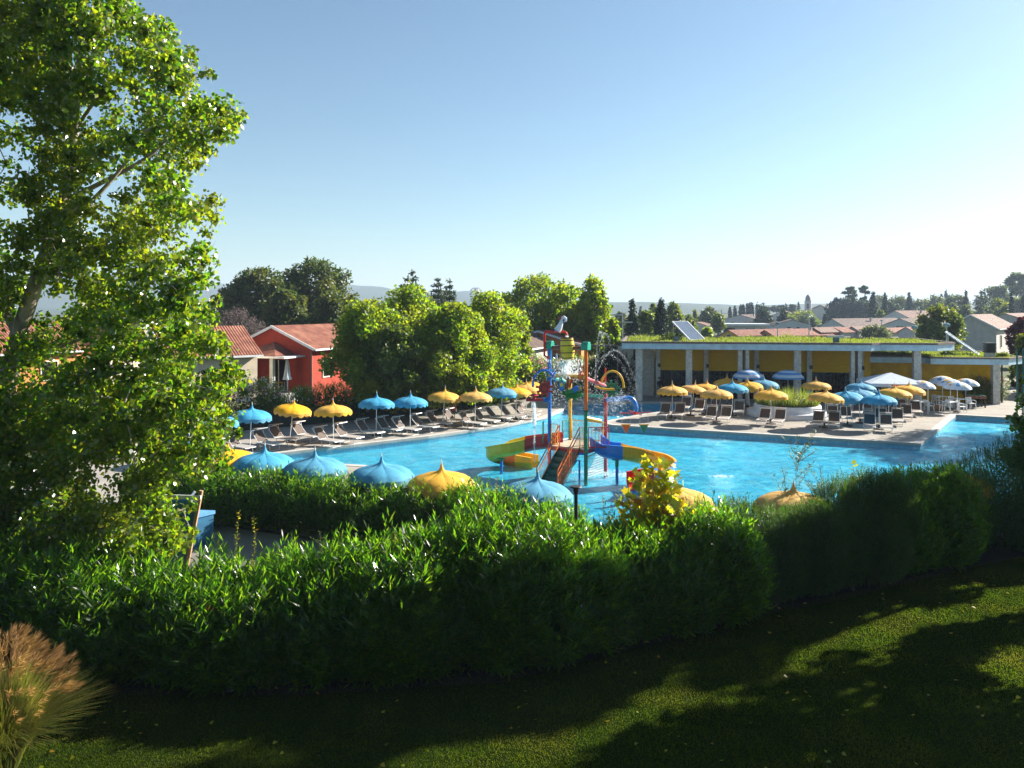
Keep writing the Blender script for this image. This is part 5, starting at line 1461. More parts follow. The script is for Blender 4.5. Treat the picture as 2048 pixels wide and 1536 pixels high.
spray('tall_jet', np.concatenate([arc_pts(j0, (.42, .2, 6.6), 1.25, 380, .01), arc_pts(j0, (.75, .2, 6.5), 1.15, 320, .01)]), .003, .011, 'thin tall jets of water rising beside the orange post', 3)
spray('arched_jet', np.concatenate([arc_pts(j0, (1.75, .3, 5.2), 1.35, 620, .014), arc_pts(j0 + Vector((-.25, 0, .1)), (1.95, .4, 4.6), 1.3, 420, .014)]), .003, .011, 'arched jets of water curving towards the pavilion', 3)
spray('wheel_splash', np.concatenate([np.array(v3(1236, 800, 34.6)) + RNG.normal(size=(500, 3)) * np.array([.25, .2, .28]), np.array(v3(1222, 812, 34.8)) + RNG.normal(size=(380, 3)) * np.array([.2, .2, .4])]), .006, .024, 'scattered splash around the green water wheel')
P = []
for (px, py, rx, n_) in ((1195, 945, 1.3, 900), (1120, 962, .9, 400), (1270, 985, .5, 160), (1253, 948, .35, 120), (1443, 953, .6, 220), (1240, 952, .8, 200)):
    c = np.array(G(px, py, WL)); q_ = RNG.normal(size=(n_, 3)) * np.array([rx * .45, rx * .35, .02]); q_[:, 2] = np.abs(q_[:, 2]); P.append(c + q_)
spray('pool_foam', np.concatenate(P), .008, .04, 'white foam where jets and falls strike the pool surface', .6)
# ================================================================== houses near the pool
rh = house('red_house', (-18.6, 58.5, 0), 7.1, 11, 4.5, 6.05, rad(-20.5), 'red_wall', 'tile', 'red bungalow with a terracotta tiled gable roof and a white-pillared porch',
           windows=[('right', 2.0, 2.9, 1.15, 1.35), ('right', 6.5, 2.9, 1.15, 1.35)])
mb = MB(); mb.box((.75, -1.15, .55), (4.2, 2.3, 1.3)); mb.build('porch_floor', M['pale'], rh)
mb = MB(); mb.box((.75, -1.2, 3.90), (4.5, 2.6, .12)); mb.bar((-1.5, -2.53, 3.92), (3.0, -2.53, 3.92), .12, .16); mb.build('porch_slab', M['gutter'], rh)
mb = MB(); q = [(-1.6, -2.6, 4.0), (2.2, -2.6, 4.0), (2.2, -.03, 4.0), (-1.6, -.03, 4.0), (.1, -.03, 4.95)]
mb.add(q, [(0, 1, 4), (1, 2, 4), (3, 0, 4)]); mb.build('porch_roof', M['tile'], rh)
mb = MB(); mb.box((1.62, -2.2, 2.5), (.28, .28, 2.7)); mb.build('porch_pillar', M['pale'], rh)
mb = MB(); mb.box((-1.35, -1.25, 2.0), (.2, 2.5, 3.75)); mb.build('porch_side_wall', M['red_wall'], rh)
mb = MB(); mb.box((.55, -.04, 2.4), (1.7, .06, 2.3)); d_ = mb.build('sliding_door', M['darkglass'], rh)
mb = MB()
for x in (-.3, .55, 1.4): mb.box((x, -.08, 2.4), (.07, .05, 2.3))
mb.build('frame', M['frame'], d_)
mb = MB(); mb.tube([(-1.2, -2.3, 1.2), (-1.2, -2.3, 2.1), (2.8, -2.3, 2.1), (2.8, -2.3, 1.2)], .025, 6)
for i in range(24): mb.tube([(-1.1 + i * .165, -2.3, 1.2), (-1.1 + i * .165, -2.3, 2.1)], .008, 4)
mb.build('railing', M['black'], rh)
mb = MB(); mb.tube([(3.62, -.12, 4.3), (3.62, -.12, 0)], .05, 6); mb.build('drainpipe', M['trim'], rh)
RH = Matrix.Translation((-18.6, 58.5, 0)) @ Matrix.Rotation(rad(-20.5), 4, 'Z')
parasol_closed(RH @ Vector((2.2, -1.2, 1.2)), 'closed white parasol on the red house porch')
o = thing('porch_table', RH @ Vector((1.2, -1.35, 1.2)), 'small ochre table behind the red house pillar', 'table', None, -.3)
mb = MB(); mb.box((0, 0, .72), (.9, .7, .04)); mb.build('table_top', M['ochre'], o)
for sx in (-1, 1):
    for sy in (-1, 1):
        mb = MB(); mb.bar((sx * .4, sy * .3, 0), (sx * .4, sy * .3, .7), .04, .04); mb.build('leg', M['ochre'], o)
house('cream_house', (-24.7, 51.8, 0), 6.2, 6.0, 4.35, 6.1, rad(-48), 'cream', 'tile', 'cream bungalow partly hidden by the poplar, touching the red house', windows=[('right', 2.6, 2.7, 1.1, 1.3)])
house('orange_house', (-43.5, 56, 0), 8, 9, 4.2, 6.3, rad(-30), 'orange', 'tile', 'orange bungalow seen through gaps in the poplar', windows=[('right', 3.0, 2.6, 1.2, 1.4), ('right', 6.5, 2.6, 1.2, 1.4)])
house('tiled_bungalow', (-31.5, 66, 0), 8, 14, 4.4, 6.4, rad(60), 'cream', 'tile', 'tiled bungalow roof behind the cream house, mostly behind leaves')
house('white_bungalow', (-1.55, 69, 0), 6.1, 8, 3.95, 5.35, rad(-20.5), 'grey_wall', 'tile_brown', 'pale bungalow with a brown tiled roof behind the pink oleanders', windows=[('right', 1.6, 2.2, .9, 1.6)])
hb = house('ochre_bungalow', (2.7, 76.5, 0), 9.0, 10, 3.85, 5.15, rad(-20.5), 'orange', 'tile', 'orange bungalow with a terracotta roof behind the tipping barrel', windows=[('front', 3.4, 2.0, .8, 1.2), ('front', 1.9, 1.9, .7, 1.9)])
mb = MB(); mb.box((-1.4, -1.2, 3.05), (4.4, 2.4, .12)); mb.build('porch_roof', M['gutter'], hb)
for x in (-3.4, .6):
    mb = MB(); mb.box((x, -2.2, 1.5), (.22, .22, 3.0)); mb.build('porch_pillar', M['pale'], hb)
parasol_closed(Vector((4.35, 73.0, 0.6)), 'closed white parasol on the orange bungalow porch')

# ================================================================== the village
def vill(px, ridge, eave, base, Y, wpx, d, rz, wall, roof, label, cat='house', windows=(), group=None, chimney=False, name='village_house', verge=False):
    L = at(px, base, Y); TERR.append((L.x, L.y, L.z)); k = Y / F
    w_ = wpx * k; e = (base - eave) * k; r = (base - ridge) * k
    wn = [(f, p * w_ / 2 if f == 'front' else p * d, z * e, ww, hh) for f, p, z, ww, hh in windows]
    return house(name, L, w_, d, e, r, rad(rz), wall, roof, label, cat, wn, group, (w_ * .2, d * .5, r - .2) if chimney else None, verge)
FW = lambda *ps: [('front', p, .55, 1.1, 1.3) for p in ps]
vill(1458, 661, 671, 681, 172, 42, 24, -55, 'ochre', 'tile', 'ochre gabled house with a long weathered tile roof, beside the dark solar panel', windows=FW(0))
vill(1530, 661, 672, 684, 176, 40, 18, -52, 'orange', 'tile', 'tiled roof house rising behind the long roof, before the flat white villa')
vill(1580, 659, 671, 684, 184, 44, 16, -50, 'orange', 'tile', 'bright orange gabled house with a tiled roof above the roof grass', windows=FW(-.3), chimney=True)
vill(1627, 656, 664, 676, 190, 28, 14, -50, 'red_wall', 'tile_pink', 'small dark red gabled house next to the orange gable')
vill(1668, 656, 664, 678, 196, 34, 12, -50, 'grey_wall', 'tile', 'small grey gabled house under the big arched white one')
vill(1704, 654, 663, 678, 200, 30, 14, -50, 'grey_wall', 'tile_pink', 'grey gabled house before the willow bush, right of its grey twin')
vill(1770, 657, 664, 678, 190, 24, 12, -50, 'lilac', 'tile', 'low tiled house behind the olive bush on the roof')
vill(1812, 655, 664, 678, 180, 30, 11, -50, 'lilac', 'tile', 'low grey gable with a tiled roof beside the round tree')
vill(1664, 638, 655, 672, 232, 64, 34, -58, 'pale', 'tile_brown', 'big white house with brown roof and an arched window', windows=[('front', -.1, .5, 2.0, 3.2), ('front', .6, .5, 1.4, 2.0)], chimney=True)
vill(1585, 640, 650, 668, 240, 70, 16, -12, 'pale', 'tile_brown', 'white house with wide brown roof and two dark windows', windows=FW(-.2, .3), chimney=True)
vill(1480, 630, 640, 656, 300, 70, 24, -30, 'lilac', 'tile_brown', 'broad brown roofed house above the flat white villa', windows=FW(-.4, .3), chimney=True)
vill(1392, 645, 651, 664, 230, 40, 16, -30, 'lilac', 'tile_pink', 'low reddish roof behind the dark solar panel', windows=FW(0))
vill(1350, 655, 660, 672, 150, 46, 10, -20, 'pale', 'tile_pink', 'pale low house with pink tile edge above the roof corner')
vill(1530, 645, 655, 670, 260, 44, 14, 10, 'grey_wall', 'tile_brown', 'grey house with brown hip roof before the cedar', windows=FW(0))
vill(1567, 622, 632, 652, 420, 50, 30, -25, 'lilac', 'tile_brown', 'lilac walled house high behind the cedars', windows=FW(-.5, 0, .5))
vill(1606, 627, 634, 650, 430, 40, 20, 15, 'ochre', 'tile_pink', 'yellow walled house below the church tower', windows=FW(-.3, .4))
vill(1676, 628, 634, 646, 400, 24, 14, -35, 'pale', 'tile_pink', 'small pale house at the foot of the church')
vill(1790, 622, 636, 658, 260, 62, 22, -62, 'pale', 'tile_pink', 'tall white house with pink roof beside the cypresses', windows=FW(-.5, .2), chimney=True)
vill(1800, 638, 652, 672, 215, 72, 24, -52, 'pale', 'tile_brown', 'white gabled house with arched blue window left of the round tree', windows=[('front', .0, .45, 2.2, 3.0)], chimney=True)
vill(1941, 631, 656, 712, 118, 88, 17, -42, 'grey_wall', 'tile_pink', 'large grey gabled house beside the plum tree', windows=[('right', .22, .52, 1.2, 1.9), ('right', .62, .5, 1.2, 2.2)], verge=True)
vill(2010, 628, 640, 672, 170, 70, 26, -42, 'grey_wall', 'tile_pink', 'grey house with stepped pink roofs behind the large grey gable')
vill(2052, 592, 604, 626, 330, 40, 14, -40, 'pale', 'tile_pink', 'white hillside house under the tall round tree', windows=FW(-.5, .1))
# flat white villa
L = at(1488, 672, 205); TERR.append(tuple(L)); o = thing('flat_villa', L, 'flat roofed white villa with pale blue windows behind the tiled roofs', 'house', None, rad(-8)); k = 205 / F
mb = MB(); mb.box((0, 4, 1.0), (90 * k, 8, 3.8)); mb.build('wall', M['pale'], o)
mb = MB(); mb.box((0, 3.8, 3.1), (98 * k, 9.4, .5)); mb.build('roof', M['gutter'], o)
for x, ww, mt in ((12 * k, 18 * k, 'lampglass'), (-28 * k, 22 * k, 'dark_in'), (36 * k, 10 * k, 'lampglass')):
    mb = MB(); mb.box((x, -.02, 1.6), (ww + .3, .06, 1.6)); f = mb.build('window', M['frame'], o)
    mb = MB(); mb.box((x, -.06, 1.6), (ww, .05, 1.35)); mb.build('pane', M[mt], f)
# church
L = at(1616, 640, 480); TERR.append(tuple(L)); k = 480 / F
o = thing('church', L, 'village church with a domed bell tower and a low tiled nave', 'church', None, rad(-25))
mb = MB(); mb.box((0, 0, 18 * k), (12 * k, 12 * k, 40 * k)); mb.box((0, 0, 20 * k), (13.5 * k, 13.5 * k, 1.2 * k)); mb.box((0, 0, 37.4 * k), (14 * k, 14 * k, 1.4 * k)); tw = mb.build('tower', M['lilac'], o)
for rz in range(4):
    mb = MB(); MM = Matrix.Rotation(rz * math.pi / 2, 4, 'Z'); a = [(-2.2 * k, 23 * k), (2.2 * k, 23 * k), (2.2 * k, 31 * k)] + [(2.2 * k * math.cos(t_), 31 * k + 2.2 * k * math.sin(t_)) for t_ in (.6, 1.2, 1.57, 2.0, 2.6)] + [(-2.2 * k, 31 * k)]
    mb.add([(x, -6.08 * k, z) for x, z in a], [tuple(range(len(a)))], MM); mb.build('arch', M['dark_in'], tw)
mb = MB(); mb.lathe([(5.2 * k, 38 * k), (5.2 * k, 41 * k), (5.0 * k, 44 * k), (3.9 * k, 47.5 * k), (1.8 * k, 50 * k), (.5 * k, 51 * k), (.4 * k, 53 * k), (0, 53.4 * k)], 12); mb.build('dome', M['trim'], o, smooth=True)
mb = MB(); w_ = 19 * k; d = 26
x0 = 22 * k; vs = [(x0 - w_, 4, -3), (x0 + w_, 4, -3), (x0 + w_, 4, 20 * k), (x0, 4, 29 * k), (x0 - w_, 4, 20 * k)]
vs += [(x, y + d, z) for x, y, z in vs]; mb.add(vs, [(0, 1, 2, 3, 4), (1, 6, 7, 2), (5, 0, 4, 9), (6, 5, 9, 8, 7)]); mb.build('nave', M['pale'], o)
mb = MB(); w2 = w_ + .8
vs = [(x0 - w2, 3, 19.4 * k), (x0, 3, 29.4 * k), (x0 + w2, 3, 19.4 * k)]; vs += [(x, d + 5, z) for x, y, z in vs]; vs += [(x, y, z + .4) for x, y, z in vs]
mb.add(vs, [(0, 1, 7, 6), (1, 2, 8, 7), (6, 7, 10, 9), (7, 8, 11, 10), (0, 3, 9, 6), (2, 5, 11, 8)]); mb.build('roof', M['tile_brown'], o)

# ------------------------------------------------------------------ trees beyond the pool
def ft(kind, px, top, base, wpx, Y, mat, label, n=2600, leaf=.35, seed=None, group=None, cat='tree', terr=None, **kw):
    L = at(px, base, Y); k = Y / F; h = (base - top) * k; r = wpx * k / 2
    if Y > 78: TERR.append(tuple(L))
    if Y >= 320 and kind == 'dome': r *= 1.32; n = int(n * 1.5)
    s = seed if seed is not None else int(px * 7 + top)
    if kind == 'cedar': return cedar(kw.pop('name', 'cedar_tree'), L, h, r, label, cat, group, n=n, leaf=leaf, seed=s, **kw)
    nm = {'column': 'cypress_tree', 'cone': 'conifer_tree'}.get(kind, 'broadleaf_tree')
    return tree(kw.pop('name', nm), L, h, r, kind, mat, n, leaf, label, cat, group, seed=s, **kw)
# bright group behind the curved deck
ft('dome', 737, 606, 812, 174, 50, 'ash', 'broad bright green tree overhanging the blue umbrellas, next to the red house', 21000, .25, h0=.10, k=44)
ft('dome', 822, 580, 812, 194, 53.5, 'ash', 'tallest bright green tree of the row behind the curved deck', 22000, .25, h0=.10, k=46)
ft('dome', 908, 612, 812, 174, 51.5, 'ash', 'yellow green tree in the middle of the row behind the red sign', 20000, .25, h0=.08, k=44)
ft('dome', 975, 590, 795, 174, 57, 'ash', 'bright green tree at the end of the row, before the pale bungalow', 20000, .25, h0=.08, k=44)
ft('dome', 1024, 618, 800, 84, 60, 'ash', 'smaller bright tree filling the end of the row beside the pale bungalow', 9000, .25, h0=.06, k=30)
ft('dome', 790, 650, 815, 130, 49, 'plane', 'low dark leafed tree under the tallest bright tree', 9000, .24, h0=.05, k=30)
# dark group at the left
ft('dome', 520, 540, 735, 172, 92, 'oak', 'dark rounded tree behind the red house, nearest the purple shrub', 19000, .42, h0=.1, k=40)
ft('dome', 632, 526, 735, 176, 97, 'oak', 'tallest dark tree behind the red house roof', 20000, .42, h0=.1, k=42)
ft('dome', 576, 585, 735, 110, 84, 'oak', 'low dark tree between the two tall dark ones', 12000, .38, h0=.05, k=30)
ft('dome', 660, 592, 735, 110, 82, 'oak', 'low dark tree just over the red house ridge', 12000, .38, h0=.05, k=30)
ft('dome', 462, 582, 735, 80, 100, 'oak', 'slim dark tree at the edge of the poplar leaves', 5000, .42, h0=.1)
ft('dome', 345, 588, 735, 90, 95, 'oak', 'dark tree seen through gaps in the poplar', 5000, .42, h0=.1)
ft('round', 478, 622, 720, 128, 74, 'twig', 'purplish brown bare shrub behind the cream house', 9000, .30, h0=.05, W=.12, name='bare_shrub', cat='shrub', up=.0)
ft('cedar', 824, 541, 660, 112, 112, 'pine', 'blue green conifer rising behind the tallest bright tree', 7000, .55, h0=.1, tiers=9)
ft('cedar', 876, 555, 660, 70, 118, 'pine', 'dark conifer with the taller of two close tops', 4600, .55, h0=.1, tiers=9)
ft('cedar', 898, 559, 660, 66, 120, 'pine', 'dark conifer with the shorter of two close tops', 4600, .55, h0=.1, tiers=9)
ft('poplar', 1012, 588, 740, 56, 88, 'ash', 'narrow green tree next to the end of the bright row', 5000, .36, h0=.08)
ft('dome', 1074, 554, 745, 150, 84, 'ash', 'large mid green tree behind the tipping barrel', 10000, .38, h0=.08, k=40)
ft('dome', 1130, 570, 745, 118, 81, 'ash', 'yellowing tree between the big green one and the tall poplar', 8000, .36, h0=.08, k=36)
ft('poplar', 1188, 558, 745, 108, 79, 'ash', 'tall leaning-topped poplar left of the pavilion', 9000, .36, h0=.06, k=36)
ft('poplar', 1226, 640, 745, 46, 72, 'ash', 'small yellow green poplar by the pavilion roof corner', 5000, .30, h0=.05)
ft('dome', 1120, 640, 760, 190, 90, 'oak', 'dark shrubby tree filling the gap behind the orange bungalow', 6000, .40, h0=.03)
ft('dome', 1010, 660, 760, 100, 78, 'oak', 'dark tree behind the pale bungalow', 5000, .40, h0=.03)
ft('cone', 1265, 597, 700, 54, 96, 'cypress', 'dark spiky conifer behind the pavilion roof corner', 6000, .34, h0=.02, k=34)
ft('column', 1322, 597, 690, 36, 104, 'cypress', 'broad dark cypress behind the roof grass', 6000, .32, h0=.02, k=30)
ft('dome', 1295, 622, 690, 44, 112, 'plane', 'yellow green tree between the conifer and the broad cypress', 4000, .36)
ft('round', 1345, 606, 690, 40, 150, 'plane', 'hazy green tree right behind the broad cypress', 3000, .5)
ft('round', 1306, 608, 690, 22, 160, 'plane', 'small hazy treetop left of the broad cypress', 2000, .5)
ft('column', 1281, 611, 660, 9, 300, 'cypress', 'thin hazy cypress right of the spiky conifer', 1400, .6)
ft('round', 1355, 621, 690, 36, 140, 'plane', 'round tree with yellowish foliage above the pink roof edge', 2600, .45)
ft('round', 1378, 632, 690, 40, 190, 'plane', 'low hazy tree beside the small pointed one', 2200, .6)
ft('poplar', 1354, 620, 680, 14, 210, 'pine', 'small pointed hazy tree', 1400, .6)
ft('poplar', 1390, 620, 682, 16, 260, 'plane', 'slender hazy tree above the dark solar panel', 1400, .7)
ft('round', 1418, 616, 672, 46, 240, 'oak', 'rounded hazy tree near the lamp mast', 3000, .7)
ft('round', 1436, 628, 672, 30, 180, 'plane', 'bushy tree left of the broad brown roof', 1800, .55)
ft('round', 1240, 625, 700, 40, 190, 'oak', 'hazy dark tree behind the small poplar', 2200, .6)
# row of thin cypresses on the ridge
CYL = 'thin dark cypress in the row on the village ridge'
for px, top, w_ in ((1460, 612, 4), (1470, 610, 4), (1481, 608, 4.5), (1484, 611, 4), (1487, 606, 4), (1495, 606, 4), (1499, 604, 4.5), (1504, 603, 5), (1514, 606, 5), (1520, 608, 4)):
    ft('column', px, top, 648, w_ + 3, 380, 'cypress', CYL, 900, .8, group='cypresses in a row on the village ridge', k=16)
ft('column', 1572, 608, 640, 6, 440, 'cypress', 'thin cypress just left of the far lilac house', 900, .8, k=16)
ft('column', 1597, 603, 640, 7, 470, 'cypress', 'thin cypress close beside the church tower', 900, .8, k=16)
ft('column', 1660, 607, 640, 7, 420, 'cypress', 'thin cypress between the church nave and the dark grove', 900, .8, k=16)
ft('cedar', 1527, 606, 660, 44, 260, 'pine', 'open branched cedar in front of the village ridge', 2600, .9)
ft('cedar', 1567, 614, 660, 24, 250, 'pine', 'slim cedar before the lilac house', 1800, .9)
ft('cedar', 1553, 612, 645, 40, 430, 'pine', 'flat topped hazy pine beyond the open cedar', 1700, 1.1, flat=True, tiers=3, h0=.7)
ft('cedar', 1585, 610, 645, 30, 440, 'pine', 'flat topped hazy pine beside the church', 1500, 1.1, flat=True, tiers=3, h0=.65)
ft('round', 1605, 624, 664, 80, 330, 'plane', 'wide green treetop below the church tower', 4200, .9)
ft('round', 1576, 632, 664, 40, 300, 'plane', 'low bushy tree left of the wide green one', 2000, .8)
ft('column', 1650, 628, 664, 12, 270, 'cypress', 'short dark cypress behind the big white house', 1400, .6)
ft('column', 1625, 634, 664, 12, 260, 'cypress', 'short dark conifer by the white house chimney', 1400, .6)
ft('dome', 1677, 598, 655, 46, 340, 'cypress', 'dark rounded tree at the near end of the grove', 4200, .8, h0=.02)
ft('dome', 1702, 596, 655, 50, 350, 'pine', 'dark green mass in the middle of the grove', 4200, .8, h0=.02)
ft('dome', 1728, 602, 655, 44, 330, 'pine', 'dark green tree below the umbrella pines', 3600, .8, h0=.02)
ft('column', 1706, 592, 655, 16, 330, 'cypress', 'dark conifer under the taller umbrella pine', 2200, .7)
ft('cedar', 1703, 574, 650, 32, 345, 'pine', 'wide layered umbrella pine above the grove', 2400, .9, flat=True, tiers=3, h0=.74, name='umbrella_pine')
ft('cedar', 1729, 572, 650, 24, 340, 'pine', 'tall layered umbrella pine nearest the broad cypress', 2200, .9, flat=True, tiers=3, h0=.66, name='umbrella_pine')
ft('column', 1746, 583, 660, 24, 285, 'cypress', 'broad flame shaped cypress, darkest of the grove', 5000, .62, h0=.01, k=30)
ft('column', 1770, 584, 655, 12, 300, 'cypress', 'slim cypress just right of the broad flame shaped one', 2200, .62, k=20)
ft('round', 1760, 620, 662, 18, 270, 'plane', 'pale bush at the foot of the broad cypress', 1400, .6)
ft('dome', 1762, 592, 650, 44, 400, 'oak', 'rounded hazy tree behind the slim cypress', 2600, .9, h0=.02)
ft('dome', 1783, 606, 650, 34, 330, 'pine', 'round shrubby tree right of the slim cypress', 2400, .8, h0=.02)
ft('dome', 1800, 594, 645, 46, 390, 'oak', 'dark hazy tree left of the twin spired cypress', 2800, .9, h0=.02)
ft('column', 1818, 584, 640, 14, 360, 'cypress', 'twin spired cypress against the sky', 2400, .7, k=20)
ft('dome', 1845, 600, 650, 44, 370, 'oak', 'dark round tree behind the olive round tree', 2800, .9, h0=.02)
ft('dome', 1875, 594, 650, 46, 360, 'oak', 'dark hillside tree above the olive round tree', 2800, .9, h0=.02)
ft('column', 1883, 587, 620, 4, 520, 'cypress', 'very small cypress on the skyline left of the tall thin one', 700, 1.0, k=14)
ft('column', 1892, 578, 620, 6, 520, 'cypress', 'tall thin cypress on the skyline', 900, 1.0, k=14)
ft('round', 1905, 608, 660, 40, 250, 'willow', 'pale grey green tree above the large grey gable', 3600, .6)
ft('round', 1930, 611, 660, 34, 245, 'willow', 'pale silvery tree right of its grey green neighbour', 3400, .6)
ft('dome', 1912, 592, 650, 46, 330, 'oak', 'dark tree behind the pale silvery pair', 2800, .9, h0=.02)
ft('column', 1932, 580, 650, 14, 310, 'cypress', 'blunt dark cypress above the pale silvery tree', 2400, .65, k=20)
ft('cedar', 1962, 582, 660, 46, 270, 'pine', 'broad cedar on the hillside above the grey gable ridge', 3800, .8, tiers=8, h0=.05)
ft('dome', 1985, 574, 640, 46, 380, 'oak', 'dark hillside tree under the skyline, beside the broad cedar', 3000, .9, h0=.02)
ft('dome', 2004, 572, 640, 34, 370, 'oak', 'rounded hillside tree nearer the tall skyline tree', 2600, .9, h0=.02)
ft('dome', 1996, 598, 660, 52, 260, 'plane', 'mid green tree left of the narrow hillside cypress', 3400, .7, h0=.02)
ft('column', 2023, 583, 660, 11, 255, 'cypress', 'narrow hillside cypress left of the white hillside house', 2400, .6, k=20)
ft('column', 2047, 588, 660, 10, 250, 'cypress', 'narrow cypress cut by the picture edge', 2000, .6, k=20)
ft('dome', 2034, 547, 612, 34, 380, 'oak', 'tall round crowned tree alone on the skyline', 4200, .8, h0=.35)
ft('dome', 2040, 596, 650, 44, 330, 'plane', 'green tree below the tall skyline tree', 2600, .8, h0=.02)
ft('dome', 1878, 615, 718, 96, 98, 'plane', 'olive green round tree just behind the pavilion roof', 11000, .34, h0=.05, k=40)
ft('round', 2046, 636, 735, 60, 92, 'plum', 'dark red plum tree in front of the large grey house', 6000, .34, h0=.1)
ft('round', 1752, 653, 684, 60, 150, 'willow', 'olive bush on the far side of the roof grass', 3000, .40, name='broadleaf_bush', cat='bush')
ft('round', 1414, 655, 684, 26, 130, 'ash', 'yellow green bush beside the dark solar panel', 1800, .34, name='broadleaf_bush', cat='bush')
ft('dome', 2085, 650, 830, 110, 66, 'oak', 'dark tree beyond the path at the picture edge', 7000, .34, h0=.03, k=36)
ft('dome', 2046, 690, 805, 50, 72, 'oak', 'dark shrub beside the path behind the pavilion', 4500, .30, h0=.02)
terrain()
# cypress group far left on the plain
for px, top, w_ in ((725, 604, 5), (731, 601, 5), (737, 603, 6), (743, 600, 5), (749, 603, 6), (755, 604, 4)):
    ft('column', px, top, 618, w_ + 2, 700, 'cypress', 'tiny hazy cypress in the clump on the far plain', 700, 1.3, group='clump of cypresses on the far plain', k=14)

# pylon, masts, lamps
L = at(952, 660, 330); o = thing('pylon', L, 'lattice electricity pylon behind the bright trees', 'pylon'); k = 330 / F; H = 85 * k
mb = MB()
def lv(s): return 4.6 * k * (1 - s) ** 1.4 + 2.6 * k
for sx in (-1, 1):
    for sy in (-1, 1):
        mb.tube([(sx * lv(s), sy * lv(s), s * H) for s in (0, .25, .5, .75, 1)], .16, 4)
for i in range(12):
    s1, s2 = i / 12, (i + 1) / 12
    for a, b in (((-1, -1), (1, -1)), ((1, -1), (1, 1)), ((1, 1), (-1, 1)), ((-1, 1), (-1, -1))):
        mb.tube([(a[0] * lv(s1), a[1] * lv(s1), s1 * H), (b[0] * lv(s2), b[1] * lv(s2), s2 * H)], .10, 4)
mb.build('tower', M['steel'], o)
for z, w_ in ((.985, 12), (.90, 13)):
    mb = MB(); mb.tube([(-w_ * k, 0, z * H - 1.2), (-w_ * .5 * k, 0, z * H), (w_ * .5 * k, 0, z * H), (w_ * k, 0, z * H - 1.2)], .16, 4); mb.tube([(-w_ * k, 0, z * H - 1.2), (w_ * k, 0, z * H - 1.2)], .10, 4); mb.build('cross_arm', M['steel'], o)
def mast(px, top, base, Y, label, kind):
    L = at(px, base, Y); h = (base - top) * Y / F; o = thing('lamp_post' if kind == 'lamp' else 'utility_pole', L, label, 'lamp' if kind == 'lamp' else 'pole')
    r_ = max(.05, .0006 * Y); mb = MB(); mb.tube([(0, 0, -.5), (0, 0, h)], [r_ * 1.4, r_], 8); mb.build('post', M['steel'], o, smooth=True)
    if kind == 'lamp':
        mb = MB(); mb.lathe([(.05, h - .1), (.30, h), (.34, h + .22), (.10, h + .36), (0, h + .36)], 12); mb.build('lantern', M['lampglass'], o, smooth=True)
    else:
        for i, z in enumerate((.25, .9)):
            mb = MB(); mb.box((r_ * 9 * (1 if i else -1), 0, h - z), (r_ * 18, .08, .12)); mb.build('cross_arm', M['steel'], o)
    return o
mast(1245, 624, 790, 66, 'tall pale grey pole at the corner of the pavilion roof', 'pole')
mast(1443, 620, 660, 200, 'thin dark utility pole in front of the broad brown roof', 'pole')
mast(1618, 628, 672, 170, 'grey utility pole below the church tower', 'pole')
mast(1555, 648, 680, 120, 'slender lamp post among the tiled roofs', 'lamp')
mast(1893, 653, 720, 75, 'blue grey lamp post before the olive round tree', 'lamp')
mast(1829, 657, 700, 80, 'dark lamp post left of the olive round tree', 'lamp')
mast(1763, 642, 670, 210, 'small lamp post at the foot of the slim cypress', 'lamp')
for px, lab in ((2034, 'teal green gate post on the path, nearer the pavilion'), (2046, 'teal green gate post on the path at the picture edge')):
    L = at(px, 848, 49); o = thing('gate_post', (L.x, L.y, 0), lab, 'post')
    mb = MB(); mb.tube([(0, 0, 0), (0, 0, 4.9)], .05, 8); mb.build('post', M['p_step'], o); mb = MB(); mb.box((0, 0, 3.2), (.12, .12, .25)); mb.build('bracket', M['p_step'], o)
# ================================================================== hedges round the deck
def lumps_along(pts, w_, h_, step, jit=.18, seed=1, hf=None):
    """overlapping ellipsoids along a ground line: half-depth w_, height h_"""
    rr = random.Random(seed); out = []
    P = [Vector(p) for p in pts]; d = 0
    for a, b in zip(P[:-1], P[1:]):
        L = (b - a).length; k = max(1, int(L / step))
        for i in range(k):
            c = a.lerp(b, (i + rr.uniform(.2, .8)) / k); hh = h_ * rr.uniform(1 - jit, 1 + jit) * (hf(c.x, c.y) if hf else 1)
            ww = w_ * rr.uniform(.85, 1.15)
            out.append((c.x, c.y, hh * .48, ww, ww, hh * .52))
            if rr.random() < .7: out.append((c.x + rr.uniform(-.5, .5) * ww, c.y + rr.uniform(-.5, .5) * ww, hh * .72, ww * .55, ww * .55, hh * .30))
    return out
B0 = (-14.0, 48.4)
shrub('oleander_hedge', (-17.5, 46.5, 0), lumps_along([(-24, 43.5), (-19.5, 46.4), (-15.2, 48.6)], 1.1, 2.75, .7, seed=3), 3600, 'oleander hedge with white and pink flowers below the cream and red houses', 'hedge', 'flowering hedges behind the curved deck', 'oleander', 9, .38, .17, .2, flowers=[('whiteflower', 300, .12), ('pinkflower', 150, .12), ('redflower', 40, .11)], stems=8)
shrub('oleander_hedge', (-11, 51.5, 0), lumps_along([(-15.0, 48.7), (-11, 51.4), (-7.6, 53.6)], .95, 1.95, .8, seed=4), 2300, 'dark shaded hedge with sparse white flowers under the bright trees', 'hedge', 'flowering hedges behind the curved deck', 'oleander', 9, .38, .17, .2, flowers=[('whiteflower', 40, .10), ('pinkflower', 14, .09)], stems=8)
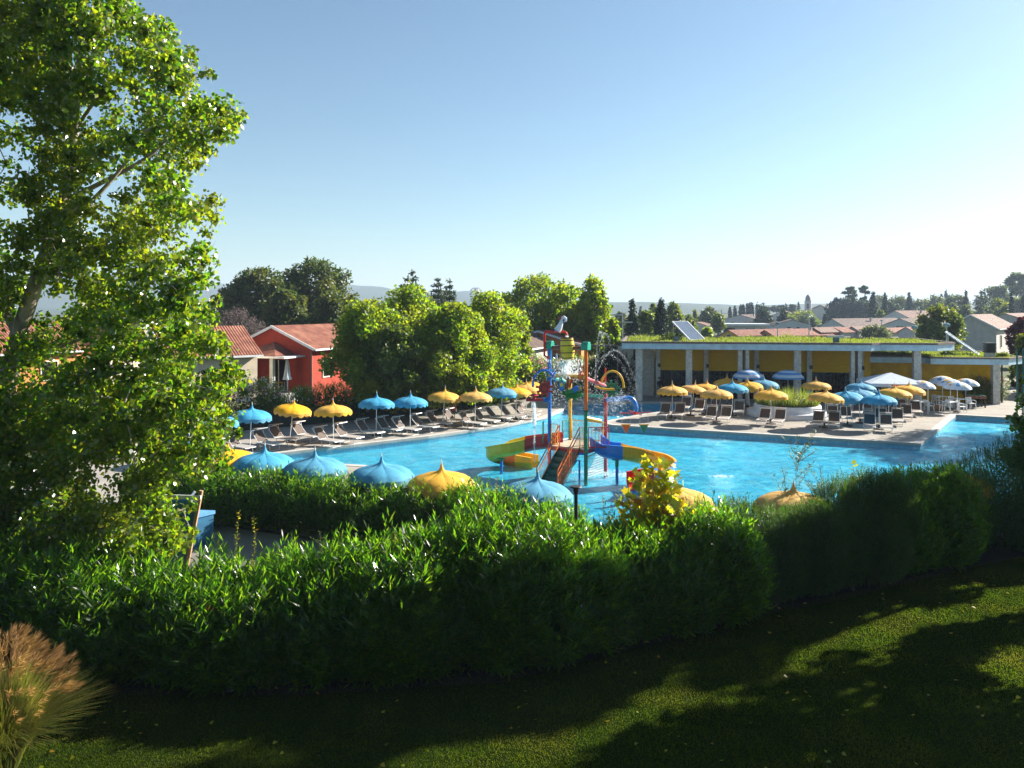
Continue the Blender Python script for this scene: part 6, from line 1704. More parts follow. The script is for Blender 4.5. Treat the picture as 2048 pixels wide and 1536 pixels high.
shrub('oleander_hedge', (-4, 56, 0), lumps_along([(-7.4, 53.8), (-4.4, 56.2), (-1.6, 59.2), (-.4, 62)], 1.0, 2.3, .8, seed=5), 2600, 'hedge with red and pink flowers behind the yellow umbrella cluster', 'hedge', 'flowering hedges behind the curved deck', 'oleander', 9, .40, .18, .2, flowers=[('redflower', 120, .13), ('pinkflower', 110, .13), ('whiteflower', 80, .11)], stems=8)
shrub('oleander_hedge', (4, 65.5, 0), lumps_along([(-.2, 63.5), (3, 65.2), (7.2, 65.6)], 1.25, 3.0, .9, seed=6), 2400, 'tall oleanders with pale pink flowers in front of the bungalows', 'hedge', None, 'oleander', 9, .42, .2, .2, flowers=[('pinkflower', 330, .14)], stems=8)
shrub('oleander_hedge', (9.2, 65.5, 0), [(8.6, 65.3, 1.8, 1.3, 1.3, 1.9), (9.8, 65.2, 1.6, 1.2, 1.2, 1.8), (7.6, 65.0, 1.3, 1.0, 1.0, 1.4), (9.0, 65.5, 2.8, .9, .9, 1.0)], 1700, 'dark blue green shrub left of the first pavilion pillar', 'shrub', None, 'cypress', 9, .4, .2, .2, stems=6)
shrub('oleander_bush', (12.0, 66.8, 0), [(11.8, 66.8, 1.4, 1.0, 1.0, 1.6), (12.6, 67.0, 1.8, .7, .7, 1.5), (12.2, 66.5, .8, 1.0, .9, 1.0)], 1300, 'yellow green bush with pink flowers between the first pillars', 'shrub', None, 'ash', 9, .4, .2, .2, flowers=[('pinkflower', 40, .12)], stems=6)
shrub('flowering_shrub', (37.6, 60.5, 0), [(37.4, 60.3, .8, 1.0, 1.0, 1.0), (38.8, 60.8, .9, 1.1, 1.0, 1.1), (38.0, 61.5, 1.3, .9, .9, .9)], 1100, 'pale shrub with reddish flowers beyond the path', 'shrub', None, 'willow', 9, .4, .18, .2, flowers=[('redflower', 40, .1), ('pinkflower', 20, .1)], stems=5)
# mesh fence behind the left loungers
FN = [(-22.5, 43.0), (-18.4, 45.4), (-14.1, 47.6), (-10.3, 50.6), (-6.5, 53.5), (-3.4, 56.6), (-1.3, 59.6)]
o = thing('mesh_fence', (-12, 49, 0), 'low dark mesh fence between the curved deck and the hedge', 'fence'); ob = Vector((-12, 49, 0))
mb = MB()
for a, b in zip(FN[:-1], FN[1:]): mb.bar(Vector((*a, .55)) - ob, Vector((*b, .55)) - ob, .02, 1.0)
mb.build('panel', plain('dark_netting', (.012, .028, .024), .8, .2), o)
for i, (a, b) in enumerate(zip(FN[:-1], FN[1:])):
    for s in (0, .5):
        p = Vector((*a, 0)).lerp(Vector((*b, 0)), s) - ob; mb = MB(); mb.tube([p, p + Vector((0, 0, 1.2))], .03, 6); mb.build('post', M['rubber'], o)
# the little red sign with white marks
L = at(901, 823, 50.3); o = thing('house_shaped_sign', (L.x, L.y, .0), 'small crimson house-shaped sign with white lettering on the fence', 'sign', None, -.35)
mb = MB(); pts = [(-.36, .70), (.36, .70), (.36, 1.18), (.42, 1.18), (.0, 1.55), (-.42, 1.18), (-.36, 1.18)]
mb.add([(x, -.03, z) for x, z in pts] + [(x, .03, z) for x, z in pts], [tuple(range(7)), tuple(range(13, 6, -1))] + [(i, (i + 1) % 7, 7 + (i + 1) % 7, 7 + i) for i in range(7)]); mb.build('board', M['p_red'], o)
mb = MB()
def st(*pp):
    for (x1, z1), (x2, z2) in zip(pp[:-1], pp[1:]): mb.bar((x1, -.042, z1), (x2, -.042, z2), .035, .012, (0, 1, 0))
st((-.20, 1.12), (-.25, .98), (-.20, .80)); st((.20, 1.12), (.25, .98), (.20, .80)); st((-.12, .82), (-.11, 1.06), (0, .88), (.11, 1.06), (.12, .82))
mb.build('lettering', M['white'], o)
for s in (-1, 1):
    mb = MB(); mb.tube([(s * .3, 0, 0), (s * .3, 0, .72)], .025, 6); mb.build('leg', M['rubber'], o)
# a guest by the pavilion pillar
def person(loc, rz, label):
    o = thing('person', loc, label, 'person', None, rz)
    J = [(0, 0, .95), (0, 0, 1.15), (0, .0, 1.38), (0, 0, 1.50), (0, -.01, 1.58), (0, -.015, 1.68),
         (-.10, 0, .90), (-.11, -.01, .50), (-.12, .02, .08), (-.12, -.12, .04), (.10, 0, .90), (.12, .05, .50), (.13, .10, .08), (.13, -.04, .04),
         (-.19, 0, 1.40), (-.24, .02, 1.12), (-.22, -.12, .92), (.19, 0, 1.40), (.25, .03, 1.12), (.23, -.08, .90)]
    E = [(0, 1), (1, 2), (2, 3), (3, 4), (4, 5), (0, 6), (6, 7), (7, 8), (8, 9), (0, 10), (10, 11), (11, 12), (12, 13), (2, 14), (14, 15), (15, 16), (2, 17), (17, 18), (18, 19)]
    Rr = [(.16, .11), (.14, .10), (.17, .11), (.06, .06), (.075, .09), (.085, .10), (.10, .10), (.065, .07), (.045, .05), (.045, .03), (.10, .10), (.065, .07), (.045, .05), (.045, .03), (.06, .06), (.045, .045), (.035, .035), (.06, .06), (.045, .045), (.035, .035)]
    for s, h in ((-1, 16), (1, 19)):
        hx, hy, hz = J[h]
        for i in range(5):
            J.append((hx + s * .0 + (i - 2) * .012, hy - .02 - .012 * (i % 2), hz - .09 + abs(i - 2) * .012)); Rr.append((.009, .009)); E.append((h, len(J) - 1))
    me = bpy.data.meshes.new('body'); me.from_pydata(J, E, []); b = link('body', me, o)
    sk = b.modifiers.new('skin', 'SKIN'); b.modifiers.new('sub', 'SUBSURF').levels = 1
    for v, r_ in zip(me.skin_vertices[0].data, Rr): v.radius = r_
    me.skin_vertices[0].data[0].use_root = True
    dg = bpy.context.evaluated_depsgraph_get(); dg.update(); me2 = bpy.data.meshes.new_from_object(b.evaluated_get(dg)); b.modifiers.clear(); b.data = me2
    for p in me2.polygons: p.use_smooth = True
    sk_ = plain('skin', (.42, .24, .17), .6, .08); dk = plain('dark_cloth', (.02, .022, .03), .9, .2); tr_ = plain('blue_cloth', (.03, .06, .14), .9, .2)
    me2.materials.clear()
    for q in (sk_, dk, tr_): me2.materials.append(q)
    for p in me2.polygons:
        z = p.center.z; x = abs(p.center.x)
        p.material_index = 0 if z > 1.47 or (z < 1.18 and x > .19) or z < .45 else (1 if z > .93 else 2)
    mb = MB(); mb.ball((0, .012, 1.715), (.098, .105, .095), 12); mb.build('hair', plain('dark_hair', (.012, .009, .008), .6, .3), o, smooth=True)
    mb = MB(); mb.ball((0, -.112, 1.66), (.014, .02, .022), 8)
    mb.build('nose', sk_, o, smooth=True)
    for s in (-1, 1):
        mb = MB(); mb.ball((s * .034, -.092, 1.69), (.012, .010, .008), 8); mb.build('eye', M['black'], o, smooth=True)
    return o
person(ROT @ Vector((2.9, 2.2, .012)), .6, 'person with dark hair in dark clothes standing beside the second pillar row')

# ================================================================== foreground
# hedge between the path and the near umbrellas
shrub('oleander_hedge', (-7, 25, 0), lumps_along([(-13.2, 27.2), (-10, 26.2), (-7, 25.3), (-5.2, 24.6)], .95, 1.62, .55, .10, seed=8), 5200, 'trimmed oleander hedge below the big blue umbrellas', 'hedge', None, 'oleander', 12, .34, .15, .16, up=1.0, stems=20)
shrub('oleander_hedge', (-2.5, 23.3, 0), lumps_along([(-5.2, 24.5), (-3.6, 23.9), (-1.4, 22.9), (.4, 22.0), (1.5, 21.6)], .95, 1.66, .55, .12, seed=9, hf=lambda x, y: .96 + .10 * (x > -3)), 5200, 'looser oleander hedge with pink flowers below the pale-lit blue umbrella', 'hedge', None, 'oleander', 11, .32, .15, .17, up=1.0, flowers=[('pinkflower', 30, .055), ('redflower', 8, .05)], stems=20)
# big oleander hedge on the lawn edge: ragged shoots on a continuous bank of bushes
def bank(pts, h_, seed, dep=1.25, front=.25):
    rr_ = random.Random(seed); out = []; P = [Vector(p) for p in pts]
    for a, b in zip(P[:-1], P[1:]):
        k = max(1, int((b - a).length / .42))
        for i in range(k):
            c = a.lerp(b, (i + rr_.random()) / k); hh = h_ * rr_.uniform(.80, 1.04)
            out.append((c.x, c.y + rr_.uniform(-.35, .45), hh * .5, rr_.uniform(.55, .85), rr_.uniform(.7, 1.0), hh * .5))
            out.append((c.x + rr_.uniform(-.3, .3), c.y - dep * .62 + rr_.uniform(-.2, .25), hh * rr_.uniform(.38, .44), rr_.uniform(.55, .8), rr_.uniform(.5, .65), hh * rr_.uniform(.44, .54)))
            if rr_.random() < .55: out.append((c.x + rr_.uniform(-.5, .5), c.y + rr_.uniform(-.5, .6), hh * .88, rr_.uniform(.22, .42), rr_.uniform(.22, .42), rr_.uniform(.22, .40)))
    return out
OL = dict(mat='oleander', k=12, L=.44, leaf=.20, W=.16, up=1.0, spread=.85, stems=30, tall=150)
shrub('oleander_hedge', (-8.5, 16, 0), bank([(-13.5, 16.5), (-10.5, 16.1), (-8.4, 15.9)], 2.15, 11) + bank([(-8.4, 15.9), (-6.4, 15.9)], 1.72, 21), 7600, 'big oleander hedge at the lawn edge beneath the poplar, with a few magenta flowers', 'hedge', None, flowers=[('redflower', 14, .045)], **OL)
shrub('oleander_bush', (-3.8, 16, 0), bank([(-6.5, 15.9), (-4.8, 15.9), (-3.4, 16.0)], 1.75, 12) + bank([(-3.4, 16.0), (-1.6, 16.1)], 2.15, 19), 7600, 'dense oleander with magenta flowers in the middle of the lawn edge hedge', 'shrub', None, flowers=[('redflower', 12, .045)], **OL)
shrub('oleander_bush', (.2, 16.6, 0), bank([(-1.8, 16.2), (-.2, 16.5), (.7, 16.8)], 2.4, 13) + bank([(.7, 16.8), (2.4, 17.6)], 2.05, 18) + [(-.6, 16.5, 1.95, .8, .7, .8), (.5, 16.6, 1.9, .7, .7, .75), (-.2, 15.8, 1.3, 1.0, .7, 1.1)], 8200, 'tallest oleander bush in front of the bollard lamp', 'shrub', None, flowers=[('whiteflower', 5, .05), ('pinkflower', 4, .045)], **OL)
shrub('oleander_bush', (4.2, 18.3, 0), bank([(2.2, 17.7), (3.6, 18.2), (4.7, 18.6), (5.4, 18.9)], 2.0, 14) + [(4.9, 18.3, 1.3, .9, .8, .9)], 6800, 'rounded oleander bush under the yellow-leaved sapling', 'shrub', None, flowers=[('pinkflower', 8, .05)], **OL)
def needle_bush(origin, lumps, n, label, leaf=.055, L=.26, mat='rosemary', **kw):
    return shrub('needle_shrub', origin, lumps, n, label, 'shrub', None, mat, 22, L, leaf, .22, up=1.7, spread=.55, inner=.6, innerleaf=.10, stems=24, tall=160, **kw)
needle_bush((5.8, 21.0, 0), [(5.2, 20.9, .9, .9, .8, 1.0), (6.4, 21.2, .9, .9, .8, 1.0), (5.8, 20.4, .7, 1.0, .8, .9)], 4200, 'soft green feathery shrub with pink flowers beside the yellow umbrella', flowers=[('pinkflower', 8, .06)])
needle_bush((7.2, 19.8, 0), [(6.9, 19.6, .9, .95, .9, 1.2), (7.9, 19.9, .95, 1.0, .9, 1.2), (6.2, 19.3, .7, .7, .7, .95), (8.2, 20.0, 1.5, .6, .6, .65), (6.6, 19.1, .8, .8, .6, .9)], 6200, 'dark needle-leaved shrub right of the rounded oleander')
needle_bush((10.0, 21.2, 0), [(9.2, 20.9, 1.1, 1.0, .9, 1.5), (10.3, 21.3, 1.15, 1.1, .9, 1.55), (9.8, 20.6, .8, 1.1, .8, 1.1), (11.0, 21.6, 1.15, .8, .8, 1.45), (10.0, 21.2, 2.1, .6, .5, .55), (8.8, 20.2, .9, .8, .7, 1.1)], 6600, 'dark upright rosemary-like shrub with yellowish tips on the lawn edge')
shrub('oleander_bush', (12.4, 22.6, 0), [(11.9, 22.5, 1.1, 1.1, .9, 1.4), (13.1, 22.8, 1.1, 1.1, .9, 1.4), (12.5, 22.1, .8, 1.2, .8, 1.1), (11.2, 21.5, .8, .9, .7, 1.0)], 4600, 'deep shaded oleander mound beyond the rosemary-like shrub', 'shrub', None, 'oleander', 11, .30, .14, .17, up=.9, stems=18)
needle_bush((15.6, 23.9, 0), [(13.9, 23.0, 1.1, .9, .8, 1.3), (14.2, 23.3, 1.25, 1.0, .8, 1.1), (12.9, 22.4, .8, .8, .7, 1.0), (16.0, 23.0, .8, 1.0, .7, 1.0), (17.6, 23.5, .9, 1.0, .7, 1.1), (15.4, 23.4, 1.0, 1.0, .8, 1.3), (16.8, 23.9, 1.1, 1.1, .9, 1.4), (18.4, 24.2, 1.2, 1.3, 1.0, 1.6), (19.8, 25.0, 1.6, 1.4, 1.2, 2.0), (14.4, 23.9, 1.1, 1.1, 1.0, 1.4), (15.6, 24.4, 1.25, 1.2, 1.0, 1.6), (16.8, 24.8, 1.45, 1.2, 1.0, 1.8), (18.2, 25.2, 1.6, 1.3, 1.1, 2.0)], 8200, 'shaded needle-leaved hedge with a purple flower at the picture edge', flowers=[('pinkflower', 4, .06)])
# sprigs that stand up out of the hedges
def sprig(px, py_top, Y, z0, label, **kw):
    T_ = at(px, py_top, Y); return wand('sprig', (T_.x, Y, z0), T_.z - z0, label, 'plant', **kw)
sprig(474, 1022, 16.0, 1.7, 'yellow green upright sprig before the gravel path', n=46, leaf=.075, seed=1, lean=(.05, 0), W=.6)
sprig(497, 1032, 16.1, 1.7, 'shorter yellow green sprig right beside the taller one', n=40, leaf=.075, seed=2, lean=(.10, 0))
sprig(640, 1062, 16.2, 1.7, 'leafy many-stemmed sprig above the middle of the hedge', n=40, leaf=.075, seed=3, branch=4, mat='plane')
sprig(692, 1060, 16.1, 1.8, 'thin sprig leaning before the second hedge', n=36, leaf=.05, seed=4, lean=(-.08, 0))
sprig(838, 1050, 16.2, 1.9, 'short yellow sprig above the middle oleander', n=36, leaf=.075, seed=5)
sprig(790, 1062, 16.1, 1.9, 'reddish yellow sprig just left of the short yellow one', n=40, leaf=.07, seed=6, branch=3)
sprig(172, 1088, 15.9, 1.8, 'orange yellow sprig in the hedge below the poplar', n=44, leaf=.07, seed=7)
sprig(990, 955, 17.5, 1.9, 'tall yellow leaved sprig rising before the blue umbrella', n=70, leaf=.08, seed=8, lean=(.06, 0))
sprig(922, 1020, 16.6, 1.9, 'arched pale sprig left of the tallest oleander', n=50, leaf=.05, seed=9, lean=(-.25, 0))
sprig(1206, 990, 19.5, 1.0, 'dark slender sprig against the pool right of the lamp', n=70, leaf=.07, seed=10, mat='plane')
sprig(1222, 1012, 19.4, 1.0, 'bushier dark sprig against the pool', n=80, leaf=.08, seed=12, mat='plane', branch=3)
sprig(1187, 1055, 19.3, 1.0, 'small dark sprig closest to the lamp post', n=50, leaf=.08, seed=13, mat='plane', branch=2)
sprig(1708, 922, 21.5, 1.9, 'small bright sprig with round leaves above the dark shrubs', n=12, leaf=.20, seed=14, branch=1, shape='poplar', mat='lime_leaf')
sprig(1595, 872, 21.2, 1.2, 'tall feathery sprig with narrow leaves before the pool', n=110, leaf=.13, seed=15, branch=12, W=.22, mat='willow', width=.5)
sprig(1640, 930, 21.4, 1.4, 'broad feathery sprig right of the tallest one', n=90, leaf=.12, seed=16, branch=9, W=.22, mat='willow', width=.45)
sprig(1565, 935, 21.3, 1.4, 'short feathery sprig left of the tallest one', n=70, leaf=.12, seed=17, branch=6, W=.22, mat='willow', width=.4)
for i, (px, py) in enumerate(((1680, 985), (1745, 962), (1776, 950), (1800, 945), (1822, 930), (1850, 925), (1880, 935), (1935, 915), (1960, 905))):
    sprig(px, py - 8, 22.0, 1.6, 'dark upright needle spike along the top of the shaded shrubs', n=46, leaf=.06, seed=30 + i, mat='rosemary', W=.3, group='dark spikes above the shaded shrubs')
# yellow-leaved sapling
c = at(1300, 1100, 18.6); o = thing('yellow_sapling', (c.x, c.y, .6), 'young tree with large bright yellow green lobed leaves', 'tree')
rr = random.Random(5); mb = MB(); P = []; ob = Vector((c.x, c.y, .6))
for px, py, Y in ((1302, 912, 18.6), (1342, 938, 18.7), (1240, 992, 18.4), (1356, 985, 18.8), (1268, 1030, 18.4), (1378, 1020, 18.9), (1408, 1012, 19.0), (1330, 925, 18.6), (1282, 950, 18.5), (1315, 985, 18.4), (1232, 1062, 18.3), (1330, 1040, 18.5)):
    tp = at(px, py, Y) - ob; pts = limb_path((rr.uniform(-.1, .1), 0, 0), tp, 0, .06, 8, rr); mb.tube(pts, [.03 * (1 - .85 * i / 8) for i in range(9)], 6)
    nl_ = 92 if py < 960 else 72
    for q_ in range(nl_):
        s = .38 + .62 * q_ / nl_; f = s * 8; j = min(7, int(f)); p = pts[j].lerp(pts[j + 1], f - j); an = q_ * 2.4
        P.append(p + Vector((math.cos(an), math.sin(an), .25)) * rr.uniform(.05, .30))
mb.build('stem', M['stem'], o)
P = np.array(P); nn = len(P); Nn = unit(rand_dirs(nn) * .8 + np.array([.3, -.25, .5])); D = unit(np.cross(Nn, rand_dirs(nn)) + np.array([0, 0, -.25]))
np_mesh('foliage', lobed_verts(P, D, Nn, .215 * (.6 + .7 * RNG.random(nn))), 12, M['lime_leaf'], o)
Q, O = bush_points([(c.x - .8, 18.2, 1.6, .6, .5, .9), (c.x + .3, 18.2, 1.5, .8, .5, .8)], 700); V, q = leaves_from(Q - np.array(ob), O, .07, .6)
np_mesh('foliage', V, q, M['lime_leaf'], o)
# vine with big leaves at the picture edge
o = thing('leafy_vine', (17.6, 25.6, 0), 'bright leafy shrub with broad leaves at the picture edge beside the pool', 'shrub')
C = [at(px, py, 25.5) - Vector((17.6, 25.6, 0)) for px, py in ((2040, 840), (2052, 870), (2044, 900), (2030, 925), (2056, 930), (2010, 905), (2070, 845), (2062, 800), (2085, 870))]
P, O = clump_points([tuple(x) for x in C], [.36, .42, .42, .36, .5, .22, .5, .45, .6], 1500, .3, .4); V, q = leaves_from(P, O, .17, .8, .5, .4, 1.0, 'poplar'); np_mesh('foliage', V, q, M['plane'], o)
mb = MB()
for x in C: mb.tube(limb_path((x.x * .4, x.y, 0), x, 0, .08, 4, rr), [.03, .025, .018, .01, .005], 5)
mb.build('stem', M['stem'], o)
# plumed ornamental grass
c = Vector((-8.3, 12.25, 0)); o = thing('ornamental_grass', c, 'sunlit clump of ornamental grass with pinkish plumes at the lawn corner', 'grass clump')
n_ = 3000; a = RNG.uniform(0, 6.283, n_); lean_ = .08 + .78 * RNG.random(n_) ** 1.1; L_ = 1.25 + .60 * RNG.random(n_); segs = 5; V = []
base = np.stack([np.cos(a) * .22 * RNG.random(n_), np.sin(a) * .22 * RNG.random(n_), np.zeros(n_)], 1); dirh = np.stack([np.cos(a), np.sin(a), np.zeros(n_)], 1); side = np.stack([-np.sin(a), np.cos(a), np.zeros(n_)], 1)
def arcp(s): return base + dirh * (lean_ * L_ * (.35 * s + .65 * s * s))[:, None] + np.array([0, 0, 1.0]) * (L_ * (1.0 - .30 * lean_) * (s * 1.35 - (.35 + .42 * lean_ * 0.9) * s * s))[:, None]
for i in range(segs):
    s1, s2 = i / segs, (i + 1) / segs; w1, w2 = .010 * (1 - s1 * .8), .010 * (1 - s2 * .8)
    V.append(np.stack([arcp(s1) - side * w1, arcp(s1) + side * w1, arcp(s2) + side * w2, arcp(s2) - side * w2], 1))
np_mesh('blade', np.concatenate(V, 1).reshape(-1, 3), 4, M['grassleaf'], o)
n_ = 190; V = []; a = RNG.uniform(0, 6.283, n_); lean_ = .06 + .86 * RNG.random(n_) ** .8
for i in range(n_):
    d = np.array([math.cos(a[i]), math.sin(a[i]), 0]); tip0 = d * lean_[i] * .95 + np.array([0, 0, 2.0 - .95 * lean_[i] + .25 * (RNG.random() - .5)])
    ax_ = unit((d * (.35 + lean_[i]) + np.array([0, 0, .75]))[None])[0]; k_ = 24; s = RNG.random(k_)[:, None]
    P = tip0 + ax_ * s * .26; D = unit(ax_ + d * .4 + RNG.normal(size=(k_, 3)) * .30); l = .30 * (1 - .5 * s[:, 0]); V.append(leaf_verts(P, D, rand_dirs(k_), l, np.full(k_, .009), .5))
    st_ = np.array([tip0 * .35, tip0 * .35 + np.array([0, 0, .004]), tip0 + ax_ * .3, tip0 + ax_ * .3 + np.array([0, 0.004, 0])]); V.append(st_)
np_mesh('plume', np.concatenate(V), 4, M['plume'], o)
# lawn blades
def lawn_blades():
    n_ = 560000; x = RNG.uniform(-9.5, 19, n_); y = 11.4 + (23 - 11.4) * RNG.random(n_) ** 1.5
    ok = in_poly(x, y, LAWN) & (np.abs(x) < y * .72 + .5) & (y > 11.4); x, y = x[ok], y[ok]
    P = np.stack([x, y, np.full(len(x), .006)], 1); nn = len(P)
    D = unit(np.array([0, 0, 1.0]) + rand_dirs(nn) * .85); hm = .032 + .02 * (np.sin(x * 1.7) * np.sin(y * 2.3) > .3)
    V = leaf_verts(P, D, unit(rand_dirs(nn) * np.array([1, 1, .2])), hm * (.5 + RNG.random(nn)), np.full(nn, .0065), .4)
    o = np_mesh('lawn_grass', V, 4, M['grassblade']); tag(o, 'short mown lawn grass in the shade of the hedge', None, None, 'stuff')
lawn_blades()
n_ = 260; x = RNG.uniform(-8, 16, n_); y = 11.8 + 9 * RNG.random(n_) ** 1.4; ok = in_poly(x, y, LAWN); x, y = x[ok], y[ok]
P = np.stack([x, y, .045 + .02 * RNG.random(len(x))], 1); Nn = unit(np.array([0, 0, 1.0]) + rand_dirs(len(x)) * .5); D = unit(np.cross(Nn, rand_dirs(len(x))))
tag(np_mesh('fallen_leaves', poplar_verts(P, D, Nn, .075 * (.6 + .7 * RNG.random(len(x)))), 8, M['lime_leaf']), 'fallen yellow leaves scattered on the lawn', None, None, 'stuff')
# bollard lamp, blue board with timber post
c = at(1152, 1040, 20.2); o = thing('bollard_lamp', (c.x, c.y, 0), 'black bollard lamp with flat round cap before the pool', 'lamp'); zt = at(1152, 972, 20.2).z
mb = MB(); mb.tube([(0, 0, 0), (0, 0, zt - .22)], .05, 14); mb.lathe([(.05, zt - .22), (.062, zt - .2), (.075, zt - .08), (.09, zt - .05), (.05, zt - .04)], 14); mb.build('post', M['black'], o, smooth=True)
mb = MB(); mb.lathe([(0, zt - .05), (.15, zt - .04), (.165, zt - .015), (.15, zt), (0, zt + .006)], 24); mb.build('cap', M['black'], o, smooth=True)
Y = 20.0; t1 = at(402, 984, Y); t0_ = at(378, 1110, Y)
o = thing('notice_board', (t0_.x, Y, 0), 'blue notice board with white top rail on leaning timber posts', 'sign'); ob = Vector((t0_.x, Y, 0))
b0 = t0_ - ob; t1 = t1 - ob; dd = (t1 - b0); foot = b0 - dd * (b0.z / dd.z)
sx = Vector((-1, .12, 0)).normalized() * 1.25
for s, nm in ((0, 'post'), (1, 'post')):
    mb = MB(); mb.bar(foot + sx * s, t1 + sx * s + dd.normalized() * .04, .09, .09); pst = mb.build('post', M['wood'], o, bevel=.008)
mb = MB(); dz = dd.normalized(); mb.add([b0 + sx * .03 - dz * .35, b0 + sx * .97 - dz * .35, t1 + sx * .97 - dz * .16, t1 + sx * .03 - dz * .16] + [p + Vector((0, .05, 0)) for p in (b0 + sx * .03 - dz * .35, b0 + sx * .97 - dz * .35, t1 + sx * .97 - dz * .16, t1 + sx * .03 - dz * .16)], [(0, 1, 2, 3), (4, 5, 6, 7), (0, 1, 5, 4), (1, 2, 6, 5), (2, 3, 7, 6), (3, 0, 4, 7)]); mb.build('board', M['board_blue'], o)
mb = MB(); mb.bar(t1 - dz * .13 + Vector((.05, -.07, 0)), t1 + sx * 1.03 - dz * .13 + Vector((0, -.07, 0)), .03, .10); mb.build('rail', M['gutter'], o)
# blue beach huts / slatted screen beyond the board
L = at(345, 985, 23.5); o = thing('play_boat', (L.x, L.y, 0), 'small blue timber play boat glimpsed behind the notice board', 'play boat', None, .4)
mb = MB(); hull = [(-.9, -.4), (.5, -.4), (1.2, 0), (.5, .4), (-.9, .4)]; mb.prism(hull, 0, .95); mb.build('hull', M['board_blue'], o)
mb = MB(); mb.prism([(x * 1.04, y * 1.06) for x, y in hull], .95, 1.06); mb.build('rail', M['p_lblue'], o)
mb = MB(); mb.bar((.1, 0, 1.0), (.65, .1, 1.7), .07, .07); mb.build('spar', M['gutter'], o)

# ================================================================== the poplar
def poplar():
    base = Vector((-12.3, 18.3, 0)); o = thing('poplar_tree', base, 'tall sunlit poplar with a pale leaning trunk filling the side of the view', 'tree')
    rr = random.Random(17); ob = base
    tr_px = [(-2, 1480, 18.3), (-10, 1050, 18.3), (8, 800, 18.3), (36, 670, 18.3), (74, 560, 18.2), (108, 460, 18.1), (133, 380, 18.1), (150, 260, 18.1), (158, 140, 18.1), (165, 20, 18.1), (168, -160, 18.1)]
    tp = [at(*q) - ob for q in tr_px]; tp[0] = Vector((0, 0, -.3))
    mb = MB(); rs = [.26, .22, .20, .185, .165, .14, .12, .09, .07, .05, .02]; mb.tube(tp, rs, 12)
    limbs = [((108, 460), [(170, 415), (240, 340), (268, 290), (280, 250)], .075), ((133, 400), [(190, 372), (290, 318), (350, 268), (420, 240)], .075), ((36, 670), [(-20, 560), (-40, 420), (-60, 250)], .11), ((74, 560), [(150, 520), (230, 470), (330, 440)], .06),
             ((20, 740), [(130, 690), (230, 660), (340, 660)], .06), ((8, 800), [(110, 800), (240, 810), (380, 790)], .06), ((0, 900), [(100, 900), (240, 915), (380, 880)], .06), ((150, 260), [(200, 190), (270, 120), (330, 70)], .05), ((158, 180), [(120, 90), (70, 20), (40, -80)], .05)]
    limb_pts = [p for p in tp[2:]]
    for st_, pts, r_ in limbs:
        Yv = rr.uniform(-.6, 1.2); q = [at(st_[0], st_[1], 18.2)] + [at(px, py, 18.2 + Yv * (i + 1) / len(pts)) for i, (px, py) in enumerate(pts)]
        q = bez([p - ob for p in q], 4); mb.tube(q, [r_ * (1 - .85 * i / (len(q) - 1)) for i in range(len(q))], 8); limb_pts += q[3::3]
    # clumps: silhouette tips first, then filling
    env = [(-200, 290), (0, 255), (20, 262), (60, 350), (110, 360), (140, 420), (170, 405), (215, 478), (250, 482), (300, 425), (350, 415), (400, 430), (430, 440), (470, 425), (520, 430), (560, 430), (610, 440), (650, 425), (690, 470), (720, 480), (760, 500), (800, 455), (840, 470), (880, 470), (920, 440), (960, 410), (1010, 370), (1060, 390), (1110, 330), (1160, 200)]
    def xr(py):
        for a, b in zip(env[:-1], env[1:]):
            if a[0] <= py <= b[0]: return a[1] + (b[1] - a[1]) * (py - a[0]) / (b[0] - a[0])
        return 200
    C = []; Rv = []
    def add(px, py, Y, r_): C.append(at(px, py, Y) - ob); Rv.append((r_, r_, r_ * .8))
    for px, py, r_ in ((240, 10, .40), (330, 60, .32), (345, 100, .30), (385, 110, .24), (410, 145, .18), (425, 150, .12), (370, 160, .30), (430, 220, .30), (470, 238, .18), (485, 228, .08), (455, 250, .25), (410, 300, .25), (395, 330, .25), (425, 400, .28), (430, 435, .22), (415, 465, .2), (410, 520, .3), (435, 595, .14), (425, 605, .2), (415, 640, .28), (440, 700, .2), (455, 730, .2), (475, 745, .10), (490, 765, .10), (440, 760, .25), (450, 850, .22), (475, 865, .14), (430, 905, .25), (400, 950, .25), (440, 935, .2), (380, 1010, .2), (385, 1060, .15), (300, 1080, .3), (360, 1090, .2)):
        add(px, py, rr.uniform(17.4, 18.9), r_ * 1.15)
    for i in range(150):
        if i < 105: add(rr.uniform(-110, 345), rr.uniform(770, 1110), 18.2 + rr.uniform(-1.6, 2.0), rr.uniform(.34, .62))
        else: add(rr.uniform(-110, 150), rr.uniform(-60, 190), 18.2 + rr.uniform(-1.6, 2.0), rr.uniform(.34, .6))
    for i in range(760):
        py = rr.uniform(-190, 1120); xm = xr(py) - 24; px = xm - (xm + 330) * rr.random() ** 1.25; Y = 18.2 + rr.uniform(-1, 1) * 2.3
        if ((px - 70) / 30) ** 2 + ((py - 332) / 18) ** 2 < 1 or ((px - 110) / 20) ** 2 + ((py - 24) / 18) ** 2 < 1 or ((px - 50) / 26) ** 2 + ((py - 430) / 18) ** 2 < 1 or ((px - 100) / 28) ** 2 + ((py - 610) / 18) ** 2 < 1: continue
        if px > 340 and py > 955: continue
        add(px, py, Y, rr.uniform(.26, .56))
    for i in range(70):
        py = rr.uniform(-60, 540); add(175 - .14 * py + rr.uniform(-70, 60), py, rr.uniform(16.6, 17.6), rr.uniform(.22, .45))
    todo = list(zip(C, Rv)); 
    dist = [min(((p - c).length + max(0, p.z - c.z) * .5, i) for i, p in enumerate(limb_pts)) for c, r_ in todo]
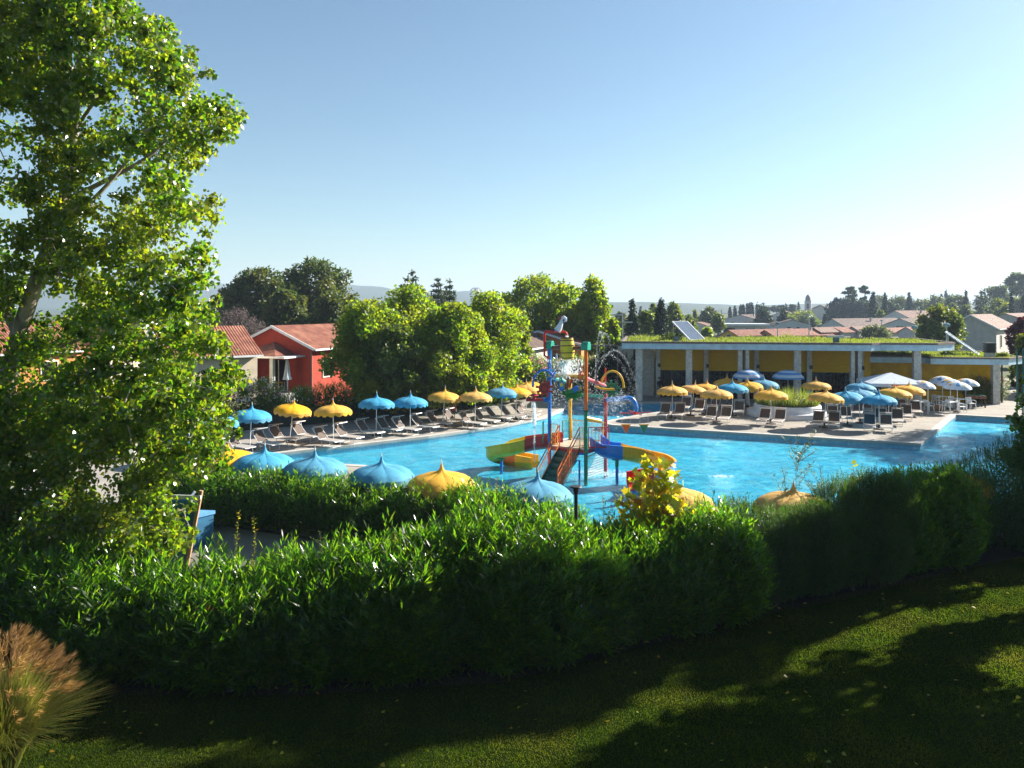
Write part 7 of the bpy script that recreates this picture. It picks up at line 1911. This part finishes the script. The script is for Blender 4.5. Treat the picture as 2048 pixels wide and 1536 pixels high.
    while todo:
        k = min(range(len(todo)), key=lambda i: dist[i][0]); c, r_ = todo.pop(k); dd_, pi = dist.pop(k); a = limb_pts[pi]
        pth = limb_path(a, c, .03, .16, 4, rr); w_ = min(.03, .012 + .012 * dd_); mb.tube(pth, [w_, w_ * .8, w_ * .62, w_ * .45, w_ * .3], 5, False)
        for q in range(2): mb.tube(limb_path(pth[3], c + Vector((rr.uniform(-1, 1), rr.uniform(-1, 1), rr.uniform(-.6, 1))) * r_[0], 0, .15, 3, rr), [.007, .005, .004, .002], 4, False)
        i0 = len(limb_pts); limb_pts += [pth[2], c]
        for i, (c2, r2) in enumerate(todo):
            for j in (i0, i0 + 1):
                d2 = (limb_pts[j] - c2).length * 1.08 + max(0, limb_pts[j].z - c2.z) * .5
                if d2 < dist[i][0]: dist[i] = (d2, j)
    mb.build('trunk', M['bark'], o, smooth=True)
    C = [tuple(c) for c in C]; n_ = 240000
    P, O = clump_points(C, Rv, n_, .25, .35); V, q = leaves_from(P, O, .095, .8, .15, .55, 1.2, 'poplar'); np_mesh('crown', V, q, M['poplar'], o)
poplar()
# low ivy-covered shrub at the foot of the poplar
shrub('ivy_shrub', (-12.5, 18.0, 0), [(-13.4, 17.9, 1.3, 1.3, 1.0, 1.6), (-11.6, 18.2, 1.2, 1.2, 1.0, 1.5), (-14.6, 18.2, 1.8, 1.3, 1.0, 1.9), (-10.2, 18.9, .9, 1.0, .8, 1.2)], 2600, 'dark ivy-leaved shrub at the foot of the poplar', 'shrub', None, 'oak', 10, .25, .09, .7, up=.5, stems=10)
# trees that stand beside the view and shade the lawn, the shrubs and the terrace corner
tree('broadleaf_tree', (27.2, 32.6, 0), 13.5, 4.2, 'dome', 'plane', 9000, .32, 'broad tree beside the view that shades the dark shrubs', seed=5, h0=.26, k=40)
tree('broadleaf_tree', (15.9, 16.8, 0), 10, 3.9, 'dome', 'plane', 9500, .30, 'airy tree beside the view that dapples the lawn', seed=6, h0=.36, k=22)
tree('poplar_tree', (22.7, 26.3, 0), 19.5, 1.6, 'poplar', 'plane', 9000, .32, 'tall slim tree beside the view whose shadow crosses the lawn', seed=8, h0=.12, k=30)
tree('poplar_tree', (20.2, 22.1, 0), 12, 1.3, 'poplar', 'plane', 2600, .28, 'slim airy tree beside the view above the lawn', seed=9, h0=.2, k=20)
tree('broadleaf_tree', (41.5, 51.0, 0), 12.5, 3.8, 'dome', 'plane', 7000, .32, 'tree beside the view that shades the terrace corner', seed=7, h0=.42, k=34)
